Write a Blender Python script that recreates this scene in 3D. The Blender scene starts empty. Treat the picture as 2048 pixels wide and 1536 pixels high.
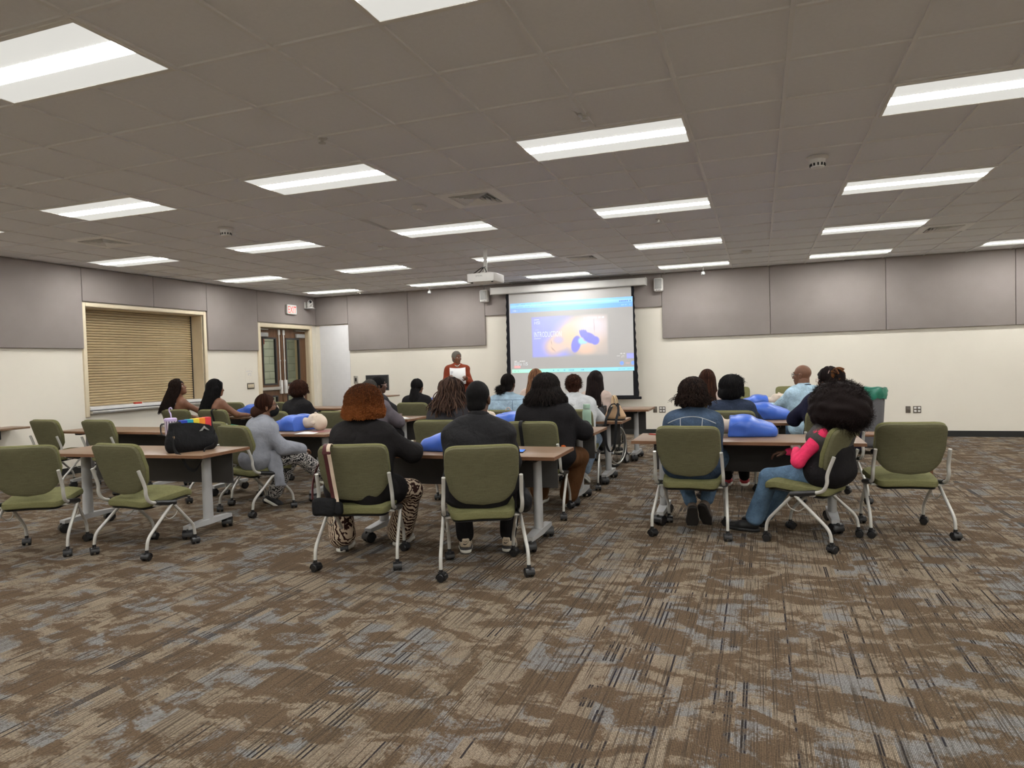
import bpy, bmesh, math, random
import numpy as np
from mathutils import Matrix, Vector

rng = np.random.default_rng(7)
random.seed(7)
SC = bpy.context.scene
COL = SC.collection
R = math.radians

# ------------------------------------------------------------------ camera, world, exposure
CAM_Z = 1.437
cam_data = bpy.data.cameras.new('camera')
cam_data.sensor_width = 36.0
cam_data.lens = 36.0 * 1377.6 / 2048.0
cam_data.clip_start = 0.05
cam_data.clip_end = 100
cam = bpy.data.objects.new('camera', cam_data)
COL.objects.link(cam)
def cam_rotation(yaw, pitch, roll):
    return (Matrix.Rotation(yaw, 3, 'Z') @ Matrix.Rotation(pitch, 3, 'X') @ Matrix.Rotation(roll, 3, 'Y'))
_r = cam_rotation(R(19.801), R(-1.725), R(1.651))
_m = Matrix((_r.col[0], _r.col[2], -_r.col[1])).transposed()
cam.matrix_world = Matrix.Translation((1.656, 0.148, CAM_Z)) @ _m.to_4x4()
SC.camera = cam
w = bpy.data.worlds.new('world')
w.use_nodes = True
w.node_tree.nodes['Background'].inputs[0].default_value = (0.5, 0.5, 0.48, 1)
w.node_tree.nodes['Background'].inputs[1].default_value = 0.05
SC.world = w
SC.view_settings.view_transform = 'Standard'
SC.view_settings.look = 'None'
SC.view_settings.gamma = 1.0
SC.view_settings.use_curve_mapping = False
SC.view_settings.exposure = 0.0
LAMP_CENTRE, LAMP_SIDE = 59.0, 0.66      # radiance of the troffers' centre lens and side reflectors
SC.cycles.use_denoising = True
SC.cycles.max_bounces = 8
SC.cycles.diffuse_bounces = 5
SC.cycles.sample_clamp_indirect = 6.0

# ------------------------------------------------------------------ materials
def lin(c):
    return tuple(((v / 255.0) / 12.92 if v / 255.0 <= 0.04045 else ((v / 255.0 + 0.055) / 1.055) ** 2.4) for v in c)
class NT:
    """tiny node helper"""
    def __init__(self, name):
        self.m = bpy.data.materials.new(name); self.m.use_nodes = True
        self.t = self.m.node_tree; self.p = self.t.nodes['Principled BSDF']
    def n(self, kind, **kw):
        nd = self.t.nodes.new(kind)
        for k, v in kw.items():
            if k in nd.inputs.keys(): self.set(nd.inputs[k], v)
            else: setattr(nd, k, v)
        return nd
    def set(self, sock, v):
        if isinstance(v, bpy.types.NodeSocket): self.t.links.new(v, sock)
        elif isinstance(v, tuple) and len(v) == 3 and sock.type == 'RGBA': sock.default_value = (*v, 1)
        else: sock.default_value = v
    def coord(self, kind='Object', scale=(1, 1, 1), rot=(0, 0, 0), loc=(0, 0, 0)):
        tc = self.n('ShaderNodeTexCoord')
        mp = self.n('ShaderNodeMapping')
        self.t.links.new(tc.outputs[kind], mp.inputs[0])
        mp.inputs['Scale'].default_value = scale; mp.inputs['Rotation'].default_value = rot
        mp.inputs['Location'].default_value = loc
        return mp.outputs[0]
    def noise(self, vec, scale=5, detail=2, rough=0.5, dist=0.0):
        nd = self.n('ShaderNodeTexNoise', Scale=scale, Detail=detail, Roughness=rough, Distortion=dist)
        self.t.links.new(vec, nd.inputs['Vector']); return nd.outputs['Fac']
    def math(self, op, a, b=0.0, c=None):
        nd = self.n('ShaderNodeMath', operation=op)
        self.set(nd.inputs[0], a); self.set(nd.inputs[1], b)
        if c is not None: self.set(nd.inputs[2], c)
        return nd.outputs[0]
    def ramp(self, fac, stops, interp='LINEAR'):
        nd = self.n('ShaderNodeValToRGB'); nd.color_ramp.interpolation = interp
        e = nd.color_ramp.elements
        while len(e) < len(stops): e.new(0.5)
        for el, (p, c) in zip(e, stops): el.position = p; el.color = (*c, 1)
        self.t.links.new(fac, nd.inputs[0]); return nd.outputs[0]
    def mix(self, fac, a, b):
        nd = self.n('ShaderNodeMix', data_type='RGBA')
        self.set(nd.inputs[0], fac)
        for i, v in ((6, a), (7, b)):
            if isinstance(v, tuple): nd.inputs[i].default_value = (*v[:3], 1)
            else: self.t.links.new(v, nd.inputs[i])
        return nd.outputs[2]
    def bump(self, h, strength=0.3, dist=0.01):
        nd = self.n('ShaderNodeBump', Strength=strength, Distance=dist)
        self.t.links.new(h, nd.inputs['Height']); self.t.links.new(nd.outputs[0], self.p.inputs['Normal'])
    def out(self, color=None, rough=0.5, spec=0.3, metal=0.0, emit=None, estr=0.0):
        p = self.p
        if color is not None: self.set(p.inputs['Base Color'], color)
        self.set(p.inputs['Roughness'], rough); p.inputs['Specular IOR Level'].default_value = spec
        p.inputs['Metallic'].default_value = metal
        if emit is not None:
            self.set(p.inputs['Emission Color'], emit); p.inputs['Emission Strength'].default_value = estr
        return self.m

def plain(name, c, rough=0.5, spec=0.3, metal=0.0, var=0.12, vscale=9.0, bump=0.0, bscale=120.0):
    """one colour with a slight procedural unevenness"""
    t = NT(name); v = t.coord()
    f = t.noise(v, vscale, 3)
    a = tuple(min(1, x * (1 - var)) for x in c); b = tuple(min(1, x * (1 + var)) for x in c)
    colr = t.ramp(f, [(0.3, a), (0.7, b)])
    if bump: t.bump(t.noise(v, bscale, 2), bump, 0.004)
    return t.out(colr, rough, spec, metal)
def cloth(name, c, rough=0.9, var=0.18, weave=260.0, folds=0.25):
    t = NT(name); v = t.coord()
    f = t.noise(v, 7, 4, 0.6)
    fine = t.noise(v, weave, 1)
    f2 = t.math('ADD', t.math('MULTIPLY', f, 0.7), t.math('MULTIPLY', fine, 0.3))
    a = tuple(x * (1 - var) for x in c); b = tuple(min(1, x * (1 + var)) for x in c)
    colr = t.ramp(f2, [(0.35, a), (0.65, b)])
    h = t.math('ADD', t.math('MULTIPLY', t.noise(v, 11, 3, 0.55, 0.6), 1.0), t.math('MULTIPLY', fine, 0.06))
    t.bump(h, folds, 0.05)
    return t.out(colr, rough, 0.12)
def denim(name, c):
    t = NT(name); v = t.coord()
    worn = t.noise(v, 6, 5, 0.65)
    weave = t.noise(t.coord(scale=(1, 1, 0.25)), 320, 1)
    f = t.math('ADD', t.math('MULTIPLY', worn, 0.75), t.math('MULTIPLY', weave, 0.25))
    colr = t.ramp(f, [(0.32, tuple(x * 0.6 for x in c)), (0.52, c), (0.72, tuple(min(1, x * 1.7) for x in c))])
    t.bump(t.noise(v, 13, 3, 0.6, 0.8), 0.35, 0.05)
    return t.out(colr, 0.85, 0.1)
def emission(name, c, s):
    t = NT(name)
    return t.out(tuple(min(1, x * 0.3) for x in c), 0.6, 0.1, 0, c, s)

M = {}
M['wall'] = plain('wall paint', (0.76, 0.72, 0.63), 0.75, 0.25, var=0.02, vscale=1.5, bump=0.04, bscale=220)
M['wall_pale'] = plain('pale board', (0.72, 0.715, 0.72), 0.5, 0.3, var=0.02)
M['trim'] = plain('cream trim', (0.72, 0.63, 0.46), 0.45, 0.4, var=0.03)
M['jamb'] = plain('tan jamb', (0.60, 0.50, 0.34), 0.5, 0.35, var=0.03)
M['base'] = plain('black rubber base', (0.018, 0.018, 0.017), 0.55, 0.35)
def acoustic():
    t = NT('acoustic fabric'); v = t.coord()
    f = t.noise(v, 420, 2); g = t.noise(v, 2.5, 3)
    k = t.math('ADD', t.math('MULTIPLY', f, 0.55), t.math('MULTIPLY', g, 0.45))
    c = t.ramp(k, [(0.3, (0.275, 0.243, 0.232)), (0.7, (0.335, 0.297, 0.283))])
    t.bump(f, 0.25, 0.003)
    return t.out(c, 0.95, 0.08)
M['acoustic'] = acoustic()
def tile_mat():
    t = NT('ceiling tile'); v = t.coord('Generated'); o = t.coord()
    info = t.n('ShaderNodeObjectInfo')
    f = t.noise(o, 190, 3, 0.7); g = t.noise(o, 38, 4, 0.6)
    k = t.math('ADD', t.math('MULTIPLY', f, 0.5), t.math('MULTIPLY', g, 0.5))
    c = t.ramp(k, [(0.3, (0.80, 0.81, 0.83)), (0.7, (0.86, 0.87, 0.89))])
    c2 = t.mix(t.math('MULTIPLY', info.outputs['Random'], 0.10), c, (0.68, 0.68, 0.68))
    t.bump(f, 0.35, 0.004)
    return t.out(c2, 0.95, 0.1)
M['tile'] = tile_mat()
M['gridbar'] = plain('ceiling grid enamel', (0.80, 0.80, 0.80), 0.5, 0.3, var=0.02)
M['deck'] = plain('dark plenum', (0.03, 0.03, 0.03), 0.9, 0.1)
M['lens'] = emission('lamp centre lens', (1.0, 0.992, 0.965), LAMP_CENTRE)
M['reflector'] = emission('lamp side reflector', (1.0, 0.99, 0.93), LAMP_SIDE)
M['fixture'] = plain('white enamel', (0.80, 0.79, 0.75), 0.4, 0.4, var=0.02)
M['white_plastic'] = plain('white plastic', (0.72, 0.71, 0.68), 0.4, 0.4, var=0.03)
M['grey_plastic'] = plain('grey plastic', (0.30, 0.30, 0.29), 0.5, 0.4)
M['dark_plastic'] = plain('dark plastic', (0.03, 0.03, 0.032), 0.4, 0.45)
M['black_plastic'] = plain('black plastic', (0.010, 0.010, 0.011), 0.35, 0.5)
M['steel'] = plain('brushed steel', (0.60, 0.59, 0.56), 0.35, 0.5, 0.85, var=0.06, vscale=30)
M['counter'] = plain('counter laminate', (0.66, 0.66, 0.65), 0.4, 0.4, var=0.03)
M['glass_dark'] = plain('dark screen glass', (0.02, 0.021, 0.023), 0.25, 0.5)

def carpet():
    """ribbed carpet: brown ground, tan and blue-grey patches cut square along the ribs, thin navy threads along the length"""
    t = NT('patterned carpet')
    tc = t.n('ShaderNodeTexCoord'); sp = t.n('ShaderNodeSeparateXYZ'); t.t.links.new(tc.outputs['Object'], sp.inputs[0])
    X, Y = sp.outputs[0], sp.outputs[1]
    def snap(v, s): return t.math('FLOOR', t.math('DIVIDE', v, s))
    def wn(*vals):
        c = t.n('ShaderNodeCombineXYZ')
        for i, q in enumerate(vals): t.set(c.inputs[i], q)
        nd = t.n('ShaderNodeTexWhiteNoise', noise_dimensions='3D'); t.t.links.new(c.outputs[0], nd.inputs['Vector'])
        return nd.outputs['Value']
    def nz(x, y, z, scale, detail=3, rough=0.6, dist=0.0):
        c = t.n('ShaderNodeCombineXYZ')
        for i, q in enumerate((x, y, z)): t.set(c.inputs[i], q)
        return t.noise(c.outputs[0], scale, detail, rough, dist)
    colw = 0.14
    ci = snap(X, colw)
    off = t.math('MULTIPLY', wn(ci, 3.1, 0.0), 40.0)
    speck = nz(t.math('MULTIPLY', X, 1.6), Y, 0.0, 48.0, 4, 0.75)
    sp0 = t.math('SUBTRACT', speck, 0.5)
    half = snap(t.math('ADD', X, 0.07), 0.46)
    # brown flakes against the light ground: lens shapes, ragged edges, a small shift from plank to plank
    patch = nz(t.math('MULTIPLY', X, 0.85), t.math('ADD', t.math('MULTIPLY', Y, 1.35), t.math('MULTIPLY', wn(half, 8.0, 1.0), 0.35)), t.math('MULTIPLY', half, 0.9), 4.9, 4, 0.55, 0.9)
    pm = t.math('ADD', patch, t.math('MULTIPLY', sp0, 0.46))
    light_m = t.ramp(pm, [(0.46, (0, 0, 0)), (0.545, (1, 1, 1))])
    # blue-grey blocks with hard sides along the ribs
    block = nz(t.math('MULTIPLY', ci, 7.7), t.math('ADD', t.math('MULTIPLY', Y, 1.1), off), 5.0, 3.1, 3, 0.5, 0.3)
    block = t.math('ADD', block, t.math('MULTIPLY', sp0, 0.26))
    grey_m = t.ramp(block, [(0.51, (0, 0, 0)), (0.57, (1, 1, 1))])
    brown = t.mix(nz(X, Y, 2.0, 1.3), (0.150, 0.101, 0.061), (0.200, 0.140, 0.089))
    tan = t.mix(nz(X, Y, 9.0, 3.3, 4), (0.265, 0.205, 0.145), (0.48, 0.395, 0.295))
    grey = t.mix(nz(X, Y, 4.0, 3.0, 3), (0.25, 0.245, 0.238), (0.385, 0.377, 0.368))
    base = t.mix(light_m, brown, t.mix(grey_m, tan, grey))
    # fine ribs along the length, dark gaps between them
    thr = 0.0115
    ti = snap(X, thr)
    pick = t.math('GREATER_THAN', t.math('ADD', wn(ti, 6.0, 2.0), t.math('MULTIPLY', wn(snap(X, 0.115), 2.0, 9.0), 0.34)), 0.99)
    seg = t.math('GREATER_THAN', nz(t.math('MULTIPLY', snap(X, 0.0575), 13.37), t.math('MULTIPLY', Y, 1.0), 1.0, 1.5, 1, 0.4), 0.50)
    keep = t.math('ADD', t.math('MULTIPLY', light_m, 0.9), 0.12)
    sel = t.math('MULTIPLY', t.math('MULTIPLY', pick, seg), keep)
    fx = t.math('FRACT', t.math('DIVIDE', X, thr))
    inner = t.math('MULTIPLY', t.math('GREATER_THAN', fx, 0.12), t.math('LESS_THAN', fx, 0.80))
    sel = t.math('MULTIPLY', sel, inner)
    navy = t.mix(wn(ti, 1.0, 2.0), (0.014, 0.016, 0.030), (0.030, 0.027, 0.027))
    soft = nz(t.math('MULTIPLY', snap(X, 0.00575), 5.31), t.math('MULTIPLY', Y, 1.0), 3.0, 2.0, 2, 0.5)
    rib_m = t.ramp(soft, [(0.50, (0, 0, 0)), (0.66, (0.75, 0.75, 0.75))])
    base = t.mix(rib_m, base, (0.070, 0.054, 0.040))
    base = t.mix(sel, base, navy)
    loop = nz(t.math('MULTIPLY', X, 1.0), t.math('MULTIPLY', Y, 0.75), 0.0, 150.0, 3, 0.75)
    base = t.mix(t.ramp(loop, [(0.33, (0.66, 0.66, 0.66)), (0.60, (0, 0, 0))]), base, (0.030, 0.023, 0.017))
    rx = t.math('ABSOLUTE', t.math('SUBTRACT', t.math('FRACT', t.math('DIVIDE', X, 0.00575)), 0.5))
    base = t.mix(t.ramp(rx, [(0.22, (0, 0, 0)), (0.48, (0.80, 0.80, 0.80))]), base, (0.028, 0.021, 0.015))
    h = t.math('ADD', t.math('MULTIPLY', rx, -1.0), t.math('MULTIPLY', loop, 0.6))
    t.bump(h, 0.6, 0.006)
    return t.out(base, 0.97, 0.06)
M['carpet'] = carpet()

def wood(name, a, b, scale=1.0, rough=0.4, axis='X'):
    t = NT(name)
    sc = (0.6, 9, 9) if axis == 'X' else ((9, 9, 0.6) if axis == 'Z' else (9, 0.6, 9))
    v = t.coord(scale=tuple(s * scale for s in sc))
    f = t.noise(v, 3.0, 6, 0.65, 0.6)
    c = t.ramp(f, [(0.3, a), (0.7, b)])
    t.bump(f, 0.05, 0.002)
    return t.out(c, rough, 0.35)
M['tabletop'] = wood('walnut laminate', (0.175, 0.108, 0.064), (0.245, 0.158, 0.100), 1.0, 0.38)
M['table_edge'] = wood('walnut edge band', (0.155, 0.075, 0.038), (0.21, 0.105, 0.055), 1.0, 0.45)
M['door_wood'] = wood('dark oak door', (0.095, 0.048, 0.024), (0.17, 0.09, 0.047), 1.2, 0.42, 'Z')
M['table_metal'] = plain('silver powder coat', (0.44, 0.445, 0.445), 0.42, 0.4, 0.1, var=0.03)
M['modesty'] = plain('charcoal modesty panel', (0.060, 0.057, 0.055), 0.6, 0.3, var=0.05)
M['chair_metal'] = plain('warm silver tube', (0.50, 0.49, 0.455), 0.36, 0.45, 0.15, var=0.03)
def upholstery(name, lo_, hi_):
    t = NT(name); v = t.coord(scale=(1, 1, 3.2)); o = t.coord()
    f = t.noise(v, 120, 3, 0.7); g = t.noise(t.coord(scale=(0.35, 1, 6)), 40, 2)
    k = t.math('ADD', t.math('MULTIPLY', f, 0.55), t.math('MULTIPLY', g, 0.45))
    c = t.ramp(k, [(0.3, lo_), (0.7, hi_)])
    t.bump(f, 0.3, 0.003)
    return t.out(c, 0.95, 0.1)
M['green'] = upholstery('green woven upholstery', (0.118, 0.116, 0.050), (0.200, 0.194, 0.094))
M['green_back'] = upholstery('green woven back panel', (0.090, 0.085, 0.048), (0.155, 0.147, 0.085))

# ------------------------------------------------------------------ mesh helpers
def link(o, parent=None):
    COL.objects.link(o)
    if parent is not None: o.parent = parent
    return o
def mesh_np(name, V, F, smooth=True):
    """V (n,3), F (m,k)"""
    me = bpy.data.meshes.new(name)
    V = np.asarray(V, dtype=np.float32); F = np.asarray(F, dtype=np.int32)
    n, k = F.shape
    me.vertices.add(len(V)); me.vertices.foreach_set('co', V.ravel())
    me.loops.add(n * k); me.loops.foreach_set('vertex_index', F.ravel())
    me.polygons.add(n); me.polygons.foreach_set('loop_start', np.arange(0, n * k, k, dtype=np.int32))
    me.update(calc_edges=True); me.validate()
    me.polygons.foreach_set('use_smooth', np.full(len(me.polygons), smooth))
    return me
class MB:
    """collects simple solids; build() links them as one mesh object"""
    def __init__(self): self.v = []; self.f = []; self.sm = []; self.mi = []; self.cur = 0
    def add(self, V, F, smooth=False):
        o = len(self.v); self.v += [tuple(map(float, p)) for p in V]
        for q in F: self.f.append([o + i for i in q]); self.sm.append(smooth); self.mi.append(self.cur)
        return self
    def box(self, a, b):
        x0, y0, z0 = a; x1, y1, z1 = b
        V = [(x0, y0, z0), (x1, y0, z0), (x1, y1, z0), (x0, y1, z0), (x0, y0, z1), (x1, y0, z1), (x1, y1, z1), (x0, y1, z1)]
        return self.add(V, [(3, 2, 1, 0), (4, 5, 6, 7), (0, 1, 5, 4), (1, 2, 6, 5), (2, 3, 7, 6), (3, 0, 4, 7)])
    def rbox(self, a, b, r=0.01, seg=2, mat=None):
        """bevelled box"""
        bm = bmesh.new(); bmesh.ops.create_cube(bm, size=1)
        c = [(p + q) / 2 for p, q in zip(a, b)]; s = [abs(q - p) for p, q in zip(a, b)]
        for v in bm.verts: v.co = Vector((c[0] + v.co.x * s[0], c[1] + v.co.y * s[1], c[2] + v.co.z * s[2]))
        bmesh.ops.bevel(bm, geom=list(bm.edges), offset=min(r, min(s) * 0.49), segments=seg, profile=0.5, affect='EDGES')
        if mat is not None: bmesh.ops.transform(bm, matrix=mat, verts=bm.verts)
        bm.verts.index_update()
        self.add([v.co[:] for v in bm.verts], [[v.index for v in f.verts] for f in bm.faces], True); bm.free(); return self
    def obox(self, m, s):
        x, y, z = [q / 2 for q in s]
        V = [m @ Vector(p) for p in [(-x, -y, -z), (x, -y, -z), (x, y, -z), (-x, y, -z), (-x, -y, z), (x, -y, z), (x, y, z), (-x, y, z)]]
        return self.add(V, [(3, 2, 1, 0), (4, 5, 6, 7), (0, 1, 5, 4), (1, 2, 6, 5), (2, 3, 7, 6), (3, 0, 4, 7)])
    def tube(self, pts, r, k=8, caps=True, closed=False):
        pts = [Vector(p) for p in pts]; n = len(pts)
        rr = r if hasattr(r, '__len__') else [r] * n
        V, F = [], []; ref = None
        for i, p in enumerate(pts):
            if closed: tg = pts[(i + 1) % n] - pts[i - 1]
            else: tg = pts[min(i + 1, n - 1)] - pts[max(i - 1, 0)]
            tg.normalize()
            if ref is None:
                ref = Vector((0, 0, 1)) if abs(tg.z) < 0.9 else Vector((1, 0, 0))
            u = (ref - tg * ref.dot(tg)).normalized(); ref = u; w_ = tg.cross(u)
            for j in range(k):
                a = 2 * math.pi * j / k
                V.append(p + (u * math.cos(a) + w_ * math.sin(a)) * rr[i])
        for i in range(n if closed else n - 1):
            for j in range(k):
                a, b = i * k + j, i * k + (j + 1) % k
                i2 = ((i + 1) % n) * k
                F.append((a, b, i2 + (j + 1) % k, i2 + j))
        if caps and not closed:
            F.append(tuple(range(k - 1, -1, -1))); F.append(tuple((n - 1) * k + j for j in range(k)))
        return self.add(V, F, True)
    def lathe(self, prof, k=20, centre=(0, 0, 0), axis='Z', cap=True):
        V, F = [], []; n = len(prof)
        for (r, z) in prof:
            for j in range(k):
                a = 2 * math.pi * j / k; c, s = r * math.cos(a), r * math.sin(a)
                p = (c, s, z) if axis == 'Z' else ((z, c, s) if axis == 'X' else (s, z, c))
                V.append(tuple(q + o for q, o in zip(p, centre)))
        for i in range(n - 1):
            for j in range(k): F.append((i * k + j, i * k + (j + 1) % k, (i + 1) * k + (j + 1) % k, (i + 1) * k + j))
        if cap:
            F.append(tuple(range(k - 1, -1, -1))); F.append(tuple((n - 1) * k + j for j in range(k)))
        return self.add(V, F, True)
    def build(self, name, mat, parent=None, sharp=None):
        me = bpy.data.meshes.new(name); me.from_pydata(self.v, [], self.f)
        mats = mat if isinstance(mat, (list, tuple)) else [mat]
        for m_ in mats: me.materials.append(m_)
        me.polygons.foreach_set('use_smooth', self.sm); me.polygons.foreach_set('material_index', self.mi); me.update()
        bm = bmesh.new(); bm.from_mesh(me); bmesh.ops.recalc_face_normals(bm, faces=bm.faces)
        ang = sharp or R(40)
        for e in bm.edges:
            if len(e.link_faces) == 2 and e.calc_face_angle(0) > ang: e.smooth = False
        bm.to_mesh(me); bm.free()
        return link(bpy.data.objects.new(name, me), parent)
def fillet(pts, r=0.05, n=5):
    """round the corners of a polyline"""
    P = [Vector(p) for p in pts]; out = [P[0]]
    for i in range(1, len(P) - 1):
        a, b, c = P[i - 1], P[i], P[i + 1]
        d1 = min(r, (a - b).length * 0.48); d2 = min(r, (c - b).length * 0.48)
        p1 = b + (a - b).normalized() * d1; p2 = b + (c - b).normalized() * d2
        for k in range(n + 1):
            t = k / n; out.append(p1 * (1 - t) ** 2 + b * 2 * t * (1 - t) + p2 * t * t)
    return out + [P[-1]]
def curve_pts(pts, n=8):
    """Catmull-Rom through the points"""
    P = [Vector(p) for p in pts]; P = [P[0] * 2 - P[1]] + P + [P[-1] * 2 - P[-2]]; out = []
    for i in range(1, len(P) - 2):
        for k in range(n):
            t = k / n; a, b, c, d = P[i - 1], P[i], P[i + 1], P[i + 2]
            out.append(0.5 * ((2 * b) + (c - a) * t + (2 * a - 5 * b + 4 * c - d) * t * t + (3 * b - a - 3 * c + d) * t ** 3))
    return out + [P[-2]]
def tag(o, label=None, cat=None, group=None, kind=None):
    if label: o['label'] = label
    if cat: o['category'] = cat
    if group: o['group'] = group
    if kind: o['kind'] = kind
    return o
def thing(name, label, cat, loc=(0, 0, 0), rz=0.0, group=None):
    o = bpy.data.objects.new(name, None); o.empty_display_size = 0.1
    link(o); o.location = loc; o.rotation_euler = (0, 0, rz)
    return tag(o, label, cat, group)
KIDS = {}
def kids(o):
    return list(o.children)
def dup(o, parent=None):
    c = o.copy(); link(c)
    c.parent = parent
    for k in kids(o): dup(k, c)
    return c
def text(name, body, size, loc, rot, mat, parent=None, sx=1.0, align='LEFT', ext=0.0):
    cu = bpy.data.curves.new(name, 'FONT'); cu.body = body; cu.size = size; cu.align_x = align; cu.extrude = ext
    cu.resolution_u = 2
    cu.materials.append(mat)
    tmp = bpy.data.objects.new(name, cu); COL.objects.link(tmp); bpy.context.view_layer.update()
    me = bpy.data.meshes.new_from_object(tmp.evaluated_get(bpy.context.evaluated_depsgraph_get())); bpy.data.objects.remove(tmp); bpy.data.curves.remove(cu)
    o = link(bpy.data.objects.new(name, me), parent); o.location = loc; o.rotation_euler = rot; o.scale = (sx, 1, 1)
    return o
# ================================================================== THE ROOM
T = 0.6096
XL, XR, YB, YF, ZC = -7.84, 9.40, -4.0, 13.43, 3.049
def structure(o): return tag(o, kind='structure')
m = MB().box((XL - 0.4, YB - 0.3, -0.2), (XR + 0.3, YF + 0.3, 0.0))
floor = structure(m.build('floor', M['carpet']))

# left wall with the counter opening and the double-door opening
SY0, SY1, SZ0, SZ1 = 7.72, 10.05, 0.86, 2.47
DY0, DY1, DZ1 = 11.52, 13.20, 2.33
m = MB()
for a, b, z0, z1 in ((YB - 0.3, SY0, 0, 3.2), (SY0, SY1, 0, SZ0), (SY0, SY1, SZ1, 3.2), (SY1, DY0, 0, 3.2), (DY0, DY1, DZ1, 3.2), (DY1, YF + 0.3, 0, 3.2)):
    m.box((XL - 0.4, a, z0), (XL, b, z1))
wall_left = structure(m.build('wall_left', M['wall']))
wall_front = structure(MB().box((XL, YF, 0), (XR + 0.3, YF + 0.3, 3.2)).build('wall_front', M['wall']))
wall_right = structure(MB().box((XR, YB - 0.3, 0), (XR + 0.3, YF, 3.2)).build('wall_right', M['wall']))
wall_back = structure(MB().box((XL, YB - 0.3, 0), (XR, YB, 3.2)).build('wall_back', M['wall']))
structure(MB().box((XL, YF - 0.012, 0), (XR, YF, 0.10)).build('baseboard_front', M['base']))
structure(MB().box((XL, YB, 0), (XL + 0.012, DY0 - 0.12, 0.10)).build('baseboard_left', M['base']))
structure(MB().box((XR - 0.012, YB, 0), (XR, YF, 0.10)).build('baseboard_right', M['base']))

# acoustic wall panels, each one a part of its wall
def panel_front(x0, x1, z0): MB().rbox((x0 + 0.003, YF - 0.05, z0), (x1 - 0.003, YF, ZC), 0.008).build('acoustic_panel', M['acoustic'], wall_front)
panel_front(-7.84, -6.95, 2.42)
for x0, x1 in ((-6.95, -5.45), (-5.45, -3.66)): panel_front(x0, x1, 1.825)
for x0, x1 in ((-3.66, -1.86), (-1.86, -0.06)): panel_front(x0, x1, 2.43)
for x0, x1 in ((-0.06, 1.85), (1.85, 3.70), (3.70, 5.56), (5.56, 7.42), (7.42, 9.40)): panel_front(x0, x1, 1.825)
def panel_left(y0, y1, z0): MB().rbox((XL, y0 + 0.003, z0), (XL + 0.05, y1 - 0.003, ZC), 0.008).build('acoustic_panel', M['acoustic'], wall_left)
for y0, y1 in ((-0.5, 1.9), (1.9, 4.8), (4.8, 7.66)): panel_left(y0, y1, 1.838)
for y0, y1 in ((7.66, 8.95), (8.95, 10.12)): panel_left(y0, y1, 2.545)
panel_left(10.12, 11.46, 1.838)
panel_left(11.46, 13.38, 2.42)
MB().rbox((-7.72, YF - 0.014, 0.10), (-6.95, YF, 2.40), 0.004).build('pale_board', M['wall_pale'], wall_front)

# roller shutter and counter in the left wall
trim = MB()
for a, b in (((XL - 0.02, SY0 - 0.06, SZ0 - 0.05), (XL + 0.03, SY0, SZ1 + 0.06)), ((XL - 0.02, SY1, SZ0 - 0.05), (XL + 0.03, SY1 + 0.06, SZ1 + 0.06)), ((XL - 0.02, SY0, SZ1), (XL + 0.03, SY1, SZ1 + 0.06))): trim.rbox(a, b, 0.006)
trim_1 = structure(trim.build('trim_1', M['trim']))
MB().box((XL - 0.34, SY1 - 0.012, SZ0), (XL - 0.02, SY1, SZ1)).build('jamb', M['jamb'], trim_1)
MB().box((XL - 0.34, SY0, SZ0), (XL - 0.02, SY0 + 0.012, SZ1)).build('jamb', M['jamb'], trim_1)
MB().box((XL - 0.34, SY0 + 0.012, SZ1 - 0.012), (XL - 0.02, SY1 - 0.012, SZ1)).build('jamb', M['jamb'], trim_1)
M['slat'] = plain('tan shutter slat', (0.42, 0.325, 0.185), 0.45, 0.35, 0.0, var=0.03)
sh = thing('roller_shutter', 'closed tan roller shutter over the counter opening in the side wall', 'shutter', (XL - 0.27, SY0, 0.0))
nsl, z0, z1 = 36, 0.955, SZ1 - 0.012
pitch = (z1 - z0) / nsl
slat_m = MB(); prof = [(-0.008, 0.001), (0.0, 0.006), (0.0035, pitch * 0.3), (0.0035, pitch * 0.7), (0.0, pitch - 0.007), (-0.008, pitch - 0.002), (-0.012, pitch - 0.002), (-0.012, 0.001)]
L_ = SY1 - SY0 - 0.03
V = [(x, 0.015, z) for x, z in prof] + [(x, 0.015 + L_, z) for x, z in prof]; n_ = len(prof)
slat_m.add(V, [(i, (i + 1) % n_, n_ + (i + 1) % n_, n_ + i) for i in range(n_)] + [tuple(range(n_))[::-1], tuple(range(n_, 2 * n_))], False)
slat = slat_m.build('slat', M['slat'], sh); slat.location.z = z0
for i in range(1, nsl):
    s2 = slat.copy(); link(s2, sh); s2.location.z = z0 + i * pitch
MB().box((-0.03, L_ + 0.006, z0), (0.02, L_ + 0.017, z1)).build('guide_rail', M['dark_plastic'], sh)
ct = thing('service_counter', 'pale grey counter ledge under the tan roller shutter', 'counter', (XL, SY0, 0))
MB().rbox((-0.30, 0.0, 0.91), (0.05, SY1 - SY0, 0.955), 0.006).build('top', M['counter'], ct)
MB().rbox((0.0, 0.0, 0.855), (0.085, SY1 - SY0, 0.898), 0.006).build('front_rail', M['steel'], ct)
MB().box((0.0, 0.005, 0.898), (0.03, SY1 - SY0 - 0.005, 0.91)).build('shadow_gap_strip', M['black_plastic'], ct)  # black strip stands in for the shadow in the gap below the top
mk = thing('marker_box', 'small red box lying on the counter ledge', 'box', (XL - 0.01, 8.60, 0.955))
M['red'] = plain('red plastic', (0.42, 0.045, 0.03), 0.5)
MB().rbox((-0.025, -0.065, 0.0), (0.025, 0.065, 0.028), 0.005).build('body', M['red'], mk)
MB().rbox((-0.022, 0.068, 0.002), (0.022, 0.085, 0.026), 0.004).build('cap', M['white_plastic'], mk)

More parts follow.
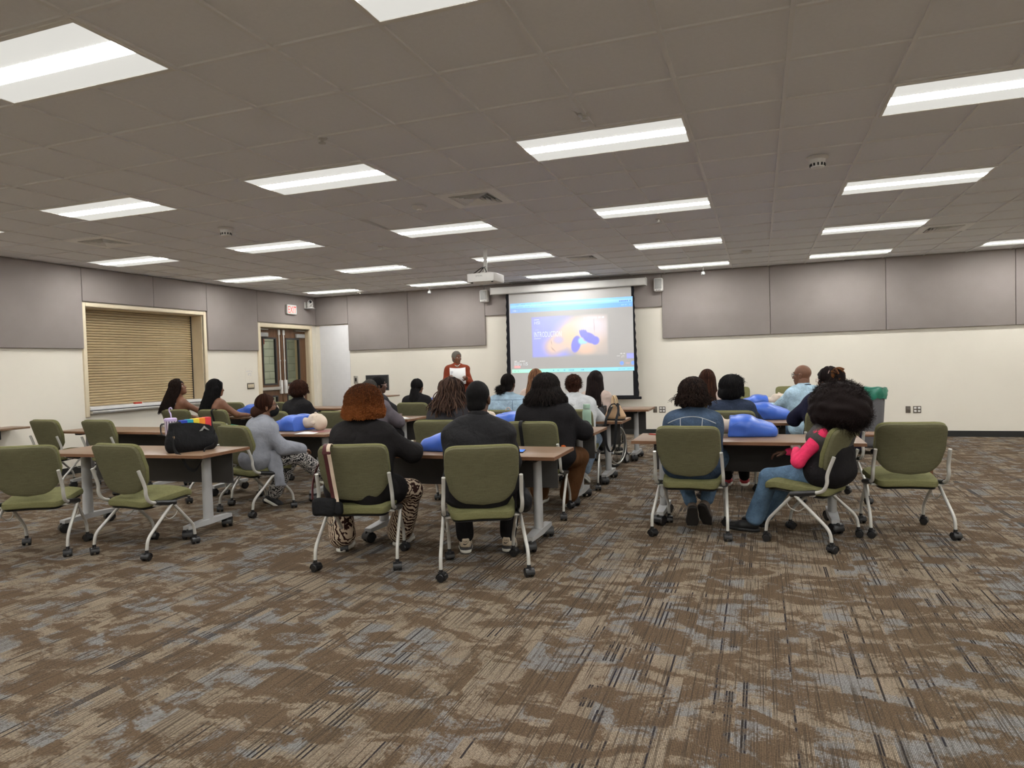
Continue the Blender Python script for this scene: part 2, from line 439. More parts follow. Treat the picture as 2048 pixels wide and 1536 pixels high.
# double door, its frame, the hall behind it
trim = MB()
for a, b in (((XL - 0.02, DY0 - 0.05, 0), (XL + 0.035, DY0 + 0.03, DZ1 + 0.07)), ((XL - 0.02, DY1 - 0.03, 0), (XL + 0.035, DY1 + 0.05, DZ1 + 0.07)), ((XL - 0.02, DY0 + 0.03, DZ1 - 0.01), (XL + 0.035, DY1 - 0.03, DZ1 + 0.07))): trim.rbox(a, b, 0.006)
trim_2 = structure(trim.build('trim_2', M['trim']))
MB().box((XL - 0.40, DY1 - 0.012, 0), (XL - 0.02, DY1, DZ1)).build('jamb', M['jamb'], trim_2)
MB().box((XL - 0.40, DY0, 0), (XL - 0.02, DY0 + 0.012, DZ1)).build('jamb', M['jamb'], trim_2)
MB().box((XL - 0.40, DY0 + 0.012, DZ1 - 0.012), (XL - 0.02, DY1 - 0.012, DZ1)).build('jamb', M['jamb'], trim_2)
def glass_mat():
    t = NT('wired door glass'); v = t.coord()
    p = t.p; p.inputs['Transmission Weight'].default_value = 1.0; p.inputs['IOR'].default_value = 1.02
    return t.out(t.ramp(t.noise(v, 1.2), [(0.3, (0.88, 0.93, 0.90)), (0.7, (0.93, 0.96, 0.94))]), 0.0, 0.3)
M['glass'] = glass_mat()
DX = XL - 0.155
def leaf(name, y0, y1, hinge_right):
    d = bpy.data.objects.new(name, None); link(d); structure(d); d.location = (DX, y0, 0)
    W = y1 - y0
    st_l, st_r = (0.22, 0.14) if hinge_right else (0.14, 0.22)
    st_l, st_r = (0.14, 0.22) if hinge_right else (0.22, 0.15)
    for nm, a, b in (('stile', (0, 0.006, 0.012), (0.045, st_l, DZ1 - 0.02)), ('stile', (0, W - st_r, 0.012), (0.045, W - 0.004, DZ1 - 0.02)),
                     ('rail', (0, st_l, DZ1 - 0.21), (0.045, W - st_r, DZ1 - 0.02)), ('rail', (0, st_l, 0.90), (0.045, W - st_r, 1.13)), ('rail', (0, st_l, 0.012), (0.045, W - st_r, 0.26))):
        MB().rbox(a, b, 0.004, 1).build(nm, M['door_wood'], d)
    for z0, z1 in ((1.13, DZ1 - 0.21), (0.26, 0.90)):
        g = MB()
        for a, b in (((0.002, st_l, z0), (0.055, st_l + 0.03, z1)), ((0.002, W - st_r - 0.03, z0), (0.055, W - st_r, z1)), ((0.002, st_l + 0.03, z0), (0.055, W - st_r - 0.03, z0 + 0.03)), ((0.002, st_l + 0.03, z1 - 0.03), (0.055, W - st_r - 0.03, z1))): g.box(a, b)
        g.build('glazing_bead', M['dark_plastic'], d)
        MB().box((0.02, st_l + 0.02, z0 + 0.02), (0.026, W - st_r - 0.02, z1 - 0.02)).build('pane', M['glass'], d)
    yb0, yb1 = (0.02, W - 0.08) if not hinge_right else (0.08, W - 0.02)
    MB().rbox((0.06, yb0, 1.02), (0.10, yb1, 1.085), 0.008).build('push_bar', M['steel'], d)
    yr = W - 0.07 if not hinge_right else 0.07
    MB().rbox((0.045, yr - 0.035, 0.93), (0.10, yr + 0.035, 1.22), 0.012).build('latch_case', M['white_plastic'], d)
    MB().tube(fillet([(0.06, yr, 1.2), (0.06, yr, 2.12), (0.052, yr, 2.28)], 0.03), 0.011, 8).build('vertical_rod', M['white_plastic'], d)
    MB().rbox((0.045, yr - 0.03, 2.18), (0.075, yr + 0.03, 2.29), 0.008).build('rod_cap', M['white_plastic'], d)
    MB().rbox((0.045, yr - 0.02, 1.62), (0.075, yr + 0.02, 1.65), 0.004).build('rod_guide', M['steel'], d)
    yc0, yc1 = (0.10, 0.36) if not hinge_right else (W - 0.36, W - 0.08)
    MB().rbox((0.045, yc0, 2.13), (0.10, yc1, 2.215), 0.008).build('door_closer', M['grey_plastic'], d)
    MB().rbox((0.045, yc0 - 0.06, 2.275), (0.12, yc1 - 0.02, 2.29), 0.004).build('closer_arm', M['steel'], d)
    return d
leaf('door_1', DY0 + 0.012, 12.34, False)
leaf('door_2', 12.35, DY1 - 0.012, True)
M['hall'] = plain('pale green block', (0.50, 0.52, 0.45), 0.6, 0.3, var=0.05, vscale=3)
M['mortar'] = plain('block joint', (0.42, 0.44, 0.38), 0.8, 0.2)
HX = -10.6
hall = structure(MB().box((HX - 0.2, 9.5, 0), (HX, 18.0, 3.0)).build('wall_hall', M['mortar']))
bl = MB().rbox((0, 0.004, 0.004), (0.016, 0.396, 0.196), 0.006, 1).build('concrete_block', M['hall'], hall)
first = True
for r_ in range(14):
    for k in range(13):
        y = 11.6 + k * 0.40 + (0.2 if r_ % 2 else 0)
        o = bl if first else bl.copy()
        if not first: link(o, hall)
        first = False
        o.location = (HX, y, r_ * 0.2)
structure(MB().box((HX, 9.5, -0.2), (XL - 0.4, 18.0, 0.0)).build('floor_hall', M['jamb']))
structure(MB().box((HX, 9.5, 2.9), (XL - 0.4, 18.0, 3.1)).build('ceiling_hall', M['fixture']))
structure(MB().box((HX, 9.4, 0), (XL - 0.4, 9.5, 3.0)).build('wall_hall_back', M['hall']))
structure(MB().box((HX, 18.0, 0), (XL - 0.4, 18.1, 3.0)).build('wall_hall_front', M['hall']))
structure(MB().box((XL - 0.42, YF + 0.3, 0), (XL - 0.4, 18.0, 3.0)).build('wall_hall_side', M['hall']))
M['added_hall_glow'] = emission('added hall glow', (1.0, 0.97, 0.9), 13.0)
hl = thing('added_hall_light', 'long glowing panel added to light the hallway beyond the glass doors', 'ceiling light', (-9.4, 13.5, 2.9))  # out-of-view panel added to brighten the hall behind the doors
MB().box((-0.3, -1.2, -0.03), (0.3, 1.2, 0.0)).build('frame', M['fixture'], hl)
MB().box((-0.27, -1.17, -0.04), (0.27, 1.17, -0.03)).build('diffuser', M['added_hall_glow'], hl)
M['alarm'] = plain('dull red enamel', (0.30, 0.075, 0.055), 0.5)
for nm, lab, y, z, h in (('fire_alarm_horn', 'red alarm horn high on the hallway block wall, seen through glass', 14.85, 2.22, 0.20), ('fire_alarm_pull', 'red alarm pull station low on the hallway block wall', 14.80, 1.10, 0.18)):
    a_ = thing(nm, lab, 'fire alarm', (HX + 0.016, y, z))
    MB().rbox((0, -0.12, -h / 2), (0.05, 0.12, h / 2), 0.01).build('housing', M['alarm'], a_)
    MB().rbox((0.05, -0.05, -0.03), (0.06, 0.05, 0.03), 0.004).build('lens', M['white_plastic'], a_)

# ------------------------------------------------------------------ ceiling
ceiling = structure(MB().box((XL, YB, 3.16), (XR, YF, 3.3)).build('ceiling', M['deck']))
lights = [(i, 4 * r_) for i in (-12, -8, -4, 0, 4, 8, 12) for r_ in range(-1, 6)]
vents = [(-2, 10), (-2, 17), (6, 17), (-10, 10), (-10, 17), (6, 10)]
taken = {(i, j) for i, j in lights} | {(i + 1, j) for i, j in lights} | set(vents)
tile_me = MB().rbox((0.010, 0.010, 0), (T - 0.010, T - 0.010, 0.02), 0.003, 1)
tile0 = tile_me.build('ceiling_tile', M['tile']); COL.objects.unlink(tile0)
Rm = cam_rotation(R(19.801), R(-1.725), R(1.651)); Ri = Rm.transposed()
def px(p):
    d = Ri @ (Vector(p) - Vector((1.656, 0.148, CAM_Z)))
    if d.y < 0.15: return None
    return 1024 + 1377.6 * d.x / d.y, 768 - 1377.6 * d.z / d.y, d.y
cells = []
for i in range(-13, 16):
    for j in range(-7, 22):
        if (i, j) in taken: continue
        x0, x1 = max(i * T, XL), min((i + 1) * T, XR); y0, y1 = max(j * T, YB), min((j + 1) * T, YF)
        if x1 - x0 < 0.05 or y1 - y0 < 0.05: continue
        q = px(((x0 + x1) / 2, (y0 + y1) / 2, ZC)); sz = 0
        if q and -120 < q[0] < 2168 and -90 < q[1] < 1626: sz = (x1 - x0) * (y1 - y0) / q[2] ** 3
        cells.append((sz, i, j, x0, x1, y0, y1))
cells.sort(reverse=True)
rest = MB()
for n_, (sz, i, j, x0, x1, y0, y1) in enumerate(cells):
    if n_ < 298:
        o = tile0.copy(); link(o, ceiling)
        o.location = (x0, y0, ZC + 0.004 + 0.002 * random.random()); o.scale = ((x1 - x0) / T, (y1 - y0) / T, 1)
        if (i, j) == (-4, 11): o.rotation_euler = (R(-1.6), R(0.9), 0); o.location.z += 0.012; o.location.x += 0.03
    else:
        rest.box((x0 + 0.01, y0 + 0.01, ZC + 0.004), (x1 - 0.01, y1 - 0.01, ZC + 0.022))
tag(rest.build('ceiling_tiles_far', M['tile'], ceiling), kind='stuff')
for i in range(-12, 16): MB().box((i * T - 0.012, YB, ZC - 0.007), (i * T + 0.012, YF, ZC + 0.03)).build('main_runner', M['gridbar'], ceiling)
for j in range(-6, 23): MB().box((XL, j * T - 0.012, ZC - 0.006), (XR, j * T + 0.012, ZC + 0.029)).build('cross_tee', M['gridbar'], ceiling)

# recessed troffers
def make_light():
    r_ = thing('ceiling_light', '', 'ceiling light', (0, 0, 0))
    W, D = 2 * T, T; ex, ey = 0.0255, 0.0357
    f = MB()
    for a, b in (((0.008, 0.008, -0.012), (W - 0.008, ey, 0.03)), ((0.008, D - ey, -0.012), (W - 0.008, D - 0.008, 0.03)), ((0.008, ey, -0.012), (ex, D - ey, 0.03)), ((W - ex, ey, -0.012), (W - 0.008, D - ey, 0.03))): f.box(a, b)
    f.build('frame', M['fixture'], r_)
    MB().box((ex, ey, 0.002), (W - ex, D - ey, 0.03)).build('tray', M['dark_plastic'], r_)
    MB().box((ex, ey, -0.009), (W - ex, 0.234, 0.002)).build('side_reflector', M['reflector'], r_)
    MB().box((ex, 0.376, -0.009), (W - ex, D - ey, 0.002)).build('side_reflector', M['reflector'], r_)
    MB().rbox((ex, 0.2475, -0.012), (W - ex, 0.3625, 0.0), 0.004, 1).build('centre_lens', M['lens'], r_)
    return r_
rowname = {-1: 'behind the viewpoint', 0: 'straight overhead', 1: 'nearest in view', 2: 'second in view', 3: 'third in view', 4: 'fourth in view', 5: 'last before the front wall'}
colname = {-12: 'row beside the shutter wall', -8: 'second row from the shutter wall', -4: 'third row from the shutter wall', 0: 'row just left of the cup-shaped detector', 4: 'row just right of the cup-shaped detector', 8: 'row farthest right', 12: 'row along the right wall'}
light0 = make_light(); used_l = False
for i, j in lights:
    o = light0 if not used_l else dup(light0)
    used_l = True
    o.location = (i * T, j * T, ZC)
    rr = j // 4
    o['label'] = 'lit ceiling troffer, %s, %s' % (rowname[rr], colname[i])
    o['group'] = 'ceiling troffers'

# air diffusers
M['vent_white'] = plain('bright white vent enamel', (0.92, 0.92, 0.90), 0.45, 0.35, var=0.02)
def make_vent():
    r_ = thing('air_diffuser', '', 'air vent')
    p = MB()
    for a, b in (((0.008, 0.008), (T - 0.008, 0.10)), ((0.008, T - 0.10), (T - 0.008, T - 0.008)), ((0.008, 0.10), (0.10, T - 0.10)), ((T - 0.10, 0.10), (T - 0.008, T - 0.10))): p.box((*a, -0.010), (*b, 0.004))
    p.build('plate', M['vent_white'], r_)
    MB().box((0.09, 0.09, 0.05), (T - 0.09, T - 0.09, 0.06)).build('dark_throat', M['black_plastic'], r_)
    for k in range(5):
        a0 = 0.105 + k * 0.036; a1 = a0 + 0.026
        V, F = [], []
        for (a, z) in ((a0, -0.016), (a1, 0.018), (a1 + 0.003, 0.018), (a0 + 0.003, -0.016)):
            V += [(a, a, z), (T - a, a, z), (T - a, T - a, z), (a, T - a, z)]
        for q in range(4):
            for s in range(4): F.append((q * 4 + s, q * 4 + (s + 1) % 4, ((q + 1) % 4) * 4 + (s + 1) % 4, ((q + 1) % 4) * 4 + s))
        MB().add(V, F).build('vane', M['vent_white'], r_)
    return r_
vent0 = make_vent()
vlab = {(-2, 10): 'square ceiling air diffuser with white plate, nearest, ahead of the projector', (-2, 17): 'square ceiling air diffuser just in front of the projection screen', (6, 17): 'square ceiling air diffuser at far right of the ceiling',
        (-10, 10): 'square ceiling air diffuser near the shutter wall', (-10, 17): 'small far square ceiling air diffuser above the exit doors', (6, 10): 'square ceiling air diffuser out at the right side'}
for n_, c in enumerate(vents):
    o = vent0 if n_ == 0 else dup(vent0)
    o.location = (c[0] * T, c[1] * T, ZC); o['label'] = vlab[c]; o['group'] = 'ceiling air diffusers'

# detectors and sprinklers
def detector(x, y, lab, cup):
    r_ = thing('smoke_detector', lab, 'smoke detector', (x, y, ZC), 0, 'ceiling detectors')
    if cup:
        MB().lathe([(0.0, 0.0), (0.085, 0.0), (0.085, -0.012), (0.062, -0.022), (0.052, -0.085), (0.03, -0.095), (0.0, -0.096)], 24, cap=False).build('body', M['white_plastic'], r_)
        for k in range(12):
            a = k * math.pi / 6; mm = Matrix.Translation((0.056 * math.cos(a), 0.056 * math.sin(a), -0.066)) @ Matrix.Rotation(a, 4, 'Z')
            MB().obox(mm, (0.010, 0.012, 0.022)).build('vent_slot', M['black_plastic'], r_)
    else:
        MB().lathe([(0.0, 0.0), (0.075, 0.0), (0.075, -0.015), (0.06, -0.028), (0.03, -0.032), (0.0, -0.032)], 24, cap=False).build('body', M['white_plastic'], r_)
        MB().lathe([(0.0, -0.030), (0.030, -0.030), (0.024, -0.046), (0.0, -0.047)], 16, cap=False).build('sensor_dome', M['white_plastic'], r_)
detector(-1.55, 6.44, 'flat round white detector between two lights, beside the nearest air diffuser', False)
detector(-3.97, 6.42, 'cup-shaped white smoke detector on the left part of the ceiling', True)
detector(2.13, 6.36, 'cup-shaped white smoke detector on the right part of the ceiling', True)
detector(1.50, 11.35, 'small round detector near the front wall, right of the screen', False)
detector(-6.30, 12.9, 'small round detector above the exit doors', False)
def sprinkler(x, y, lab, drop=0.03):
    r_ = thing('sprinkler_head', lab, 'sprinkler', (x, y, ZC), 0, 'ceiling sprinklers')
    MB().lathe([(0.0, 0.0), (0.04, 0.0), (0.036, -0.006), (0.012, -0.008), (0.010, -drop), (0.0, -drop)], 16, cap=False).build('escutcheon', M['steel'], r_)
    MB().lathe([(0.0, -drop), (0.026, -drop - 0.002), (0.026, -drop - 0.006), (0.0, -drop - 0.007)], 12, cap=False).build('deflector', M['steel'], r_)
sprinkler(0.60, 4.62, 'small pendent sprinkler ahead of the nearest centre light')
sprinkler(0.59, 8.26, 'small pendent sprinkler behind the third light of the centre row')
sprinkler(-3.09, 8.3, 'small pendent sprinkler left of the projector')
sprinkler(-1.2, 4.3, 'small pendent sprinkler on the near left ceiling')
M['hang'] = plain('dull grey sensor', (0.16, 0.16, 0.155), 0.6, 0.2)
def hanging(x, y, lab):
    r_ = thing('hanging_sensor', lab, 'sensor', (x, y, ZC), 0, 'hanging ceiling sensors')
    MB().tube([(0, 0, 0), (0, 0, -0.10)], 0.004, 6).build('stem', M['hang'], r_)
    MB().lathe([(0.0, -0.09), (0.022, -0.10), (0.036, -0.125), (0.03, -0.155), (0.0, -0.165)], 16, cap=False).build('bulb', M['hang'], r_)
hanging(0.75, 12.75, 'small grey hanging ball in front of the light beside the screen')
hanging(-4.60, 12.75, 'small grey hanging ball in front of the light above the presenter')

# ------------------------------------------------------------------ screen, projector and wall fittings
SY = 13.20
M['screen'] = plain('matte white screen cloth', (0.60, 0.595, 0.58), 0.9, 0.1, var=0.01, vscale=2)
M['screen_black'] = plain('black screen border', (0.012, 0.012, 0.015), 0.8, 0.15)
scr = thing('projection_screen', 'pull-down projection screen showing an INTRODUCTION slide on the front wall', 'screen', (0, SY, 0))
MB().rbox((-3.42, -0.085, 2.825), (-0.32, 0.075, 2.965), 0.02, 3).build('housing', M['white_plastic'], scr)
for x in (-3.425, -0.32): MB().rbox((x - 0.005, -0.088, 2.82), (x + 0.012, 0.08, 2.97), 0.02, 3).build('end_cap', M['white_plastic'], scr)
for x in (-2.9, -1.86, -0.85): MB().rbox((x - 0.03, 0.06, 2.86), (x + 0.03, 0.1795, 2.93), 0.005).build('wall_bracket', M['white_plastic'], scr)
MB().box((-3.06, -0.002, 0.765), (-0.60, 0.002, 2.83)).build('cloth', M['screen'], scr)
def border(side):
    b_ = MB(); n = 26; V, F = [], []
    for k in range(n + 1):
        z = 0.735 + (2.83 - 0.735) * k / n; u = k / n
        if side < 0: xi = -3.06; xo = -3.115 - 0.035 * (1 - u) ** 1.5
        else: xi = -0.60; xo = -0.555 + 0.055 * (1 - u) ** 1.5
        V += [(xi, 0.003, z), (xo + side * 0.012 * (1 if k % 2 else 0), 0.003, z), (xi, -0.003, z), (xo + side * 0.012 * (1 if k % 2 else 0), -0.003, z)]
    for k in range(n):
        o = k * 4; F += [(o, o + 1, o + 5, o + 4), (o + 2, o + 3, o + 7, o + 6), (o + 1, o + 3, o + 7, o + 5), (o, o + 2, o + 6, o + 4)]
    b_.add(V, F); b_.box((-3.06 if side < 0 else -0.62, -0.003, 0.735), (-3.0 if side < 0 else -0.60, 0.003, 0.765))
    b_.build('side_border', M['screen_black'], scr)
border(-1); border(1)
MB().box((-3.0, -0.003, 0.735), (-0.62, 0.003, 0.765)).build('bottom_border', M['screen_black'], scr)
MB().rbox((-3.22, -0.02, 0.69), (-0.45, 0.02, 0.738), 0.008).build('bottom_bar', M['screen_black'], scr)

# projected slide: a coloured mesh lying on the cloth, lit like a screen
nx, nz = 300, 180
ix0, ix1, iz0, iz1 = -3.035, -0.575, 1.235, 2.632
u, v = np.meshgrid(np.linspace(0, 1, nx), np.linspace(0, 1, nz))
def C3(*c): return np.array(c, float) / 255.0
img = np.zeros((nz, nx, 3)) + C3(172, 170, 168)
def blend(mask, c): img[:] = img * (1 - mask[..., None]) + np.asarray(c) * mask[..., None]
def soft(d, w_): return np.clip(0.5 - d / (2 * w_), 0, 1)
def ellm(cx, cz, rx, rz, w_=0.2, ang=0):
    c, s = math.cos(ang), math.sin(ang); a = (u - cx) * 1.76; b = v - cz
    p, q = (a * c + b * s) / (rx * 1.76), (-a * s + b * c) / rz
    return soft(np.sqrt(p * p + q * q) - 1, w_)
def boxm(a, b, c, d, w_=0.004): return soft(np.maximum(np.maximum(a - u, u - b) * 1.76, np.maximum(c - v, v - d)), w_)
px0, px1, pz0, pz1 = 0.185, 0.800, 0.225, 0.780
inpic = boxm(px0, px1, pz0, pz1, 0.02)
pic_l = np.clip((0.55 - u) / 0.14, 0, 1) * inpic
blend(pic_l, C3(138, 146, 248))
skin = np.clip(ellm(0.36, 0.37, 0.075, 0.13, 0.5, 0.5) + ellm(0.49, 0.52, 0.11, 0.17, 0.6, 0.6) + ellm(0.62, 0.42, 0.17, 0.15, 0.7, -0.2) + ellm(0.66, 0.62, 0.14, 0.16, 0.7), 0, 1) * inpic
blend(skin * 0.95, C3(216, 194, 182))
blend(ellm(0.50, 0.50, 0.06, 0.10, 0.8) * inpic * 0.7, C3(224, 196, 160))
blend(ellm(0.35, 0.35, 0.05, 0.09, 0.8) * inpic * 0.6, C3(226, 190, 172))
blend(ellm(0.69, 0.62, 0.12, 0.15, 0.5) * inpic * 0.8, C3(214, 206, 216))
blend(ellm(0.62, 0.30, 0.07, 0.06, 0.5) * inpic * 0.7, C3(230, 190, 165))
blend(ellm(0.40, 0.455, 0.04, 0.05, 0.4) * inpic * 0.8, C3(190, 180, 215))
blend(ellm(0.545, 0.385, 0.036, 0.115, 0.10, -0.25), C3(108, 112, 238))
blend(ellm(0.655, 0.465, 0.036, 0.105, 0.10, 1.05), C3(108, 112, 238))
blend(ellm(0.70, 0.425, 0.032, 0.055, 0.12, 0.9), C3(108, 112, 238))
for k, (a_, b_) in enumerate(((0.588, 0.525), (0.602, 0.53), (0.616, 0.53), (0.63, 0.525))): blend(ellm(a_, b_, 0.010, 0.055, 0.15, 0.35), C3(112, 116, 240))
blend(ellm(0.585, 0.425, 0.022, 0.045, 0.3, 0.3), C3(150, 210, 250))
blend(ellm(0.615, 0.405, 0.018, 0.018, 0.3), C3(150, 210, 250))
for cx, cz, ang in ((0.348, 0.335, 0.5), (0.362, 0.315, 0.7), (0.343, 0.42, 0.2)): blend(ellm(cx, cz, 0.002, 0.03, 0.5, ang) * 0.5, C3(120, 95, 100))
blend(ellm(0.695, 0.62, 0.0015, 0.09, 0.6, 0.05) * 0.5, C3(140, 110, 120))
blend(boxm(0, 1, 0.925, 1.0), C3(112, 196, 255))
blend(boxm(0, 1, 0.945, 0.972), C3(142, 206, 255))
grad = np.clip(u, 0, 1)[..., None]
bar2 = boxm(0, 1, 0.865, 0.925)[..., None]
img[:] = img * (1 - bar2) + (C3(118, 166, 250) * (1 - grad) + C3(72, 166, 255) * grad) * bar2
barb = boxm(0, 1, 0.0, 0.052)[..., None]
img[:] = img * (1 - barb) + (C3(170, 246, 218) * (1 - grad) + C3(122, 218, 252) * grad) * barb
blend(boxm(0.945, 1.0, 0.17, 0.235, 0.01), C3(140, 148, 245))
blend(boxm(0.022, 0.075, 0.072, 0.102), C3(250, 160, 160))
for cx in (0.905, 0.992): blend(ellm(cx, 0.105, 0.015, 0.026, 0.12), C3(90, 150, 250))
blend(boxm(0.935, 0.965, 0.098, 0.112), C3(200, 170, 170))
def marks(x0, x1, zc, hgt, c, seed, density=0.6):
    g = np.random.default_rng(seed); x = x0
    while x < x1:
        wd = g.uniform(0.003, 0.010)
        if g.random() < density: blend(boxm(x, min(x + wd, x1), zc - hgt / 2, zc + hgt / 2, 0.002) * 0.85, c)
        x += wd + 0.003
marks(0.03, 0.20, 0.978, 0.008, C3(90, 150, 215), 1, 0.5); marks(0.26, 0.36, 0.983, 0.008, C3(80, 140, 205), 2, 0.7); marks(0.05, 0.36, 0.945, 0.008, C3(110, 165, 220), 3, 0.6)
marks(0.895, 0.99, 0.945, 0.014, C3(60, 110, 180), 4, 0.6); marks(0.90, 0.985, 0.893, 0.016, C3(150, 205, 255), 5, 0.5)
marks(0.02, 0.06, 0.026, 0.014, C3(110, 190, 180), 6); marks(0.34, 0.62, 0.026, 0.018, C3(90, 160, 190), 7, 0.45); marks(0.86, 0.98, 0.026, 0.010, C3(90, 170, 215), 8, 0.5)
marks(0.025, 0.115, 0.168, 0.012, C3(240, 240, 240), 9, 0.9); marks(0.025, 0.075, 0.15, 0.009, C3(225, 225, 225), 10, 0.9)
marks(0.895, 0.93, 0.235, 0.012, C3(235, 235, 235), 11, 0.9); marks(0.86, 0.925, 0.205, 0.008, C3(220, 220, 220), 12, 0.8); marks(0.89, 0.925, 0.188, 0.008, C3(215, 215, 215), 13, 0.8)
marks(0.615, 0.775, 0.742, 0.020, C3(238, 240, 250), 14, 0.85); marks(0.20, 0.28, 0.605, 0.008, C3(180, 190, 250), 15, 0.7)
marks(0.04, 0.10, 0.893, 0.008, C3(160, 200, 255), 16, 0.7); marks(0.15, 0.21, 0.897, 0.008, C3(140, 190, 250), 17, 0.6)
VX = ix0 + (ix1 - ix0) * u; VZ = iz0 + (iz1 - iz0) * v + 0.012 * (v - 0.5) * (u - 0.5)
V = np.stack([VX, np.full_like(VX, -0.006), VZ], -1).reshape(-1, 3)
ii = np.arange(nz * nx).reshape(nz, nx)
F = np.stack([ii[:-1, :-1], ii[:-1, 1:], ii[1:, 1:], ii[1:, :-1]], -1).reshape(-1, 4)
me = mesh_np('slide', V, F, False)
ca = me.color_attributes.new('slide', 'FLOAT_COLOR', 'POINT')
imlin = np.where(img <= 0.04045, img / 12.92, ((img + 0.055) / 1.055) ** 2.4)
ca.data.foreach_set('color', np.concatenate([imlin.reshape(-1, 3), np.ones((nz * nx, 1))], 1).astype(np.float32).ravel())
t = NT('projected slide'); at = t.n('ShaderNodeAttribute', attribute_name='slide')
hs = t.n('ShaderNodeHueSaturation', Saturation=0.82, Value=0.98); t.t.links.new(at.outputs['Color'], hs.inputs['Color'])
M['slide'] = t.out(hs.outputs[0], 0.9, 0.1, 0, hs.outputs[0], 0.42)
me.materials.append(M['slide'])
slide = link(bpy.data.objects.new('projected_slide', me), scr)
M['slide_text'] = emission('projected white lettering', (0.92, 0.97, 1.0), 0.75)
def on_slide(uu, vv): return (ix0 + (ix1 - ix0) * uu, -0.009, iz0 + (iz1 - iz0) * vv)
FR = (R(90), 0, 0)
text('lettering', 'INTRODUCTION', 0.158, on_slide(0.198, 0.500), FR, M['slide_text'], scr, 0.47)
text('lettering', 'Intro 1/5', 0.088, on_slide(0.022, 0.108), FR, M['slide_text'], scr, 0.92)
text('lettering', 'HSI', 0.085, on_slide(0.203, 0.685), FR, M['slide_text'], scr, 1.0)
MB().box((on_slide(0.203, 0)[0], -0.0105, on_slide(0, 0.745)[2]), (on_slide(0.245, 0)[0], -0.0085, on_slide(0, 0.752)[2])).build('underline', M['slide_text'], scr)
MB().box((on_slide(0.198, 0)[0], -0.0105, on_slide(0, 0.478)[2]), (on_slide(0.255, 0)[0], -0.0085, on_slide(0, 0.484)[2])).build('underline', M['slide_text'], scr)
text('lettering', 'HSI', 0.055, on_slide(0.022, 0.878), FR, M['slide_text'], scr, 0.9)

pj = thing('projector', 'white ceiling projector hanging from a pole in front of the screen', 'projector', (-1.93, 9.15, 0))
MB().rbox((-0.20, -0.20, 2.575), (0.20, 0.20, 2.69), 0.012).build('body', M['white_plastic'], pj)
MB().tube([(0, 0, 2.72), (0, 0, 3.05)], 0.026, 16).build('pole', M['white_plastic'], pj)
MB().rbox((-0.10, -0.08, 2.69), (0.10, 0.08, 2.715), 0.005).build('mount_plate', M['white_plastic'], pj)
MB().rbox((-0.18, -0.202, 2.573), (0.19, 0.19, 2.578), 0.002, 1).build('underside', M['white_plastic'], pj)
MB().lathe([(0.0, 0.0), (0.05, 0.0), (0.055, 0.03), (0.0, 0.032)], 20, (0.06, 0.2, 2.63), 'Y', False).build('lens', M['dark_plastic'], pj)
for off in ((-0.12, 0.04), (0.05, -0.05), (-0.05, 0.03)): MB().tube(curve_pts([(0.0, 0.0, 2.80), (off[0] * 0.6, off[1] - 0.06, 2.77), (off[0], -0.10, 2.71), (off[0] - 0.03, -0.13, 2.69)], 5), 0.007, 6).build('cable', M['black_plastic'], pj)
for x in (-0.15, 0.15): MB().lathe([(0.0, 2.575), (0.016, 2.575), (0.014, 2.560), (0.0, 2.559)], 10, (x, -0.14, 0), cap=False).build('foot', M['dark_plastic'], pj)
text('lettering', 'EPSON', 0.032, (-0.02, -0.2015, 2.64), FR, M['grey_plastic'], pj, 1.0, 'CENTER')

def speaker(x, lab):
    s_ = thing('wall_speaker', lab, 'speaker', (x, YF - 0.05, 2.70), 0, 'wall speakers')
    MB().rbox((-0.085, -0.16, 0.0), (0.085, -0.02, 0.25), 0.03, 3).build('cabinet', M['white_plastic'], s_)
    MB().rbox((-0.066, -0.166, 0.045), (0.066, -0.155, 0.232), 0.02, 3).build('grille', M['grey_plastic'], s_)
    MB().rbox((-0.03, -0.03, 0.07), (0.03, 0.0, 0.18), 0.005).build('bracket', M['dark_plastic'], s_)
    for k in (-0.03, 0.0, 0.03): MB().lathe([(0.0, 0.0), (0.008, 0.0), (0.008, 0.006), (0, 0.006)], 8, (k, -0.166, 0.024), 'Y', False).build('knob', M['dark_plastic'], s_)
speaker(-3.62, 'white wall speaker left of the projection screen')
speaker(-0.10, 'white wall speaker right of the projection screen')

ex = thing('exit_sign', 'white EXIT sign with red letters above the double doors', 'sign', (XL + 0.05, 12.32, 2.62))
MB().rbox((0, 0, 0), (0.06, 0.31, 0.20), 0.006).build('box', M['white_plastic'], ex)
M['exit_red'] = emission('lit red letters', (0.75, 0.08, 0.06), 0.9)
text('lettering', 'EXIT', 0.205, (0.0615, 0.155, 0.026), (R(90), 0, R(90)), M['exit_red'], ex, 0.66, 'CENTER')
pt = thing('conference_camera', 'white pan-tilt conference camera on a shelf bracket in the corner', 'camera', (XL + 0.05, 13.03, 2.78))
MB().rbox((0.0, -0.05, -0.02), (0.015, 0.05, 0.14), 0.004).build('wall_plate', M['white_plastic'], pt)
MB().rbox((0.0, -0.07, -0.02), (0.22, 0.07, -0.005), 0.004).build('shelf', M['grey_plastic'], pt)
MB().lathe([(0.0, 0), (0.085, 0), (0.08, 0.022), (0.05, 0.035), (0.0, 0.036)], 24, (0.12, 0, -0.005), cap=False).build('base', M['white_plastic'], pt)
for s in (-0.055, 0.055): MB().rbox((0.085, s - 0.014, 0.03), (0.155, s + 0.014, 0.14), 0.01, 2).build('yoke_arm', M['white_plastic'], pt)
hd = MB().lathe([(0.0, -0.06), (0.05, -0.05), (0.06, 0.0), (0.052, 0.05), (0.04, 0.06)], 20, cap=True).build('head', M['white_plastic'], pt)
hd.location = (0.12, 0, 0.115); hd.rotation_euler = (R(72), 0, R(38))
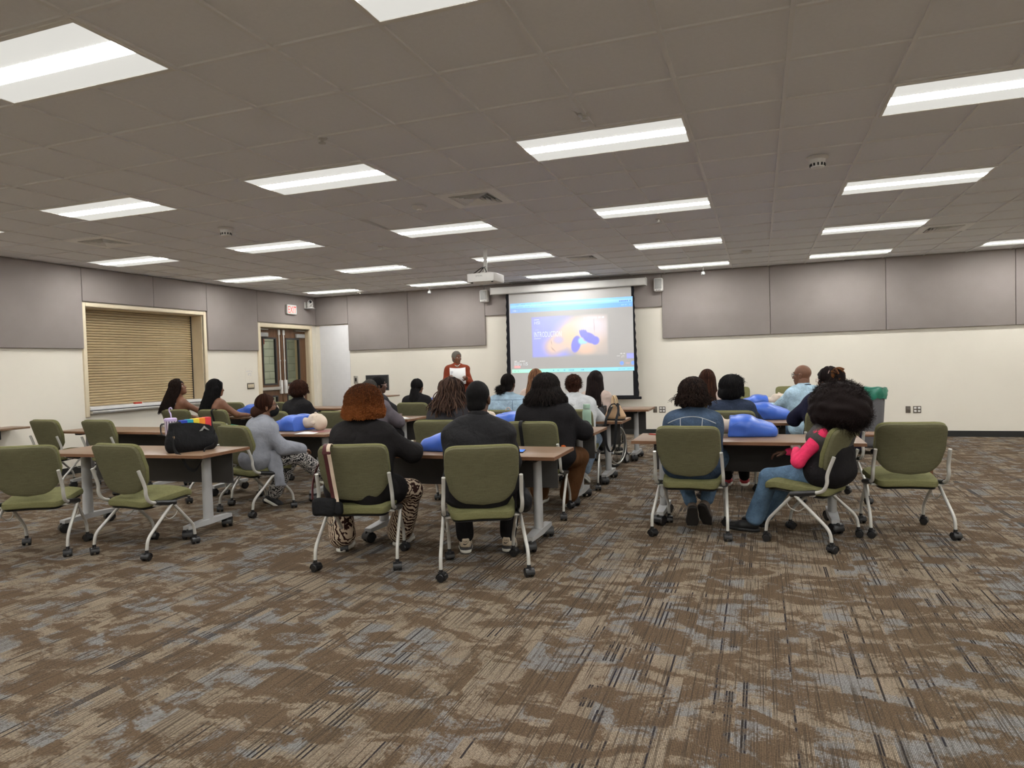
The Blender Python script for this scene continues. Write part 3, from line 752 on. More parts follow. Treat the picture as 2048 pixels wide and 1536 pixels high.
ln = MB().lathe([(0.0, 0.05), (0.034, 0.06), (0.034, 0.068), (0.0, 0.066)], 16, cap=False).build('lens', M['black_plastic'], pt)
ln.location = hd.location; ln.rotation_euler = hd.rotation_euler

def plate_front(name, x, z, lab, w_, n, dark, cat='socket'):
    o = thing(name, lab, cat, (x, YF, z))
    MB().rbox((-w_ / 2, -0.008, -0.058), (w_ / 2, 0, 0.058), 0.004).build('plate', M['bronze'] if dark else M['steel'], o)
    for k in range(n):
        for s in ((-0.026, 0.026) if n > 1 or w_ > 0.1 else (0,)):
            xx = (k - (n - 1) / 2) * 0.056
            MB().rbox((xx - 0.019, -0.012, s - 0.017), (xx + 0.019, -0.006, s + 0.017), 0.006).build('outlet', M['white_plastic'] if n > 1 else M['bronze'], o)
M['bronze'] = plain('bronze plate', (0.13, 0.11, 0.09), 0.45, 0.4, 0.3)
plate_front('blank_wall_plate', -0.235, 0.475, 'narrow bronze wall plate low beside the screen', 0.075, 1, True)
plate_front('power_outlet', -0.10, 0.475, 'double power outlet with bronze plate low beside the screen', 0.12, 2, True)
plate_front('blank_wall_plate', 4.02, 0.457, 'narrow bronze wall plate low on the far right wall stretch', 0.075, 1, True)
plate_front('power_outlet', 4.155, 0.457, 'double power outlet with bronze plate on the far right wall stretch', 0.12, 2, True)
o = thing('wall_jack', 'small steel jack plate on the front wall beside the pale board', 'socket', (-6.82, YF, 1.17))
MB().rbox((-0.055, -0.008, -0.085), (0.055, 0, 0.085), 0.004).build('plate', M['steel'], o)
MB().rbox((-0.02, -0.011, -0.04), (0.02, -0.006, 0.04), 0.003).build('port', M['black_plastic'], o)
o = thing('light_switch', 'bronze four-gang light switch plate left of the double doors', 'switch', (XL, 11.235, 1.135))
MB().rbox((0, -0.10, -0.06), (0.008, 0.10, 0.06), 0.004).build('plate', M['bronze'], o)
for k in range(4): MB().rbox((0.006, -0.078 + k * 0.042, -0.036), (0.013, -0.048 + k * 0.042, 0.036), 0.003).build('rocker', M['trim'], o)
M['paper'] = plain('white paper', (0.80, 0.80, 0.79), 0.8, 0.15, var=0.015)
M['faint'] = plain('faint grey print', (0.60, 0.59, 0.62), 0.8, 0.1, var=0.1)
o = thing('wall_notice', 'faint white paper notice taped above the light switch', 'notice', (XL, 11.20, 1.22))
MB().box((0.001, -0.10, 0.0), (0.003, 0.12, 0.28)).build('sheet', M['wall'], o)
for k in range(9):
    y = -0.07 + 0.13 * rng.random(); z = 0.09 + 0.13 * rng.random()
    MB().box((0.003, y, z), (0.0036, y + 0.03, z + 0.012)).build('print_mark', M['faint'], o)
# ================================================================== CHAIRS
def pad(a, b, c, e2=0.28, e1=0.45, warp=None, nu=36, nv=12):
    """superellipsoid cushion: half sizes a,b (outline) and c (thickness)"""
    V, F = [], []
    def sp(x, e): return math.copysign(abs(x) ** e, x)
    for i in range(nv + 1):
        th = -math.pi / 2 + math.pi * i / nv
        for j in range(nu):
            ph = 2 * math.pi * j / nu
            p = Vector((a * sp(math.cos(th), e1) * sp(math.cos(ph), e2), b * sp(math.cos(th), e1) * sp(math.sin(ph), e2), c * sp(math.sin(th), e1)))
            V.append(warp(p) if warp else p)
    for i in range(nv):
        for j in range(nu): F.append((i * nu + j, i * nu + (j + 1) % nu, (i + 1) * nu + (j + 1) % nu, (i + 1) * nu + j))
    return V, F
def seat_warp(p):
    y = p.y; z = p.z
    z += 0.440 - 0.030 * (p.x / 0.235) ** 2 * 0.35
    z += 0.022 * math.sin((y + 0.05) * 6.0)
    if y > 0.12: z -= 0.9 * (y - 0.12) ** 2 * 2.2
    w_ = 1.0 - 0.10 * max(0, -y / 0.24)
    return Vector((p.x * w_, y + 0.035, z))
LEAN = R(17)
def back_warp(off, grow):
    def f(p):
        # p.x across, p.y up (outline), p.z thickness
        u = (p.y + 0.205) / 0.41
        w_ = grow * (1.0 - 0.30 * (max(0.0, 0.40 - u) / 0.40) ** 1.8)
        x = p.x * w_
        h = p.y + 0.050 * (x / 0.25) ** 2 * max(0.0, 1 - 2 * u) + 0.010 * (1 - (x / 0.25) ** 2) * max(0.0, 2 * u - 1)
        y = p.z + off + 0.55 * x * x + 0.035 * (1 - u) * u
        hh = h + 0.205
        return Vector((x, -0.175 - math.sin(LEAN) * hh + y * math.cos(LEAN), 0.493 + math.cos(LEAN) * hh + y * math.sin(LEAN)))
    return f
def make_caster(mb, x, y, rz=0.0, s=1.0):
    """black hooded twin-wheel caster standing on z=0"""
    c, s_ = math.cos(rz), math.sin(rz)
    mm = Matrix.Translation((x, y, 0)) @ Matrix.Rotation(rz, 4, 'Z') @ Matrix.Scale(s, 4)
    def put(fn):
        t_ = MB(); fn(t_)
        mb.add([mm @ Vector(v) for v in t_.v], t_.f, True)
    for sx in (-1, 1):
        put(lambda t_: t_.lathe([(0.0, 0.006), (0.020, 0.008), (0.028, 0.012), (0.0285, 0.026), (0.024, 0.031), (0.0, 0.032)] if sx > 0 else [(0.0, -0.032), (0.024, -0.031), (0.0285, -0.026), (0.028, -0.012), (0.020, -0.008), (0.0, -0.006)], 16, (0, -0.006, 0.0285), 'X', False))
    put(lambda t_: t_.rbox((-0.008, -0.03, 0.02), (0.008, 0.022, 0.068), 0.006))
    V, F = [], []; n = 9
    for i in range(n):
        a = R(-10) + R(200) * i / (n - 1)
        for x_ in (-0.030, 0.030): V.append((x_, -0.006 + 0.033 * math.cos(a), 0.0285 + 0.034 * math.sin(a)))
    for i in range(n - 1): F.append((2 * i, 2 * i + 1, 2 * i + 3, 2 * i + 2))
    mb.add([mm @ Vector(v) for v in V], F, True)
    put(lambda t_: t_.lathe([(0.014, 0.055), (0.014, 0.082), (0.0, 0.083)], 12, cap=False))
def make_chair():
    t_ = thing('nesting_chair', '', 'chair')
    V, F = pad(0.240, 0.250, 0.041, 0.30, 0.5, seat_warp); MB().add(V, F, True).build('seat', M['green'], t_)
    V, F = pad(0.225, 0.225, 0.012, 0.30, 0.5, lambda p: seat_warp(p) - Vector((0, 0, 0.040))); MB().add(V, F, True).build('seat_pan', M['black_plastic'], t_)
    V, F = pad(0.252, 0.208, 0.027, 0.26, 0.5, back_warp(0.016, 1.0)); MB().add(V, F, True).build('backrest', M['green'], t_)
    V, F = pad(0.250, 0.206, 0.024, 0.25, 0.45, back_warp(-0.014, 1.0)); bp = MB().add(V, F, True).build('back_panel', M['green_back'], t_)
    for s in (-1, 1):
        x = s * 0.262
        pts = fillet([(x, -0.10, 0.415), (x, -0.19, 0.433), (x * 1.02, -0.222, 0.50), (x * 1.0, -0.215, 0.555), (x * 0.985, -0.268, 0.695)], 0.05, 5)
        MB().tube(pts, 0.0135, 10).build('back_support', M['chair_metal'], t_)
        MB().tube([(x, 0.05, 0.392), (x, 0.0, 0.398), (x, -0.135, 0.423)], [0.021, 0.023, 0.019], 10).build('hinge_bracket', M['black_plastic'], t_)
        MB().rbox((x - 0.06 if s > 0 else x, -0.09, 0.395), (x if s > 0 else x + 0.06, 0.02, 0.41), 0.004).build('bracket_arm', M['black_plastic'], t_)
        for fr in (1, -1):
            ey = 0.255 if fr > 0 else -0.255; exx = s * (0.238 if fr > 0 else 0.294)
            xi = s * (0.25 if fr > 0 else 0.268)
            pts = fillet([(xi, 0.024 + fr * 0.006, 0.392), (exx, ey - fr * 0.012, 0.165), (exx, ey, 0.075)], 0.055, 6)
            lg = MB().tube(pts, 0.0125, 10).build('leg', M['chair_metal'], t_)
            cb = MB(); make_caster(cb, exx, ey, R(25 * s * fr + 40)); cb.build('caster', M['black_plastic'], lg)
        MB().tube(curve_pts([(s * 0.247, 0.085, 0.325), (s * 0.245, 0.06, 0.285), (s * 0.25, 0.0, 0.268), (s * 0.262, -0.05, 0.30), (s * 0.27, -0.062, 0.325)], 5), 0.0035, 6).build('wire_loop', M['chair_metal'], t_)
    for y in (0.03, -0.10): MB().rbox((-0.255, y - 0.018, 0.385), (0.255, y + 0.018, 0.40), 0.005).build('cross_bar', M['chair_metal'], t_)
    return t_
chair_proto = make_chair(); chair_used = [False]
def chair(x, y, rz, lab):
    o = chair_proto if not chair_used[0] else dup(chair_proto)
    chair_used[0] = True
    o.location = (x, y, 0); o.rotation_euler = (0, 0, R(rz)); o['label'] = lab; o['group'] = 'green nesting chairs'
    return o
for a in (
    (-1.13, 4.56, 17, 'green nesting chair with a striped bag strap over its back'),
    (-0.20, 4.60, 25, 'green nesting chair under the man in the black jacket, nearest seat of the middle block'),
    (1.115, 5.995, -2, 'green nesting chair under the person in the dark denim jacket'),
    (2.01, 5.92, 66, 'green nesting chair turned sideways under the person with pink sleeves'),
    (2.71, 6.37, 7, 'empty green nesting chair standing alone at the far right'),
    (-3.08, 4.40, -3, 'empty green nesting chair in front of the table with the black tote bag'),
    (-3.94, 4.14, 30, 'empty green nesting chair cut by the left edge of the photo'),
    (-3.23, 5.90, -17, 'green nesting chair under the person in the grey cardigan'),
    (-3.98, 6.28, 0, 'empty green nesting chair behind the black tote bag'),
    (-6.78, 6.52, -4, 'empty green nesting chair at the left end of the side table, nearest the wall'),
    (-5.86, 6.50, -3, 'empty green nesting chair at the right end of the side table by the shutter'),
    (-6.45, 8.25, 0, 'green nesting chair under the person with long curly brown hair'),
    (-5.72, 8.20, 0, 'green nesting chair with a dark strap under the person in the green top'),
    (-4.36, 7.82, -4, 'green nesting chair beside the person in the black top with dark bobbed hair'),
    (-3.42, 7.80, 4, 'green nesting chair with a black strap behind the orange-haired person'),
    (-1.36, 6.52, 2, 'green nesting chair seen between the orange-haired person and the man in black'),
    (-0.34, 6.38, 2, 'green nesting chair with a black strap under the person in the wide black sweater'),
    (-0.36, 7.86, 3, 'green nesting chair under the person in the pale grey hoodie'),
    (-1.22, 7.86, 0, 'green nesting chair under the person in the light denim jacket with a bun'),
    (-3.18, 9.45, 0, 'green nesting chair under the person with black braids in the front row'),
    (-3.92, 9.45, 0, 'green nesting chair under the person with glasses beside the monitor'),
    (-6.05, 9.95, 0, 'empty green nesting chair in the front left row, seen past the masked person'),
    (-6.95, 9.95, 0, 'empty green nesting chair in the front left row nearest the counter'),
    (-6.22, 12.35, 172, 'empty green nesting chair against the front wall beside the pale board'),
    (1.36, 7.62, 0, 'green nesting chair under the person in the navy denim jacket'),
    (2.28, 7.62, 8, 'green nesting chair under the person with the reddish braided updo'),
    (1.00, 9.25, 0, 'green nesting chair under the person with long straight brown hair'),
    (2.22, 9.45, 14, 'green nesting chair under the bald man in the pale blue shirt'),
    (1.22, 12.85, 176, 'empty green nesting chair against the front wall, left of the bald man'),
    (2.16, 12.75, 180, 'empty green nesting chair against the front wall just behind the bald man'),
    (-1.22, 9.30, 0, 'green nesting chair under the person with long light brown hair'),
): chair(*a)

# ================================================================== TABLES
def make_table(hl=0.915):
    t_ = thing('folding_table', '', 'table')
    MB().rbox((-hl, -0.308, 0.710), (hl, 0.308, 0.737), 0.006).build('tabletop', M['tabletop'], t_)
    e = MB()
    for a, b in (((-hl - 0.002, -0.310, 0.709), (hl + 0.002, -0.304, 0.7345)), ((-hl - 0.002, 0.304, 0.709), (hl + 0.002, 0.310, 0.7345)), ((-hl - 0.002, -0.304, 0.709), (-hl + 0.004, 0.304, 0.7345)), ((hl - 0.004, -0.304, 0.709), (hl + 0.002, 0.304, 0.7345))): e.box(a, b)
    e.build('edge_band', M['table_edge'], t_)
    for s in (-1, 1):
        x = s * (hl - 0.225)
        lg = MB(); prof = [(0.036 * math.cos(2 * math.pi * k / 16), 0.052 * math.sin(2 * math.pi * k / 16)) for k in range(16)]
        V = [(x + p, q, 0.105) for p, q in prof] + [(x + p * 0.92, q * 0.92, 0.675) for p, q in prof]
        lg.add(V, [(k, (k + 1) % 16, 16 + (k + 1) % 16, 16 + k) for k in range(16)], True)
        leg = lg.build('leg', M['table_metal'], t_)
        f = MB(); V = []
        for (y, zt, zb, hw) in ((-0.275, 0.118, 0.088, 0.030), (-0.20, 0.122, 0.086, 0.034), (0.0, 0.132, 0.082, 0.040), (0.20, 0.122, 0.086, 0.034), (0.275, 0.118, 0.088, 0.030)):
            V += [(x - hw, y, zb), (x + hw, y, zb), (x + hw, y, zt), (x - hw, y, zt)]
        F = []
        for k in range(4):
            o = 4 * k
            for q in range(4): F.append((o + q, o + (q + 1) % 4, o + 4 + (q + 1) % 4, o + 4 + q))
        F += [(3, 2, 1, 0), (16, 17, 18, 19)]
        f.add(V, F); f.build('foot_bar', M['table_metal'], t_)
        for y in (-0.245, 0.245):
            cb = MB(); make_caster(cb, x, y, R(30 * s), 1.42); cb.build('caster', M['black_plastic'], t_)
        MB().rbox((x - 0.05, -0.17, 0.672), (x + 0.05, 0.17, 0.709), 0.012).build('top_bracket', M['black_plastic'], t_)
        MB().rbox((x - s * 0.30 - 0.05, -0.16, 0.680), (x - s * 0.30 + 0.05, -0.06, 0.709), 0.010).build('tilt_latch', M['black_plastic'], t_)
    MB().rbox((-hl + 0.275, -0.02, 0.690), (hl - 0.275, 0.03, 0.709), 0.004).build('under_rail', M['black_plastic'], t_)
    MB().rbox((-hl + 0.115, 0.205, 0.41), (hl - 0.115, 0.220, 0.700), 0.005).build('modesty_panel', M['modesty'], t_)
    MB().rbox((-0.12, 0.198, 0.650), (-0.03, 0.206, 0.678), 0.003, 1).build('cable_plate', M['grey_plastic'], t_)
    return t_
table_proto = make_table(); table_used = [False]
def table(x, y, rz, lab, z=0.0):
    o = table_proto if not table_used[0] else dup(table_proto)
    table_used[0] = True
    o.location = (x, y, z); o.rotation_euler = (0, 0, R(rz)); o['label'] = lab; o['group'] = 'folding seminar tables'
    return o
for a in (
    (-0.70, 5.295, 1, 'brown seminar table in front of the two nearest people'),
    (-3.70, 4.95, 3, 'brown seminar table carrying the black tote bag'),
    (-3.62, 6.68, -1, 'brown seminar table with a training manikin beside the grey cardigan'),
    (-5.93, 6.74, 0, 'brown seminar table before the shutter with two empty chairs'),
    (1.515, 6.40, 0, 'brown seminar table nearest on the right, between denim jacket and pink sleeves'),
    (-0.79, 7.02, 0, 'brown seminar table carrying the mint green bottle'),
    (-0.75, 8.24, 0, 'brown seminar table carrying the tan handbag'),
    (-0.73, 10.12, 0, 'brown seminar table nearest the screen, right end empty'),
    (-3.62, 8.48, 0, 'brown seminar table with an open white notebook'),
    (-4.05, 10.05, 0, 'brown seminar table in front of the braided person'),
    (-6.10, 8.88, 0, 'brown seminar table in front of the person in the green top'),
    (-6.10, 10.75, 0, 'brown seminar table farthest left, nearest the double doors'),
): table(*a)
bn = thing('low_bench', 'low brown wooden bench between the lone empty chair and the grey bin', 'bench', (3.00, 9.10, 0))
MB().rbox((-0.50, -0.16, 0.475), (0.50, 0.16, 0.505), 0.006).build('top', M['table_edge'], bn)
for sx in (-0.44, 0.44):
    for sy in (-0.12, 0.12): MB().rbox((sx - 0.025, sy - 0.025, 0.0), (sx + 0.025, sy + 0.025, 0.475), 0.004).build('leg', M['table_edge'], bn)
for x, y, lab in ((1.42, 8.12, 'shorter brown seminar table second from the front on the right'), (1.40, 9.98, 'shorter brown seminar table third back on the right, before the bald man')):
    o = make_table(0.61); o.location = (x, y, 0); o['label'] = lab; o['group'] = 'folding seminar tables'
lg_ = thing('wall_ledge', 'brown wooden ledge on the side wall at the left edge of the photo', 'ledge', (XL, 5.6, 0))
MB().rbox((0.0, -1.1, 0.758), (0.36, 0.98, 0.785), 0.006).build('top', M['tabletop'], lg_)
for y in (-0.9, 0.0, 0.62): MB().rbox((0.0, y - 0.02, 0.64), (0.30, y + 0.02, 0.758), 0.01).build('bracket', M['black_plastic'], lg_)

# wait for people: seats and tables above are where they lean
# ================================================================== OBJECTS ON THE FLOOR
M['bin_grey'] = plain('grey bin plastic', (0.135, 0.137, 0.148), 0.5, 0.35, var=0.05)
M['liner'] = plain('green bin liner film', (0.012, 0.16, 0.105), 0.28, 0.6, var=0.2, vscale=14)
tb = thing('rubbish_bin', 'large grey rubbish bin with a green liner by the front wall', 'bin', (3.03, 11.2, 0))
MB().lathe([(0.0, 0.125), (0.245, 0.125), (0.262, 0.16), (0.305, 0.82), (0.315, 0.92), (0.30, 0.92), (0.29, 0.82), (0.0, 0.78)], 32, cap=False).build('barrel', M['bin_grey'], tb)
V, F = [], []; n = 72; prof = [(0.285, 0.80), (0.292, 0.925), (0.322, 0.938), (0.332, 0.90), (0.330, 0.85), (0.322, 0.785)]
for i, (r_, z) in enumerate(prof):
    for j in range(n):
        a = 2 * math.pi * j / n; wv = 0.010 * math.sin(9 * a + i * 1.3) + 0.006 * math.sin(23 * a - i * 2.1)
        V.append(((r_ + (wv if i > 1 else 0)) * math.cos(a), (r_ + (wv if i > 1 else 0)) * math.sin(a), z + (0.012 * math.sin(5 * a) + 0.01 * math.sin(17 * a) if i in (4, 5) else 0.006 * math.sin(11 * a))))
for i in range(len(prof) - 1):
    for j in range(n): F.append((i * n + j, i * n + (j + 1) % n, (i + 1) * n + (j + 1) % n, (i + 1) * n + j))
MB().add(V, F, True).build('liner', M['liner'], tb)
MB().lathe([(0.0, 0.10), (0.27, 0.10), (0.28, 0.125), (0.0, 0.126)], 28, cap=False).build('dolly', M['dark_plastic'], tb)
for k in range(5):
    a = 2 * math.pi * k / 5 + 0.4
    cb = MB(); make_caster(cb, 0.22 * math.cos(a), 0.22 * math.sin(a), a, 1.2); cb.build('caster', M['black_plastic'], tb)

ld = thing('monitor_stand', 'narrow stand with a small wooden shelf under the dark monitor', 'stand', (-5.42, 11.9, 0))
MB().rbox((-0.30, -0.20, 0.86), (0.42, 0.22, 0.885), 0.005).build('shelf', M['tabletop'], ld)
MB().rbox((-0.10, -0.08, 0.03), (0.08, 0.08, 0.86), 0.01).build('post', M['dark_plastic'], ld)
MB().rbox((-0.28, -0.22, 0.0), (0.26, 0.22, 0.03), 0.01).build('base', M['dark_plastic'], ld)
mo = thing('computer_monitor', 'dark flat monitor standing behind the people near the front wall', 'monitor', (-5.36, 11.9, 0.885), R(8))
MB().rbox((-0.235, -0.03, 0.095), (0.235, 0.01, 0.40), 0.006).build('case', M['dark_plastic'], mo)
MB().box((-0.222, -0.0315, 0.112), (0.222, -0.0295, 0.386)).build('display', M['glass_dark'], mo)
MB().rbox((-0.025, -0.01, 0.0), (0.025, 0.02, 0.10), 0.006).build('neck', M['black_plastic'], mo)
MB().rbox((-0.11, -0.08, 0.0), (0.11, 0.08, 0.012), 0.005).build('foot', M['black_plastic'], mo)

# wheelchair in the front row
wc = thing('wheelchair', 'wheelchair with spoked wheels at the right end of the front row', 'wheelchair', (-0.46, 9.36, 0), R(-16))
M['tyre'] = plain('black tyre', (0.012, 0.012, 0.013), 0.6, 0.35)
for s in (-1, 1):
    wm = MB(); rr = 0.30
    c_ = (s * 0.285, 0.0, rr)
    def ring(rad, x): return [(x, rad * math.cos(2 * math.pi * k / 36), rr + rad * math.sin(2 * math.pi * k / 36)) for k in range(36)]
    ty = MB().tube(ring(0.283, s * 0.285), 0.017, 8, False, True).build('wheel', M['tyre'], wc)
    MB().tube(ring(0.262, s * 0.285), 0.008, 6, False, True).build('rim', M['steel'], ty)
    MB().tube(ring(0.245, s * 0.325), 0.010, 8, False, True).build('hand_rim', M['steel'], ty)
    MB().lathe([(0.0, -0.03), (0.03, -0.03), (0.03, 0.03), (0.0, 0.03)], 12, (s * 0.285, 0, rr), 'X', False).build('hub', M['steel'], ty)
    sp = MB()
    for k in range(14):
        a = 2 * math.pi * k / 14; sp.tube([(s * 0.285, 0.02 * math.cos(a), rr + 0.02 * math.sin(a)), (s * 0.285, 0.26 * math.cos(a + 0.15), rr + 0.26 * math.sin(a + 0.15))], 0.002, 4, False)
    sp.build('spokes', M['steel'], ty)
    fw = MB().tube([(s * 0.24, 0.42 + 0.058 * math.cos(2 * math.pi * k / 16), 0.075 + 0.058 * math.sin(2 * math.pi * k / 16)) for k in range(16)], 0.016, 8, False, True).build('front_caster', M['tyre'], wc)
    MB().lathe([(0.0, -0.012), (0.05, -0.012), (0.05, 0.012), (0.0, 0.012)], 14, (s * 0.24, 0.42, 0.075), 'X', False).build('caster_disc', M['grey_plastic'], fw)
    MB().tube(fillet([(s * 0.25, -0.17, 0.84), (s * 0.25, -0.17, 0.30), (s * 0.25, 0.0, 0.28), (s * 0.24, 0.42, 0.30), (s * 0.24, 0.42, 0.13)], 0.05), 0.012, 8).build('frame_tube', M['dark_plastic'], wc)
    MB().tube(fillet([(s * 0.25, -0.16, 0.68), (s * 0.25, 0.28, 0.68), (s * 0.25, 0.30, 0.30)], 0.05), 0.012, 8).build('arm_tube', M['dark_plastic'], wc)
    MB().tube([(s * 0.25, -0.17, 0.83), (s * 0.25, -0.27, 0.835)], 0.016, 8).build('push_handle', M['black_plastic'], wc)
    MB().rbox((s * 0.25 - 0.012, -0.12, 0.30), (s * 0.25 + 0.012, 0.24, 0.60), 0.01).build('side_guard', M['dark_plastic'], wc)
MB().rbox((-0.24, -0.17, 0.41), (0.24, 0.27, 0.47), 0.02).build('seat', M['dark_plastic'], wc)
MB().rbox((-0.24, -0.20, 0.50), (0.24, -0.17, 0.82), 0.012).build('backrest', M['dark_plastic'], wc)
MB().rbox((-0.22, 0.44, 0.10), (0.22, 0.60, 0.115), 0.005).build('footplate', M['dark_plastic'], wc)

# ================================================================== SIGNED DISTANCE FIELD MODELLER
class Field:
    """smooth union of tapered limbs and ellipsoids, meshed with surface nets"""
    def __init__(self, lo, hi, h):
        self.lo = np.array(lo, float); self.h = h
        self.n = np.maximum(4, np.ceil((np.array(hi) - self.lo) / h).astype(int) + 1)
        self.f = np.full(self.n, 0.5, np.float32)
        self.ax = [self.lo[i] + h * np.arange(self.n[i]) for i in range(3)]
    def sl(self, lo, hi):
        out = []
        for i in range(3):
            a = int(max(0, math.floor((lo[i] - self.lo[i]) / self.h))); b = int(min(self.n[i], math.ceil((hi[i] - self.lo[i]) / self.h) + 1))
            if b <= a: return None
            out.append(slice(a, b))
        return tuple(out)
    def pts(self, s): return np.meshgrid(self.ax[0][s[0]], self.ax[1][s[1]], self.ax[2][s[2]], indexing='ij')
    def put(self, s, d, k):
        cur = self.f[s]
        if k <= 0: self.f[s] = np.minimum(cur, d); return
        hh = np.clip(0.5 + 0.5 * (cur - d) / k, 0, 1)
        self.f[s] = cur * (1 - hh) + d * hh - k * hh * (1 - hh)
    def limb(self, a, b, ra, rb, k=0.03, side=None, wa=0.0, wb=0.0):
        a = np.array(a, float); b = np.array(b, float); r_ = max(ra + wa, rb + wb) + k + 2 * self.h
        s = self.sl(np.minimum(a, b) - r_, np.maximum(a, b) + r_)
        if s is None: return self
        X, Y, Z = self.pts(s); ba = b - a; L2 = max(float(ba @ ba), 1e-9)
        px_, py_, pz_ = X - a[0], Y - a[1], Z - a[2]
        t_ = np.clip((px_ * ba[0] + py_ * ba[1] + pz_ * ba[2]) / L2, 0, 1)
        px_, py_, pz_ = px_ - t_ * ba[0], py_ - t_ * ba[1], pz_ - t_ * ba[2]
        if side is not None:
            sd = np.array(side, float); sd /= np.linalg.norm(sd)
            q = px_ * sd[0] + py_ * sd[1] + pz_ * sd[2]; w_ = wa + (wb - wa) * t_; c = np.clip(q, -w_, w_)
            px_, py_, pz_ = px_ - c * sd[0], py_ - c * sd[1], pz_ - c * sd[2]
        self.put(s, np.sqrt(px_ ** 2 + py_ ** 2 + pz_ ** 2) - (ra + (rb - ra) * t_), k); return self
    def _ell(self, c, rad, rot, k):
        c = np.array(c, float); rad = np.array(rad, float); m_ = rad.max() + abs(k) + 2 * self.h
        s = self.sl(c - m_, c + m_)
        if s is None: return None, None
        X, Y, Z = self.pts(s); P = np.stack([X - c[0], Y - c[1], Z - c[2]], -1)
        if rot is not None: P = P @ np.array(rot)
        k0 = np.sqrt(((P / rad) ** 2).sum(-1)); k1 = np.sqrt(((P / rad ** 2) ** 2).sum(-1))
        return s, np.where(k1 > 1e-9, k0 * (k0 - 1) / np.maximum(k1, 1e-9), -rad.min())
    def ell(self, c, rad, k=0.02, rot=None):
        s, d = self._ell(c, rad, rot, k)
        if s is not None: self.put(s, d, k)
        return self
    def cut_ell(self, c, rad, k=0.01, rot=None):
        s, d = self._ell(c, rad, rot, k)
        if s is not None:
            cur = self.f[s]; d = -d; hh = np.clip(0.5 - 0.5 * (cur - d) / max(k, 1e-6), 0, 1)
            self.f[s] = cur * (1 - hh) + d * hh + k * hh * (1 - hh)
        return self
    def cut_plane(self, p, nrm, k=0.0):
        """keep the side the normal points away from"""
        nrm = np.array(nrm, float); nrm /= np.linalg.norm(nrm); p = np.array(p, float)
        X, Y, Z = self.pts((slice(None),) * 3)
        d = (X - p[0]) * nrm[0] + (Y - p[1]) * nrm[1] + (Z - p[2]) * nrm[2]
        self.f = np.maximum(self.f, d.astype(np.float32)); return self
    def wobble(self, amp, freq, seed=0):
        g = np.random.default_rng(seed); X, Y, Z = self.pts((slice(None),) * 3); acc = 0
        for q in range(5):
            d = g.normal(size=3); d /= np.linalg.norm(d); fr = freq * (0.6 + 0.9 * g.random())
            acc = acc + np.sin((X * d[0] + Y * d[1] + Z * d[2]) * fr + 6.28 * g.random())
        self.f = self.f + (amp / 2.2 * acc).astype(np.float32); return self
    def mesh(self):
        f = self.f; f[0], f[-1], f[:, 0], f[:, -1], f[:, :, 0], f[:, :, -1] = [np.maximum(q, 0.01) for q in (f[0], f[-1], f[:, 0], f[:, -1], f[:, :, 0], f[:, :, -1])]
        s = f < 0; off = [(i, j, k) for i in (0, 1) for j in (0, 1) for k in (0, 1)]
        n = self.n
        def cor(A, o): return A[o[0]:n[0] - 1 + o[0], o[1]:n[1] - 1 + o[1], o[2]:n[2] - 1 + o[2]]
        cnt = sum(cor(s, o).astype(np.int8) for o in off)
        act = (cnt > 0) & (cnt < 8); I = np.argwhere(act)
        if len(I) == 0: return np.zeros((0, 3)), np.zeros((0, 4), int)
        idx = np.full(act.shape, -1, np.int64); idx[act] = np.arange(len(I))
        val = {o: f[I[:, 0] + o[0], I[:, 1] + o[1], I[:, 2] + o[2]] for o in off}
        acc = np.zeros((len(I), 3)); c = np.zeros(len(I))
        for a in off:
            for d in range(3):
                if a[d]: continue
                b = list(a); b[d] = 1; b = tuple(b); va, vb = val[a], val[b]; mk = (va < 0) != (vb < 0)
                t_ = np.where(mk, va / np.where(mk, va - vb, 1), 0)
                p = np.array(a, float)[None, :] + t_[:, None] * (np.array(b, float) - np.array(a, float))[None, :]
                acc += p * mk[:, None]; c += mk
        V = self.lo + self.h * (I + acc / c[:, None]); Fs = []
        for d in range(3):
            e, g = (d + 1) % 3, (d + 2) % 3
            sA = np.moveaxis(s, (d, e, g), (0, 1, 2)); iA = np.moveaxis(idx, (d, e, g), (0, 1, 2))
            lo_, hi_ = sA[:-1, 1:-1, 1:-1], sA[1:, 1:-1, 1:-1]; W = np.argwhere(lo_ != hi_)
            if len(W) == 0: continue
            i, j, k = W[:, 0], W[:, 1] + 1, W[:, 2] + 1
            q = np.stack([iA[i, j - 1, k - 1], iA[i, j, k - 1], iA[i, j, k], iA[i, j - 1, k]], 1)
            fl = ~lo_[W[:, 0], W[:, 1], W[:, 2]]; q[fl] = q[fl][:, ::-1]; Fs.append(q)
        F = np.concatenate(Fs); return V, F[(F >= 0).all(1)]
def relax(V, F, n=2, w_=0.5):
    """a few rounds of neighbour averaging"""
    for _ in range(n):
        S = np.zeros_like(V); C = np.zeros(len(V))
        for a, b in ((0, 1), (1, 2), (2, 3), (3, 0)):
            np.add.at(S, F[:, a], V[F[:, b]]); np.add.at(C, F[:, a], 1); np.add.at(S, F[:, b], V[F[:, a]]); np.add.at(C, F[:, b], 1)
        V = V * (1 - w_) + w_ * S / np.maximum(C, 1)[:, None]
    return V
def join(parts):
    Vs, Fs, o = [], [], 0
    for V, F in parts:
        Vs.append(V); Fs.append(F + o); o += len(V)
    return np.concatenate(Vs), np.concatenate(Fs)
def sdf_obj(name, VF, mat, parent=None, sm=2):
    V, F = VF
    if sm: V = relax(V, F, sm)
    me = mesh_np(name, V, F, True); me.materials.append(mat)
    return link(bpy.data.objects.new(name, me), parent)

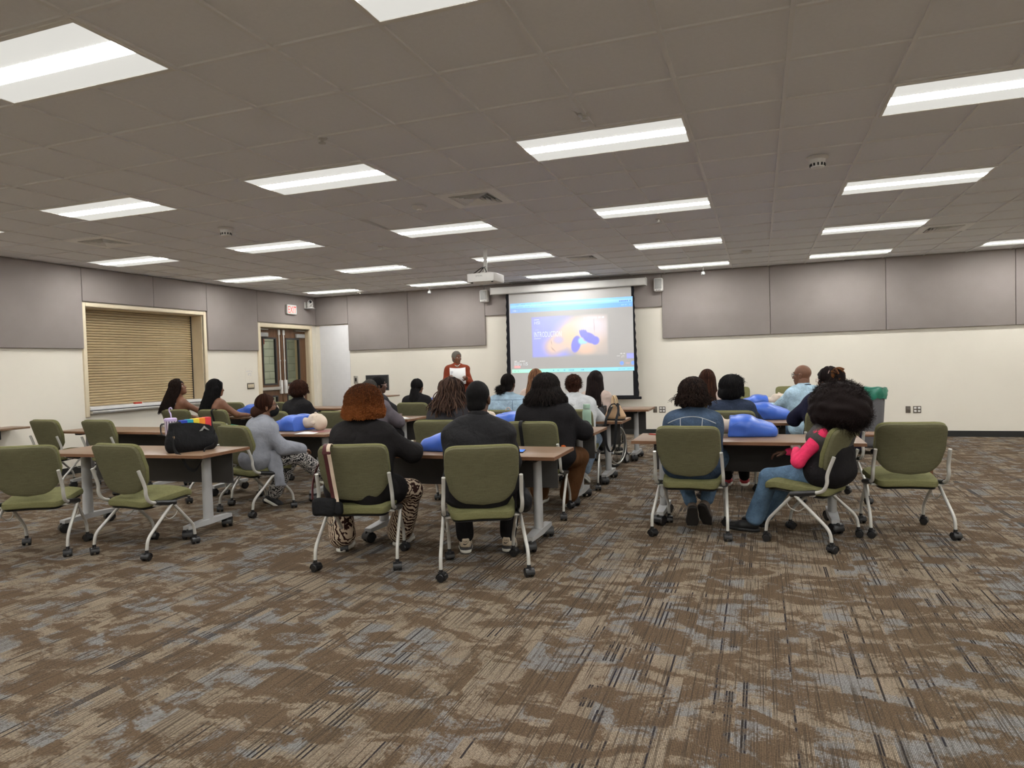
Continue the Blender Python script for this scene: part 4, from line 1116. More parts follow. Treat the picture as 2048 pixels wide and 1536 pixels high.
# ================================================================== TRAINING MANIKINS
M['torso_blue'] = plain('blue moulded torso plastic', (0.048, 0.135, 0.56), 0.33, 0.5, var=0.05)
M['manikin_skin'] = plain('beige manikin vinyl', (0.62, 0.52, 0.41), 0.5, 0.35, var=0.03)
def head_field(F, c, Rm_, s=1.0, nose=1.0, k=0.016):
    """skull, jaw, nose, lips, brow, ears; c = centre, Rm_ = 3x3 with columns right, forward, up"""
    A = np.array(Rm_)
    def P(x, y, z): return np.array(c) + A @ (np.array((x, y, z)) * s)
    def E(p, r_, kk=k): F.ell(P(*p), np.array(r_) * s, kk * s, A)
    E((0, -0.012, 0.032), (0.074, 0.094, 0.088)); E((0, 0.030, -0.040), (0.058, 0.060, 0.074), 0.03)
    E((0, 0.058, -0.092), (0.026, 0.024, 0.022), 0.03); E((0, 0.072, 0.030), (0.046, 0.016, 0.012), 0.02)
    for sx in (-1, 1):
        E((sx * 0.038, 0.066, -0.022), (0.022, 0.016, 0.018), 0.02)
        E((sx * 0.077, -0.004, -0.008), (0.010, 0.020, 0.033), 0.006)
        E((sx * 0.082, -0.012, 0.006), (0.006, 0.015, 0.020), 0.004)
        F.cut_ell(P(sx * 0.031, 0.094, 0.008), np.array((0.019, 0.014, 0.011)) * s, 0.008 * s, A)
    F.limb(P(0, 0.082, 0.012), P(0, 0.102 * (0.98 + 0.02 * nose), -0.030), 0.008 * s, 0.0125 * s, 0.012 * s)
    for sx in (-1, 1): E((sx * 0.012, 0.090, -0.033), (0.009, 0.010, 0.008), 0.006)
    E((0, 0.086, -0.056), (0.022, 0.010, 0.006), 0.006); E((0, 0.084, -0.068), (0.020, 0.010, 0.007), 0.006)
    return P
def make_manikin():
    t_ = thing('training_manikin', '', 'manikin')
    F = Field((-0.42, -0.27, -0.03), (0.08, 0.27, 0.24), 0.008)      # waist at -x, neck at +x, lying face up
    F.limb((0.06, 0, 0.088), (-0.12, 0, 0.086), 0.080, 0.078, 0.02, (0, 1, 0), 0.145, 0.140); F.limb((-0.10, 0, 0.084), (-0.31, 0, 0.056), 0.078, 0.050, 0.04, (0, 1, 0), 0.140, 0.120)
    F.limb((0.06, 0, 0.035), (-0.32, 0, 0.035), 0.060, 0.048, 0.03, (0, 1, 0), 0.170, 0.130)
    for sy in (-1, 1): F.ell((-0.095, sy * 0.080, 0.135), (0.095, 0.080, 0.040), 0.03)
    F.ell((-0.20, 0, 0.085), (0.10, 0.10, 0.05), 0.04)
    F.cut_plane((0, 0, 0.0), (0, 0, -1)); F.cut_plane((0.045, 0, 0), (1, 0, 0.12)); F.cut_ell((0.065, 0, 0.135), (0.05, 0.070, 0.070), 0.02)
    for sy in (-1, 1): F.cut_ell((-0.03, sy * 0.262, 0.03), (0.10, 0.055, 0.085), 0.025)
    sdf_obj('torso_shell', F.mesh(), M['torso_blue'], t_, 2)
    for sy in (-1, 1):
        pts = [(-0.235 + 0.0 * k, 0, 0) for k in range(1)]
        rb = MB().tube(curve_pts([(0.02, sy * 0.215, 0.10), (-0.06, sy * 0.205, 0.128), (-0.13, sy * 0.198, 0.108), (-0.165, sy * 0.198, 0.06), (-0.17, sy * 0.192, 0.012)], 5), 0.0075, 6)
        rb.build('moulded_rib', M['torso_blue'], t_)
    F = Field((-0.06, -0.15, -0.02), (0.36, 0.15, 0.26), 0.0075)
    A = np.array(((0, 0, 1.0), (1.0, 0, 0), (0, 1.0, 0)))             # right=+y, forward=+z, up=+x
    head_field(F, (0.20, 0.0, 0.098), A, 1.0)
    F.limb((-0.03, 0, 0.075), (0.13, 0, 0.085), 0.062, 0.058, 0.03)
    F.ell((-0.02, 0, 0.10), (0.05, 0.08, 0.045), 0.03)
    sdf_obj('head', F.mesh(), M['manikin_skin'], t_, 1)
    return t_
man_proto = make_manikin(); man_used = [False]
def manikin(x, y, rz, lab, z=0.737):
    o = man_proto if not man_used[0] else dup(man_proto)
    man_used[0] = True
    o.location = (x, y, z); o.rotation_euler = (0, 0, R(rz)); o['label'] = lab; o['group'] = 'blue training manikins'
for a in ((-3.30, 6.80, -6, 'blue training manikin beside the grey cardigan, beige head to the right'),
          (-0.62, 5.36, 2, 'blue training manikin between the two nearest people, head hidden'),
          (1.42, 6.62, 183, 'blue training manikin on the nearest right table, waist toward pink sleeves'),
          (1.60, 8.36, 180, 'blue training manikin on the second right table behind the navy denim jacket'),
          (1.72, 10.02, 2, 'blue training manikin with head beside the bald man'),
          (-5.72, 8.98, 0, 'blue training manikin on the table before the green top, head behind the bun'),
          (-0.95, 7.05, 184, 'blue training manikin showing only its shoulder left of the wide black sweater'),
          (-3.45, 10.12, 170, 'blue training manikin mostly hidden behind the braided person')): manikin(*a)
# ================================================================== PEOPLE
def skin_mat(name, c):
    t = NT(name); v = t.coord()
    f = t.noise(v, 22, 3)
    p = t.p; p.inputs['Subsurface Weight'].default_value = 0.06; p.inputs['Subsurface Radius'].default_value = (0.012, 0.005, 0.003)
    return t.out(t.ramp(f, [(0.3, tuple(q * 0.9 for q in c)), (0.7, tuple(min(1, q * 1.1) for q in c))]), 0.5, 0.35)
def hair_mat(name, c1, c2):
    t = NT(name); at = t.n('ShaderNodeAttribute', attribute_name='tint')
    v = t.coord(scale=(1, 1, 0.15))
    f = t.math('ADD', t.math('MULTIPLY', at.outputs['Fac'], 0.7), t.math('MULTIPLY', t.noise(v, 90, 3, 0.7), 0.3))
    t.bump(t.noise(v, 160, 2), 0.4, 0.004)
    k_ = 0.62 if max(c2) < 0.06 else 0.9
    return t.out(t.ramp(f, [(0.2, tuple(q * k_ for q in c1)), (0.85, tuple(q * k_ for q in c2))]), 0.75, 0.12)
SK = {'deep': skin_mat('deep brown skin', (0.085, 0.040, 0.024)), 'brown': skin_mat('brown skin', (0.165, 0.078, 0.045)), 'tan': skin_mat('tan skin', (0.25, 0.122, 0.072)), 'light': skin_mat('light skin', (0.52, 0.32, 0.235)), 'warm': skin_mat('warm brown skin', (0.165, 0.072, 0.040))}
HR = {'black': hair_mat('black hair', (0.006, 0.0055, 0.006), (0.022, 0.020, 0.020)), 'soft': hair_mat('soft black hair', (0.008, 0.006, 0.006), (0.030, 0.022, 0.019)),
      'darkbrown': hair_mat('dark brown hair', (0.010, 0.006, 0.005), (0.045, 0.026, 0.019)), 'orange': hair_mat('copper curls', (0.030, 0.008, 0.003), (0.33, 0.105, 0.028)),
      'locs': hair_mat('brown locs', (0.022, 0.012, 0.010), (0.105, 0.060, 0.042)), 'lightbrown': hair_mat('light brown hair', (0.085, 0.032, 0.016), (0.36, 0.19, 0.10)),
      'redbrown': hair_mat('reddish brown hair', (0.014, 0.006, 0.004), (0.065, 0.024, 0.013)), 'grey': hair_mat('grey hair', (0.05, 0.045, 0.038), (0.26, 0.245, 0.215)),
      'saltpepper': hair_mat('greying dark hair', (0.012, 0.011, 0.010), (0.075, 0.07, 0.062)), 'rust': hair_mat('rust braids', (0.05, 0.018, 0.007), (0.30, 0.125, 0.04)), 'espresso': hair_mat('espresso hair', (0.010, 0.006, 0.006), (0.032, 0.019, 0.017))}
M['eye_white'] = plain('eye white', (0.75, 0.73, 0.70), 0.2, 0.5, var=0.02)
M['iris'] = plain('dark iris', (0.012, 0.008, 0.006), 0.15, 0.6)
M['rubber_white'] = plain('white sole rubber', (0.66, 0.64, 0.58), 0.6, 0.3, var=0.05)

def ik(a, t_, l1, l2, pole):
    a, t_, pole = Vector(a), Vector(t_), Vector(pole); d = t_ - a; D = d.length; mx = l1 + l2 - 0.004
    if D > mx: t_ = a + d.normalized() * mx; D = mx; d = t_ - a
    if D < abs(l1 - l2) + 0.01: D = abs(l1 - l2) + 0.01
    x = (l1 * l1 - l2 * l2 + D * D) / (2 * D); h = math.sqrt(max(0, l1 * l1 - x * x)); n = d.normalized()
    q = (pole - n * pole.dot(n)).normalized()
    return a + n * x + q * h, t_
def strands_np(Pts, rad, k=3, taper=0.35):
    """Pts (n,m,3) -> one tube mesh, plus per-vertex strand id"""
    n, m_, _ = Pts.shape
    tg = np.gradient(Pts, axis=1); tg /= np.linalg.norm(tg, axis=2, keepdims=True) + 1e-9
    ref = np.broadcast_to(np.array([0.31, 0.95, 0.02]), tg.shape); uu = np.cross(tg, ref); uu /= np.linalg.norm(uu, axis=2, keepdims=True) + 1e-9
    ww = np.cross(tg, uu); a = 2 * np.pi * np.arange(k) / k
    r_ = rad * np.linspace(1.0, taper, m_)[None, :, None, None]
    V = Pts[:, :, None, :] + r_ * (uu[:, :, None, :] * np.cos(a)[None, None, :, None] + ww[:, :, None, :] * np.sin(a)[None, None, :, None])
    idx = np.arange(n * m_ * k).reshape(n, m_, k); nx_ = np.roll(idx, -1, 2)
    F = np.stack([idx[:, :-1], nx_[:, :-1], nx_[:, 1:], idx[:, 1:]], -1).reshape(-1, 4)
    return V.reshape(-1, 3), F, np.repeat(np.arange(n), m_ * k)
def fall(n, phi, th0, length, flare=0.3, amp=0.004, freq=60, drape=0.25, rad=(0.088, 0.106, 0.102), c=(0, -0.014, 0.036), m1=6, m2=10, lenvar=0.15, seed=1, th1=98, lift=0.004):
    """strands that lie over the skull and then hang; head frame with z up and face toward +y"""
    g = np.random.default_rng(seed)
    ph = g.uniform(-phi, phi, n) - np.pi / 2
    t0 = np.radians(g.uniform(th0[0], th0[1], n)); t1 = np.radians(th1)
    s1 = np.linspace(0, 1, m1)[None, :]; th = t0[:, None] * (1 - s1) + t1 * s1
    rj = (1 + g.uniform(-0.02, 0.06, n) + lift)[:, None]
    x = rad[0] * rj * np.sin(th) * np.cos(ph)[:, None]; y = rad[1] * rj * np.sin(th) * np.sin(ph)[:, None]; z = rad[2] * rj * np.cos(th)
    s2 = np.linspace(0, 1, m2 + 1)[None, 1:]; ln = length * (1 + g.uniform(-lenvar, lenvar, n))[:, None]
    fx = x[:, -1:] * (1 + flare * s2); fy = y[:, -1:] * (1 + flare * 0.5 * s2) - drape * 0.10 * s2 * ln / 0.3
    fz = z[:, -1:] - ln * s2
    P = np.stack([np.concatenate([x, fx], 1), np.concatenate([y, fy], 1), np.concatenate([z, fz], 1)], -1)
    sl = np.concatenate([np.zeros((n, 1)), np.cumsum(np.linalg.norm(np.diff(P, axis=1), axis=2), 1)], 1)
    f1, f2 = freq * g.uniform(0.7, 1.3, n)[:, None], freq * g.uniform(0.7, 1.3, n)[:, None]
    env = np.clip(sl / 0.05, 0, 1)
    P[..., 0] += amp * env * np.sin(f1 * sl + g.uniform(0, 6.28, n)[:, None]); P[..., 1] += amp * env * np.cos(f2 * sl + g.uniform(0, 6.28, n)[:, None]); P[..., 2] += 0.5 * amp * env * np.sin(f2 * sl + g.uniform(0, 6.28, n)[:, None])
    return P + np.array(c)
def burst(n, c, rad, length, amp=0.006, zmin=-0.9, seed=3, m_=6, face=0.55, droop=0.3):
    """radial frizz on an ellipsoid, none over the face"""
    g = np.random.default_rng(seed); d = g.normal(size=(n * 3, 3)); d /= np.linalg.norm(d, axis=1, keepdims=True)
    d = d[(d[:, 2] > zmin) & ~((d[:, 1] > face) & (d[:, 2] < 0.55))][:n]; n = len(d)
    s = np.linspace(0, 1, m_)[None, :, None]; ln = length * g.uniform(0.5, 1.2, (n, 1, 1)); rad = np.array(rad)
    P = np.array(c) + (d * rad)[:, None, :] * 0.93 + d[:, None, :] * ln * s
    P = P + amp * s * g.normal(size=(n, m_, 3)); P[..., 2] -= (droop * ln[..., 0] * (s[..., 0] ** 2))
    return P
GL = dict
def person(label, x, y, rz, zt, skin, top, pants, hair, w=1.0, female=True, lean=6.0, hy=0.0, hp=0.0, hr=0.0, hl=(-0.15, 0.40, 0.775), hrr=(0.15, 0.40, 0.775),
           fl=(-0.13, 0.34, 0.085), fr=(0.13, 0.34, 0.085), kl=None, kr=None, pel=(0, -0.06, 0.565), h=0.016, sleeve=1.0, flare=0.055, shoe=None, sole=None, eyes=False, stand=False,
           twist=0.0, bare=False, neckline=0.0, toe=(0, 0), pitch=(0, 0), elbow=((-1, -0.3, -0.9), (1, -0.3, -0.9)), loose=0.0, palm=None, belly=0.0, cut_top=None, drop=0.0, hem=True, boxy=True):
    pel = Vector(pel); ln = R(lean); u = Vector((0, math.sin(ln), math.cos(ln)))
    hs = 0.96 if female else 1.05
    L = (zt - 0.262 * hs - pel.z) / math.cos(ln)
    nb = pel + u * L
    sx = Vector((math.cos(R(twist)), math.sin(R(twist)), 0))
    sw = (0.150 if female else 0.172) * (0.72 + 0.28 * w)
    chest, waist, scn = pel + u * (L * 0.70), pel + u * (L * 0.32), nb - u * 0.055
    sh = {s: scn + sx * (s * sw) - u * (0.034 + drop) for s in (-1, 1)}
    up = 0.285 if not female else 0.268; fo = 0.255 if not female else 0.24
    el, wr = {}, {}
    for s, tgt, po in ((-1, hl, elbow[0]), (1, hrr, elbow[1])): el[s], wr[s] = ik(sh[s], tgt, up, fo, po)
    th_, shn = (0.43, 0.44) if not female else (0.41, 0.42)
    if stand: th_, shn = 0.44, 0.43
    hip = {s: pel + Vector((s * 0.085 * (0.6 + 0.4 * w), 0, -0.02)) for s in (-1, 1)}
    kn, an = {}, {}
    for s, tgt, po in ((-1, fl, kl), (1, fr, kr)):
        kn[s], an[s] = ik(hip[s], tgt, th_, shn, po or ((s * 0.25, 0.6, 1.0) if not stand else (s * 0.1, 1, 0)))
    up_h = (u * 0.5 + Vector((0, 0, 0.5))).normalized()
    Hm = Matrix.Rotation(R(hy), 3, 'Z') @ Matrix.Rotation(R(hp), 3, 'X') @ Matrix.Rotation(R(hr), 3, 'Y')
    hc = nb + up_h * (0.132 * hs) + Vector((0, 0.022, 0)) + Hm @ Vector((0, 0.0, 0.005))
    A = np.array(Hm)
    lo = np.array([min(sh[-1].x, el[-1].x, wr[-1].x, kn[-1].x, an[-1].x) - 0.22, -0.42, -0.02]); hi = np.array([max(sh[1].x, el[1].x, wr[1].x, kn[1].x, an[1].x) + 0.22, max(wr[1].y, wr[-1].y, kn[1].y, kn[-1].y, an[1].y, an[-1].y, 0.2) + 0.22, nb.z + 0.12])
    hw = 0.6 + 0.4 * w
    def torso(F, g, low=True):
        F.limb(pel, waist, 0.098 * hw + g, 0.088 * hw + g, 0.05, sx, 0.085 * w, 0.055 * w); F.limb(waist, chest, 0.088 * hw + g, 0.098 * hw + g, 0.05, sx, 0.055 * w, 0.080 * w)
        F.limb(chest, scn - u * 0.02, 0.096 * hw + g, 0.058 + g, 0.05, sx, 0.080 * w, sw - 0.085)
        for s in (-1, 1): F.limb(nb - u * 0.005, sh[s] + u * 0.012, 0.040 + g * 0.5, 0.044 + g * 0.6, 0.05); F.limb(scn, nb - u * 0.015, 0.058 + g * 0.6, 0.044 + g * 0.4, 0.05)
        if low: F.ell(pel + Vector((0, -0.015, -0.02)), (0.165 * w + g, 0.125 * hw + g, 0.098 + g), 0.05)
        if female: 
            for s in (-1, 1): F.ell(chest + sx * (s * 0.07) + Vector((0, 0.075 * hw, -0.01)), (0.062 * w, 0.05 * hw + g, 0.06), 0.04)
        if belly: F.ell(pel + u * (L * 0.30) + Vector((0, 0.05, 0)), (0.15 * w + g, 0.12 * hw + belly, 0.13), 0.05)
        F.limb(scn - u * 0.03, scn - u * 0.10, 0.058 + g, 0.07 * hw + g, 0.05, sx, sw - 0.07, sw - 0.08)
    def arms(F, g, frac):
        for s in (-1, 1):
            F.ell(sh[s], (0.058 * hw + g, 0.06 * hw + g, 0.06 * hw + g), 0.04)
            F.limb(sh[s], el[s], 0.050 * hw + g, 0.041 * hw + g, 0.03)
            if frac > 0.5: F.limb(el[s], el[s].lerp(wr[s], (frac - 0.5) * 2), 0.041 * hw + g, 0.041 * hw + g + (0.029 - 0.041 * hw + loose * 0.4) * (frac - 0.5) * 2, 0.03)
    def legs(F, g, fl_):
        for s in (-1, 1):
            F.limb(hip[s], kn[s], 0.088 * hw + g, 0.060 * hw + g, 0.04)
            e = an[s].lerp(kn[s], 0.10)
            F.limb(kn[s], e, 0.058 * hw + g, max(fl_, 0.03), 0.03)
    # body (one mesh: trunk and limbs, head and neck, hands)
    F = Field(lo, hi, max(h, 0.016)); torso(F, 0.0); arms(F, 0.0, 1.0); legs(F, 0.0, 0.036)
    F.limb(nb - u * 0.05, hc - up_h * 0.05 - Vector((0, 0.02, 0)), (0.060 if female else 0.066) * hs, (0.054 if female else 0.062) * hs, 0.02)
    V0, F0 = F.mesh(); pieces = [(relax(V0, F0, 2), F0)]
    hh = 0.0062 if eyes else 0.0085
    F = Field(np.array(hc) - 0.165, np.array(hc) + np.array((0.165, 0.165, 0.15)), hh); head_field(F, hc, A, hs)
    F.limb(nb - u * 0.03, hc + Hm @ Vector((0, -0.022, -0.06)), (0.058 if female else 0.065) * hs, (0.053 if female else 0.062) * hs, 0.02)
    V1, F1 = F.mesh(); pieces.append((relax(V1, F1, 1), F1))
    for s in (-1, 1):
        d = (wr[s] - el[s]).normalized(); pn = Vector(palm[0 if s < 0 else 1]) if palm else Vector((0, 0, -1))
        pn = (pn - d * pn.dot(d)).normalized(); sd = d.cross(pn).normalized()
        if sd.x * s > 0: sd = -sd                                # thumb side points to the middle
        F = Field(np.array(wr[s]) - 0.2, np.array(wr[s]) + 0.2, 0.0062); k0 = wr[s]
        F.limb(el[s].lerp(k0, 0.75), k0, 0.031 * hw, 0.024, 0.01); F.limb(k0, k0 + d * 0.085, 0.016, 0.0115, 0.01, sd, 0.010, 0.030)
        for q, (o_, l_) in enumerate(((0.030, 0.068), (0.010, 0.076), (-0.010, 0.071), (-0.029, 0.056))):
            b = k0 + d * 0.082 + sd * o_; dd = d; rr = 0.0092 - 0.0006 * q
            for seg, (fr_, an_) in enumerate(((0.45, 18), (0.30, 34), (0.25, 24))):
                ax = sd; dd = (Matrix.Rotation(R(an_) * (1 if d.cross(pn).dot(sd) > 0 else -1), 3, ax) @ dd)
                e = b + dd * (l_ * fr_); F.limb(b, e, rr, rr * 0.92, 0.002); b = e; rr *= 0.93
        b = k0 + d * 0.022 + sd * 0.022; d1 = (d * 0.75 + sd * 0.8 + pn * 0.25).normalized(); e = b + d1 * 0.048; F.limb(b, e, 0.0125, 0.0105, 0.006)
        d2 = (d * 0.95 + sd * 0.15 + pn * 0.35).normalized(); F.limb(e, e + d2 * 0.032, 0.0105, 0.0085, 0.003)
        V2, F2 = F.mesh(); pieces.append((relax(V2, F2, 1, 0.3), F2))
    V, Fq = join(pieces)
    me = mesh_np('person', V, Fq, True); me.materials.append(SK[skin])
    body = link(bpy.data.objects.new('person', me)); body.location = (x, y, 0); body.rotation_euler = (0, 0, R(rz))
    tag(body, label, 'person')
    # clothing
    g = 0.014 + loose
    if pants:
        F = Field(lo, hi, h); legs(F, 0.012 + loose * 0.5, flare); F.ell(pel + Vector((0, -0.015, -0.02)), (0.165 * w + 0.014, 0.125 * hw + 0.014, 0.098 + 0.012), 0.05)
        F.limb(pel, pel + u * 0.08, 0.098 * hw + 0.012, 0.092 * hw + 0.012, 0.05, sx, 0.085 * w, 0.07 * w)
        F.wobble(0.0035, 34, 5)
        sdf_obj('trousers', F.mesh(), pants, body, 1)
    if top:
        F = Field(lo, hi, h); torso(F, g, hem)
        if boxy and sleeve > 0: F.limb(pel + Vector((0, -0.025, 0.03)), chest + Vector((0, -0.008, 0)), 0.112 * hw + g, 0.098 * hw + g, 0.06, sx, 0.088 * w, 0.084 * w)
        if sleeve > 0: arms(F, g, sleeve)
        F.wobble(0.0045 + loose * 0.1, 30, 9)
        if cut_top is not None: F.cut_plane(pel + u * (L * cut_top), u)
        sdf_obj('top', F.mesh(), top, body, 1)
    for s, tr, pt_ in ((-1, toe[0], pitch[0]), (1, toe[1], pitch[1])):
        put_shoe(an[s], R(tr), R(pt_), shoe or M['shoe_black'], sole or M['rubber_white'], body)
    def P(a, b, c): return hc + Hm @ (Vector((a, b, c)) * hs)
    if eyes:
        for s in (-1, 1):
            ey = MB().lathe([(0.0115 * math.sin(math.pi * q / 8), -0.0115 * math.cos(math.pi * q / 8)) for q in range(9)], 12, P(s * 0.031, 0.072, 0.007), cap=False).build('eye', M['eye_white'], body)
            MB().lathe([(0.0065 * math.sin(math.pi * q / 6), -0.0065 * math.cos(math.pi * q / 6)) for q in range(7)], 10, P(s * 0.031, 0.0795, 0.007), cap=False).build('iris', M['iris'], ey)
            MB().tube([P(s * 0.014, 0.092, 0.030), P(s * 0.034, 0.087, 0.037), P(s * 0.052, 0.070, 0.030)], [0.003, 0.0035, 0.002], 6).build('eyebrow', hair or HR['black'], body)
        MB().tube([P(-0.020, 0.0935, -0.062), P(0.0, 0.0975, -0.0615), P(0.020, 0.0935, -0.062)], [0.0012, 0.0022, 0.0012], 6).build('lip_line', M['lip'], body)
    return GL(body=body, hc=hc, Hm=Hm, hs=hs, P=P, nb=nb, u=u, sx=sx, sh=sh, el=el, wr=wr, kn=kn, an=an, pel=pel, chest=chest, waist=waist, L=L, sw=sw, w=w, hw=hw, g=g, lo=lo, hi=hi, hip=hip)
M['lip'] = plain('lip shade', (0.10, 0.03, 0.025), 0.45)
M['shoe_black'] = plain('black shoe', (0.014, 0.014, 0.015), 0.5, 0.35)
M['shoe_white'] = plain('white shoe', (0.60, 0.59, 0.57), 0.6, 0.3, var=0.05)
def shoe_geo():
    F = Field((-0.09, -0.13, -0.04), (0.09, 0.23, 0.17), 0.008)
    F.limb((0, -0.045, 0.055), (0, 0.07, 0.045), 0.036, 0.034, 0.02, (1, 0, 0), 0.003, 0.014); F.limb((0, 0.06, 0.042), (0.0, 0.145, 0.034), 0.034, 0.026, 0.02, (1, 0, 0), 0.014, 0.012)
    F.limb((0, -0.03, 0.06), (0, -0.03, 0.095), 0.038, 0.039, 0.02); F.cut_plane((0, 0, 0.018), (0, 0, -1)); F.cut_plane((0, -0.03, 0.112), (0, -0.25, 1))
    V, f = F.mesh(); up_ = (relax(V, f, 2), f)
    F = Field((-0.09, -0.13, -0.04), (0.09, 0.23, 0.08), 0.008)
    F.limb((0, -0.045, 0.014), (0, 0.07, 0.014), 0.042, 0.038, 0.02, (1, 0, 0), 0.002, 0.014); F.limb((0, 0.07, 0.014), (0, 0.145, 0.014), 0.038, 0.032, 0.02, (1, 0, 0), 0.014, 0.010)
    F.cut_plane((0, 0, 0.030), (0, 0, 1)); F.cut_plane((0, 0, 0.0), (0, 0, -1)); V, f = F.mesh()
    return up_, (relax(V, f, 1), f)
SHOE = shoe_geo()
shoe_cache = {}
def put_shoe(an, rz, pt_, m1, m2, body):
    key = (m1.name, m2.name)
    if key not in shoe_cache:
        a = mesh_np('shoe', *SHOE[0]); a.materials.append(m1); b = mesh_np('sole', *SHOE[1]); b.materials.append(m2); shoe_cache[key] = (a, b)
    a, b = shoe_cache[key]
    o = link(bpy.data.objects.new('shoe', a), body); link(bpy.data.objects.new('sole', b), o)
    mm = Matrix.Translation(an) @ Matrix.Rotation(rz, 4, 'Z') @ Matrix.Rotation(pt_, 4, 'X') @ Matrix.Translation((0, 0.03, -0.085))
    o.matrix_local = mm
    return o
def hair_obj(p, mat, base=None, strands=(), name='hair', up=True, h=0.009, sm=1, tint=0.25, seed=0, grad=0.0):
    """base: Field already in body-local space; strands: list of (points in head frame, radius, sides)"""
    Vs, Fs, tn, o = [], [], [], 0; g = np.random.default_rng(seed)
    if base is not None:
        V, F = base.mesh()
        if sm: V = relax(V, F, sm)
        Vs.append(V); Fs.append(F); tn.append(np.full(len(V), tint)); o = len(V)
    Hz = np.array(Matrix.Rotation(p['yaw'], 3, 'Z')) if up else np.array(p['Hm'])
    for Pt, r_, k, *tp in strands:
        Pw = (Pt * p['hs']) @ Hz.T + np.array(p['hc'])
        V, F, sid = strands_np(Pw, r_, k, tp[0] if tp else 0.35)
        tnt = g.random(sid.max() + 1)[sid]
        if grad: along = np.tile(np.repeat(np.linspace(0, 1, Pt.shape[1]), k), Pt.shape[0]); tnt = tnt * (1 - grad) + grad * along
        Vs.append(V); Fs.append(F + o); tn.append(tnt); o += len(V)
    V = np.concatenate(Vs); F = np.concatenate(Fs); me = mesh_np(name, V, F, True); me.materials.append(mat)
    ca = me.color_attributes.new('tint', 'FLOAT_COLOR', 'POINT'); tv = np.concatenate(tn)
    ca.data.foreach_set('color', np.stack([tv, tv, tv, np.ones_like(tv)], 1).astype(np.float32).ravel())
    return link(bpy.data.objects.new(name, me), p['body'])
def hfield(p, ext=0.28, h=0.0105, down=0.0): return Field(np.array(p['hc']) - np.array((ext, ext, ext + down)), np.array(p['hc']) + ext, h)
def cap(p, F, inf=0.012, hairline=0.062, low=-0.075, k=0.02):
    """skull cap of hair, open at the face"""
    s = p['hs']; A = np.array(p['Hm'])
    F.ell(p['P'](0, -0.014, 0.034), np.array((0.077 + inf, 0.096 + inf, 0.090 + inf)) * s, 0.01, A)
    F.ell(p['P'](0, -0.050, -0.035), np.array((0.062 + inf * 0.6, 0.050 + inf * 0.6, 0.060)) * s, 0.02, A)
    F.cut_ell(p['P'](0, 0.110, -0.035), np.array((0.085, 0.082, 0.115)) * s, 0.012, A)
    return F
def setyaw(p, hy): p['yaw'] = R(hy); return p
def glasses(p, mat, r_=0.0022, half=0.026, hgt=0.018):
    P = p['P']; b = p['body']; gm = thing_part('glasses', b)
    for s in (-1, 1):
        ring_ = [P(s * 0.034 + half * math.copysign(abs(math.cos(a)) ** 0.6, math.cos(a)), 0.103 - 0.010 * abs(math.cos(a)), 0.004 + hgt * math.copysign(abs(math.sin(a)) ** 0.6, math.sin(a))) for a in [2 * math.pi * q / 20 for q in range(20)]]
        gm.tube(ring_, r_, 6, False, True); gm.tube([P(s * 0.060, 0.094, 0.010), P(s * 0.081, 0.06, 0.012), P(s * 0.084, -0.01, 0.010), P(s * 0.080, -0.025, -0.008)], r_, 6)
    gm.tube([P(-0.009, 0.106, 0.006), P(0, 0.109, 0.009), P(0.009, 0.106, 0.006)], r_, 6)
    gm.build('glasses', mat, b)
def thing_part(n_, b): return MB()
def collar(p, mat, r0=0.068, r1=0.066, hgt=0.05, name='collar'):
    F = Field(np.array(p['nb']) - 0.14, np.array(p['nb']) + 0.14, 0.009)
    F.limb(p['nb'] - p['u'] * 0.05, p['nb'] + p['u'] * hgt, r0, r1, 0.01); F.cut_plane(p['nb'] + p['u'] * hgt * 0.8 + Vector((0, 0.02, -0.012)), (0, 0.35, 1))
    return sdf_obj(name, F.mesh(), mat, p['body'], 1)
def on_back(p, obj, pts, rad, mat, name, k=5):
    """a raised line laid on the back of a garment: (x, z) points in body space, cast from behind"""
    from mathutils.bvhtree import BVHTree
    me = obj.data; bv = BVHTree.FromPolygons([v.co[:] for v in me.vertices], [pl.vertices[:] for pl in me.polygons]); out = []
    for (a, z) in pts:
        hit = bv.ray_cast(Vector((a, -1.0, z)), Vector((0, 1, 0)))
        if hit[0]: out.append(hit[0] + Vector((0, -rad * 0.4, 0)))
    if len(out) > 1: return MB().tube(out, rad, k).build(name, mat, p['body'])
def child(p, name):
    for c in p['body'].children:
        if c.name.split('.')[0] == name: return c
def lerp2(a, b, n=10): return [(a[0] + (b[0] - a[0]) * q / n, a[1] + (b[1] - a[1]) * q / n) for q in range(n + 1)]
M['black_hoodie'] = cloth('black sweatshirt fleece', (0.0145, 0.013, 0.0135)); M['black_jacket'] = cloth('black jacket cloth', (0.016, 0.0155, 0.017), 0.75, folds=0.3)
M['denim_dark'] = denim('dark denim', (0.040, 0.062, 0.100)); M['denim_navy'] = denim('navy denim', (0.022, 0.030, 0.052)); M['denim_light'] = denim('pale denim', (0.27, 0.37, 0.45))
M['denim_jeans'] = denim('blue jeans denim', (0.095, 0.160, 0.245)); M['denim_pale'] = denim('washed jeans denim', (0.26, 0.34, 0.44))
M['cardigan'] = cloth('grey knitted cardigan', (0.245, 0.255, 0.29), 0.95); M['hoodie_grey'] = cloth('pale grey hoodie fleece', (0.47, 0.485, 0.495), 0.95)
M['charcoal'] = cloth('charcoal quilted jacket', (0.065, 0.062, 0.060)); M['pink'] = cloth('hot pink jersey', (0.80, 0.045, 0.135), 0.85)
M['black_cloth'] = cloth('plain black cloth', (0.012, 0.011, 0.012)); M['green_top'] = cloth('green satin', (0.018, 0.20, 0.125), 0.6); M['white_top'] = cloth('cream white cloth', (0.55, 0.52, 0.49))
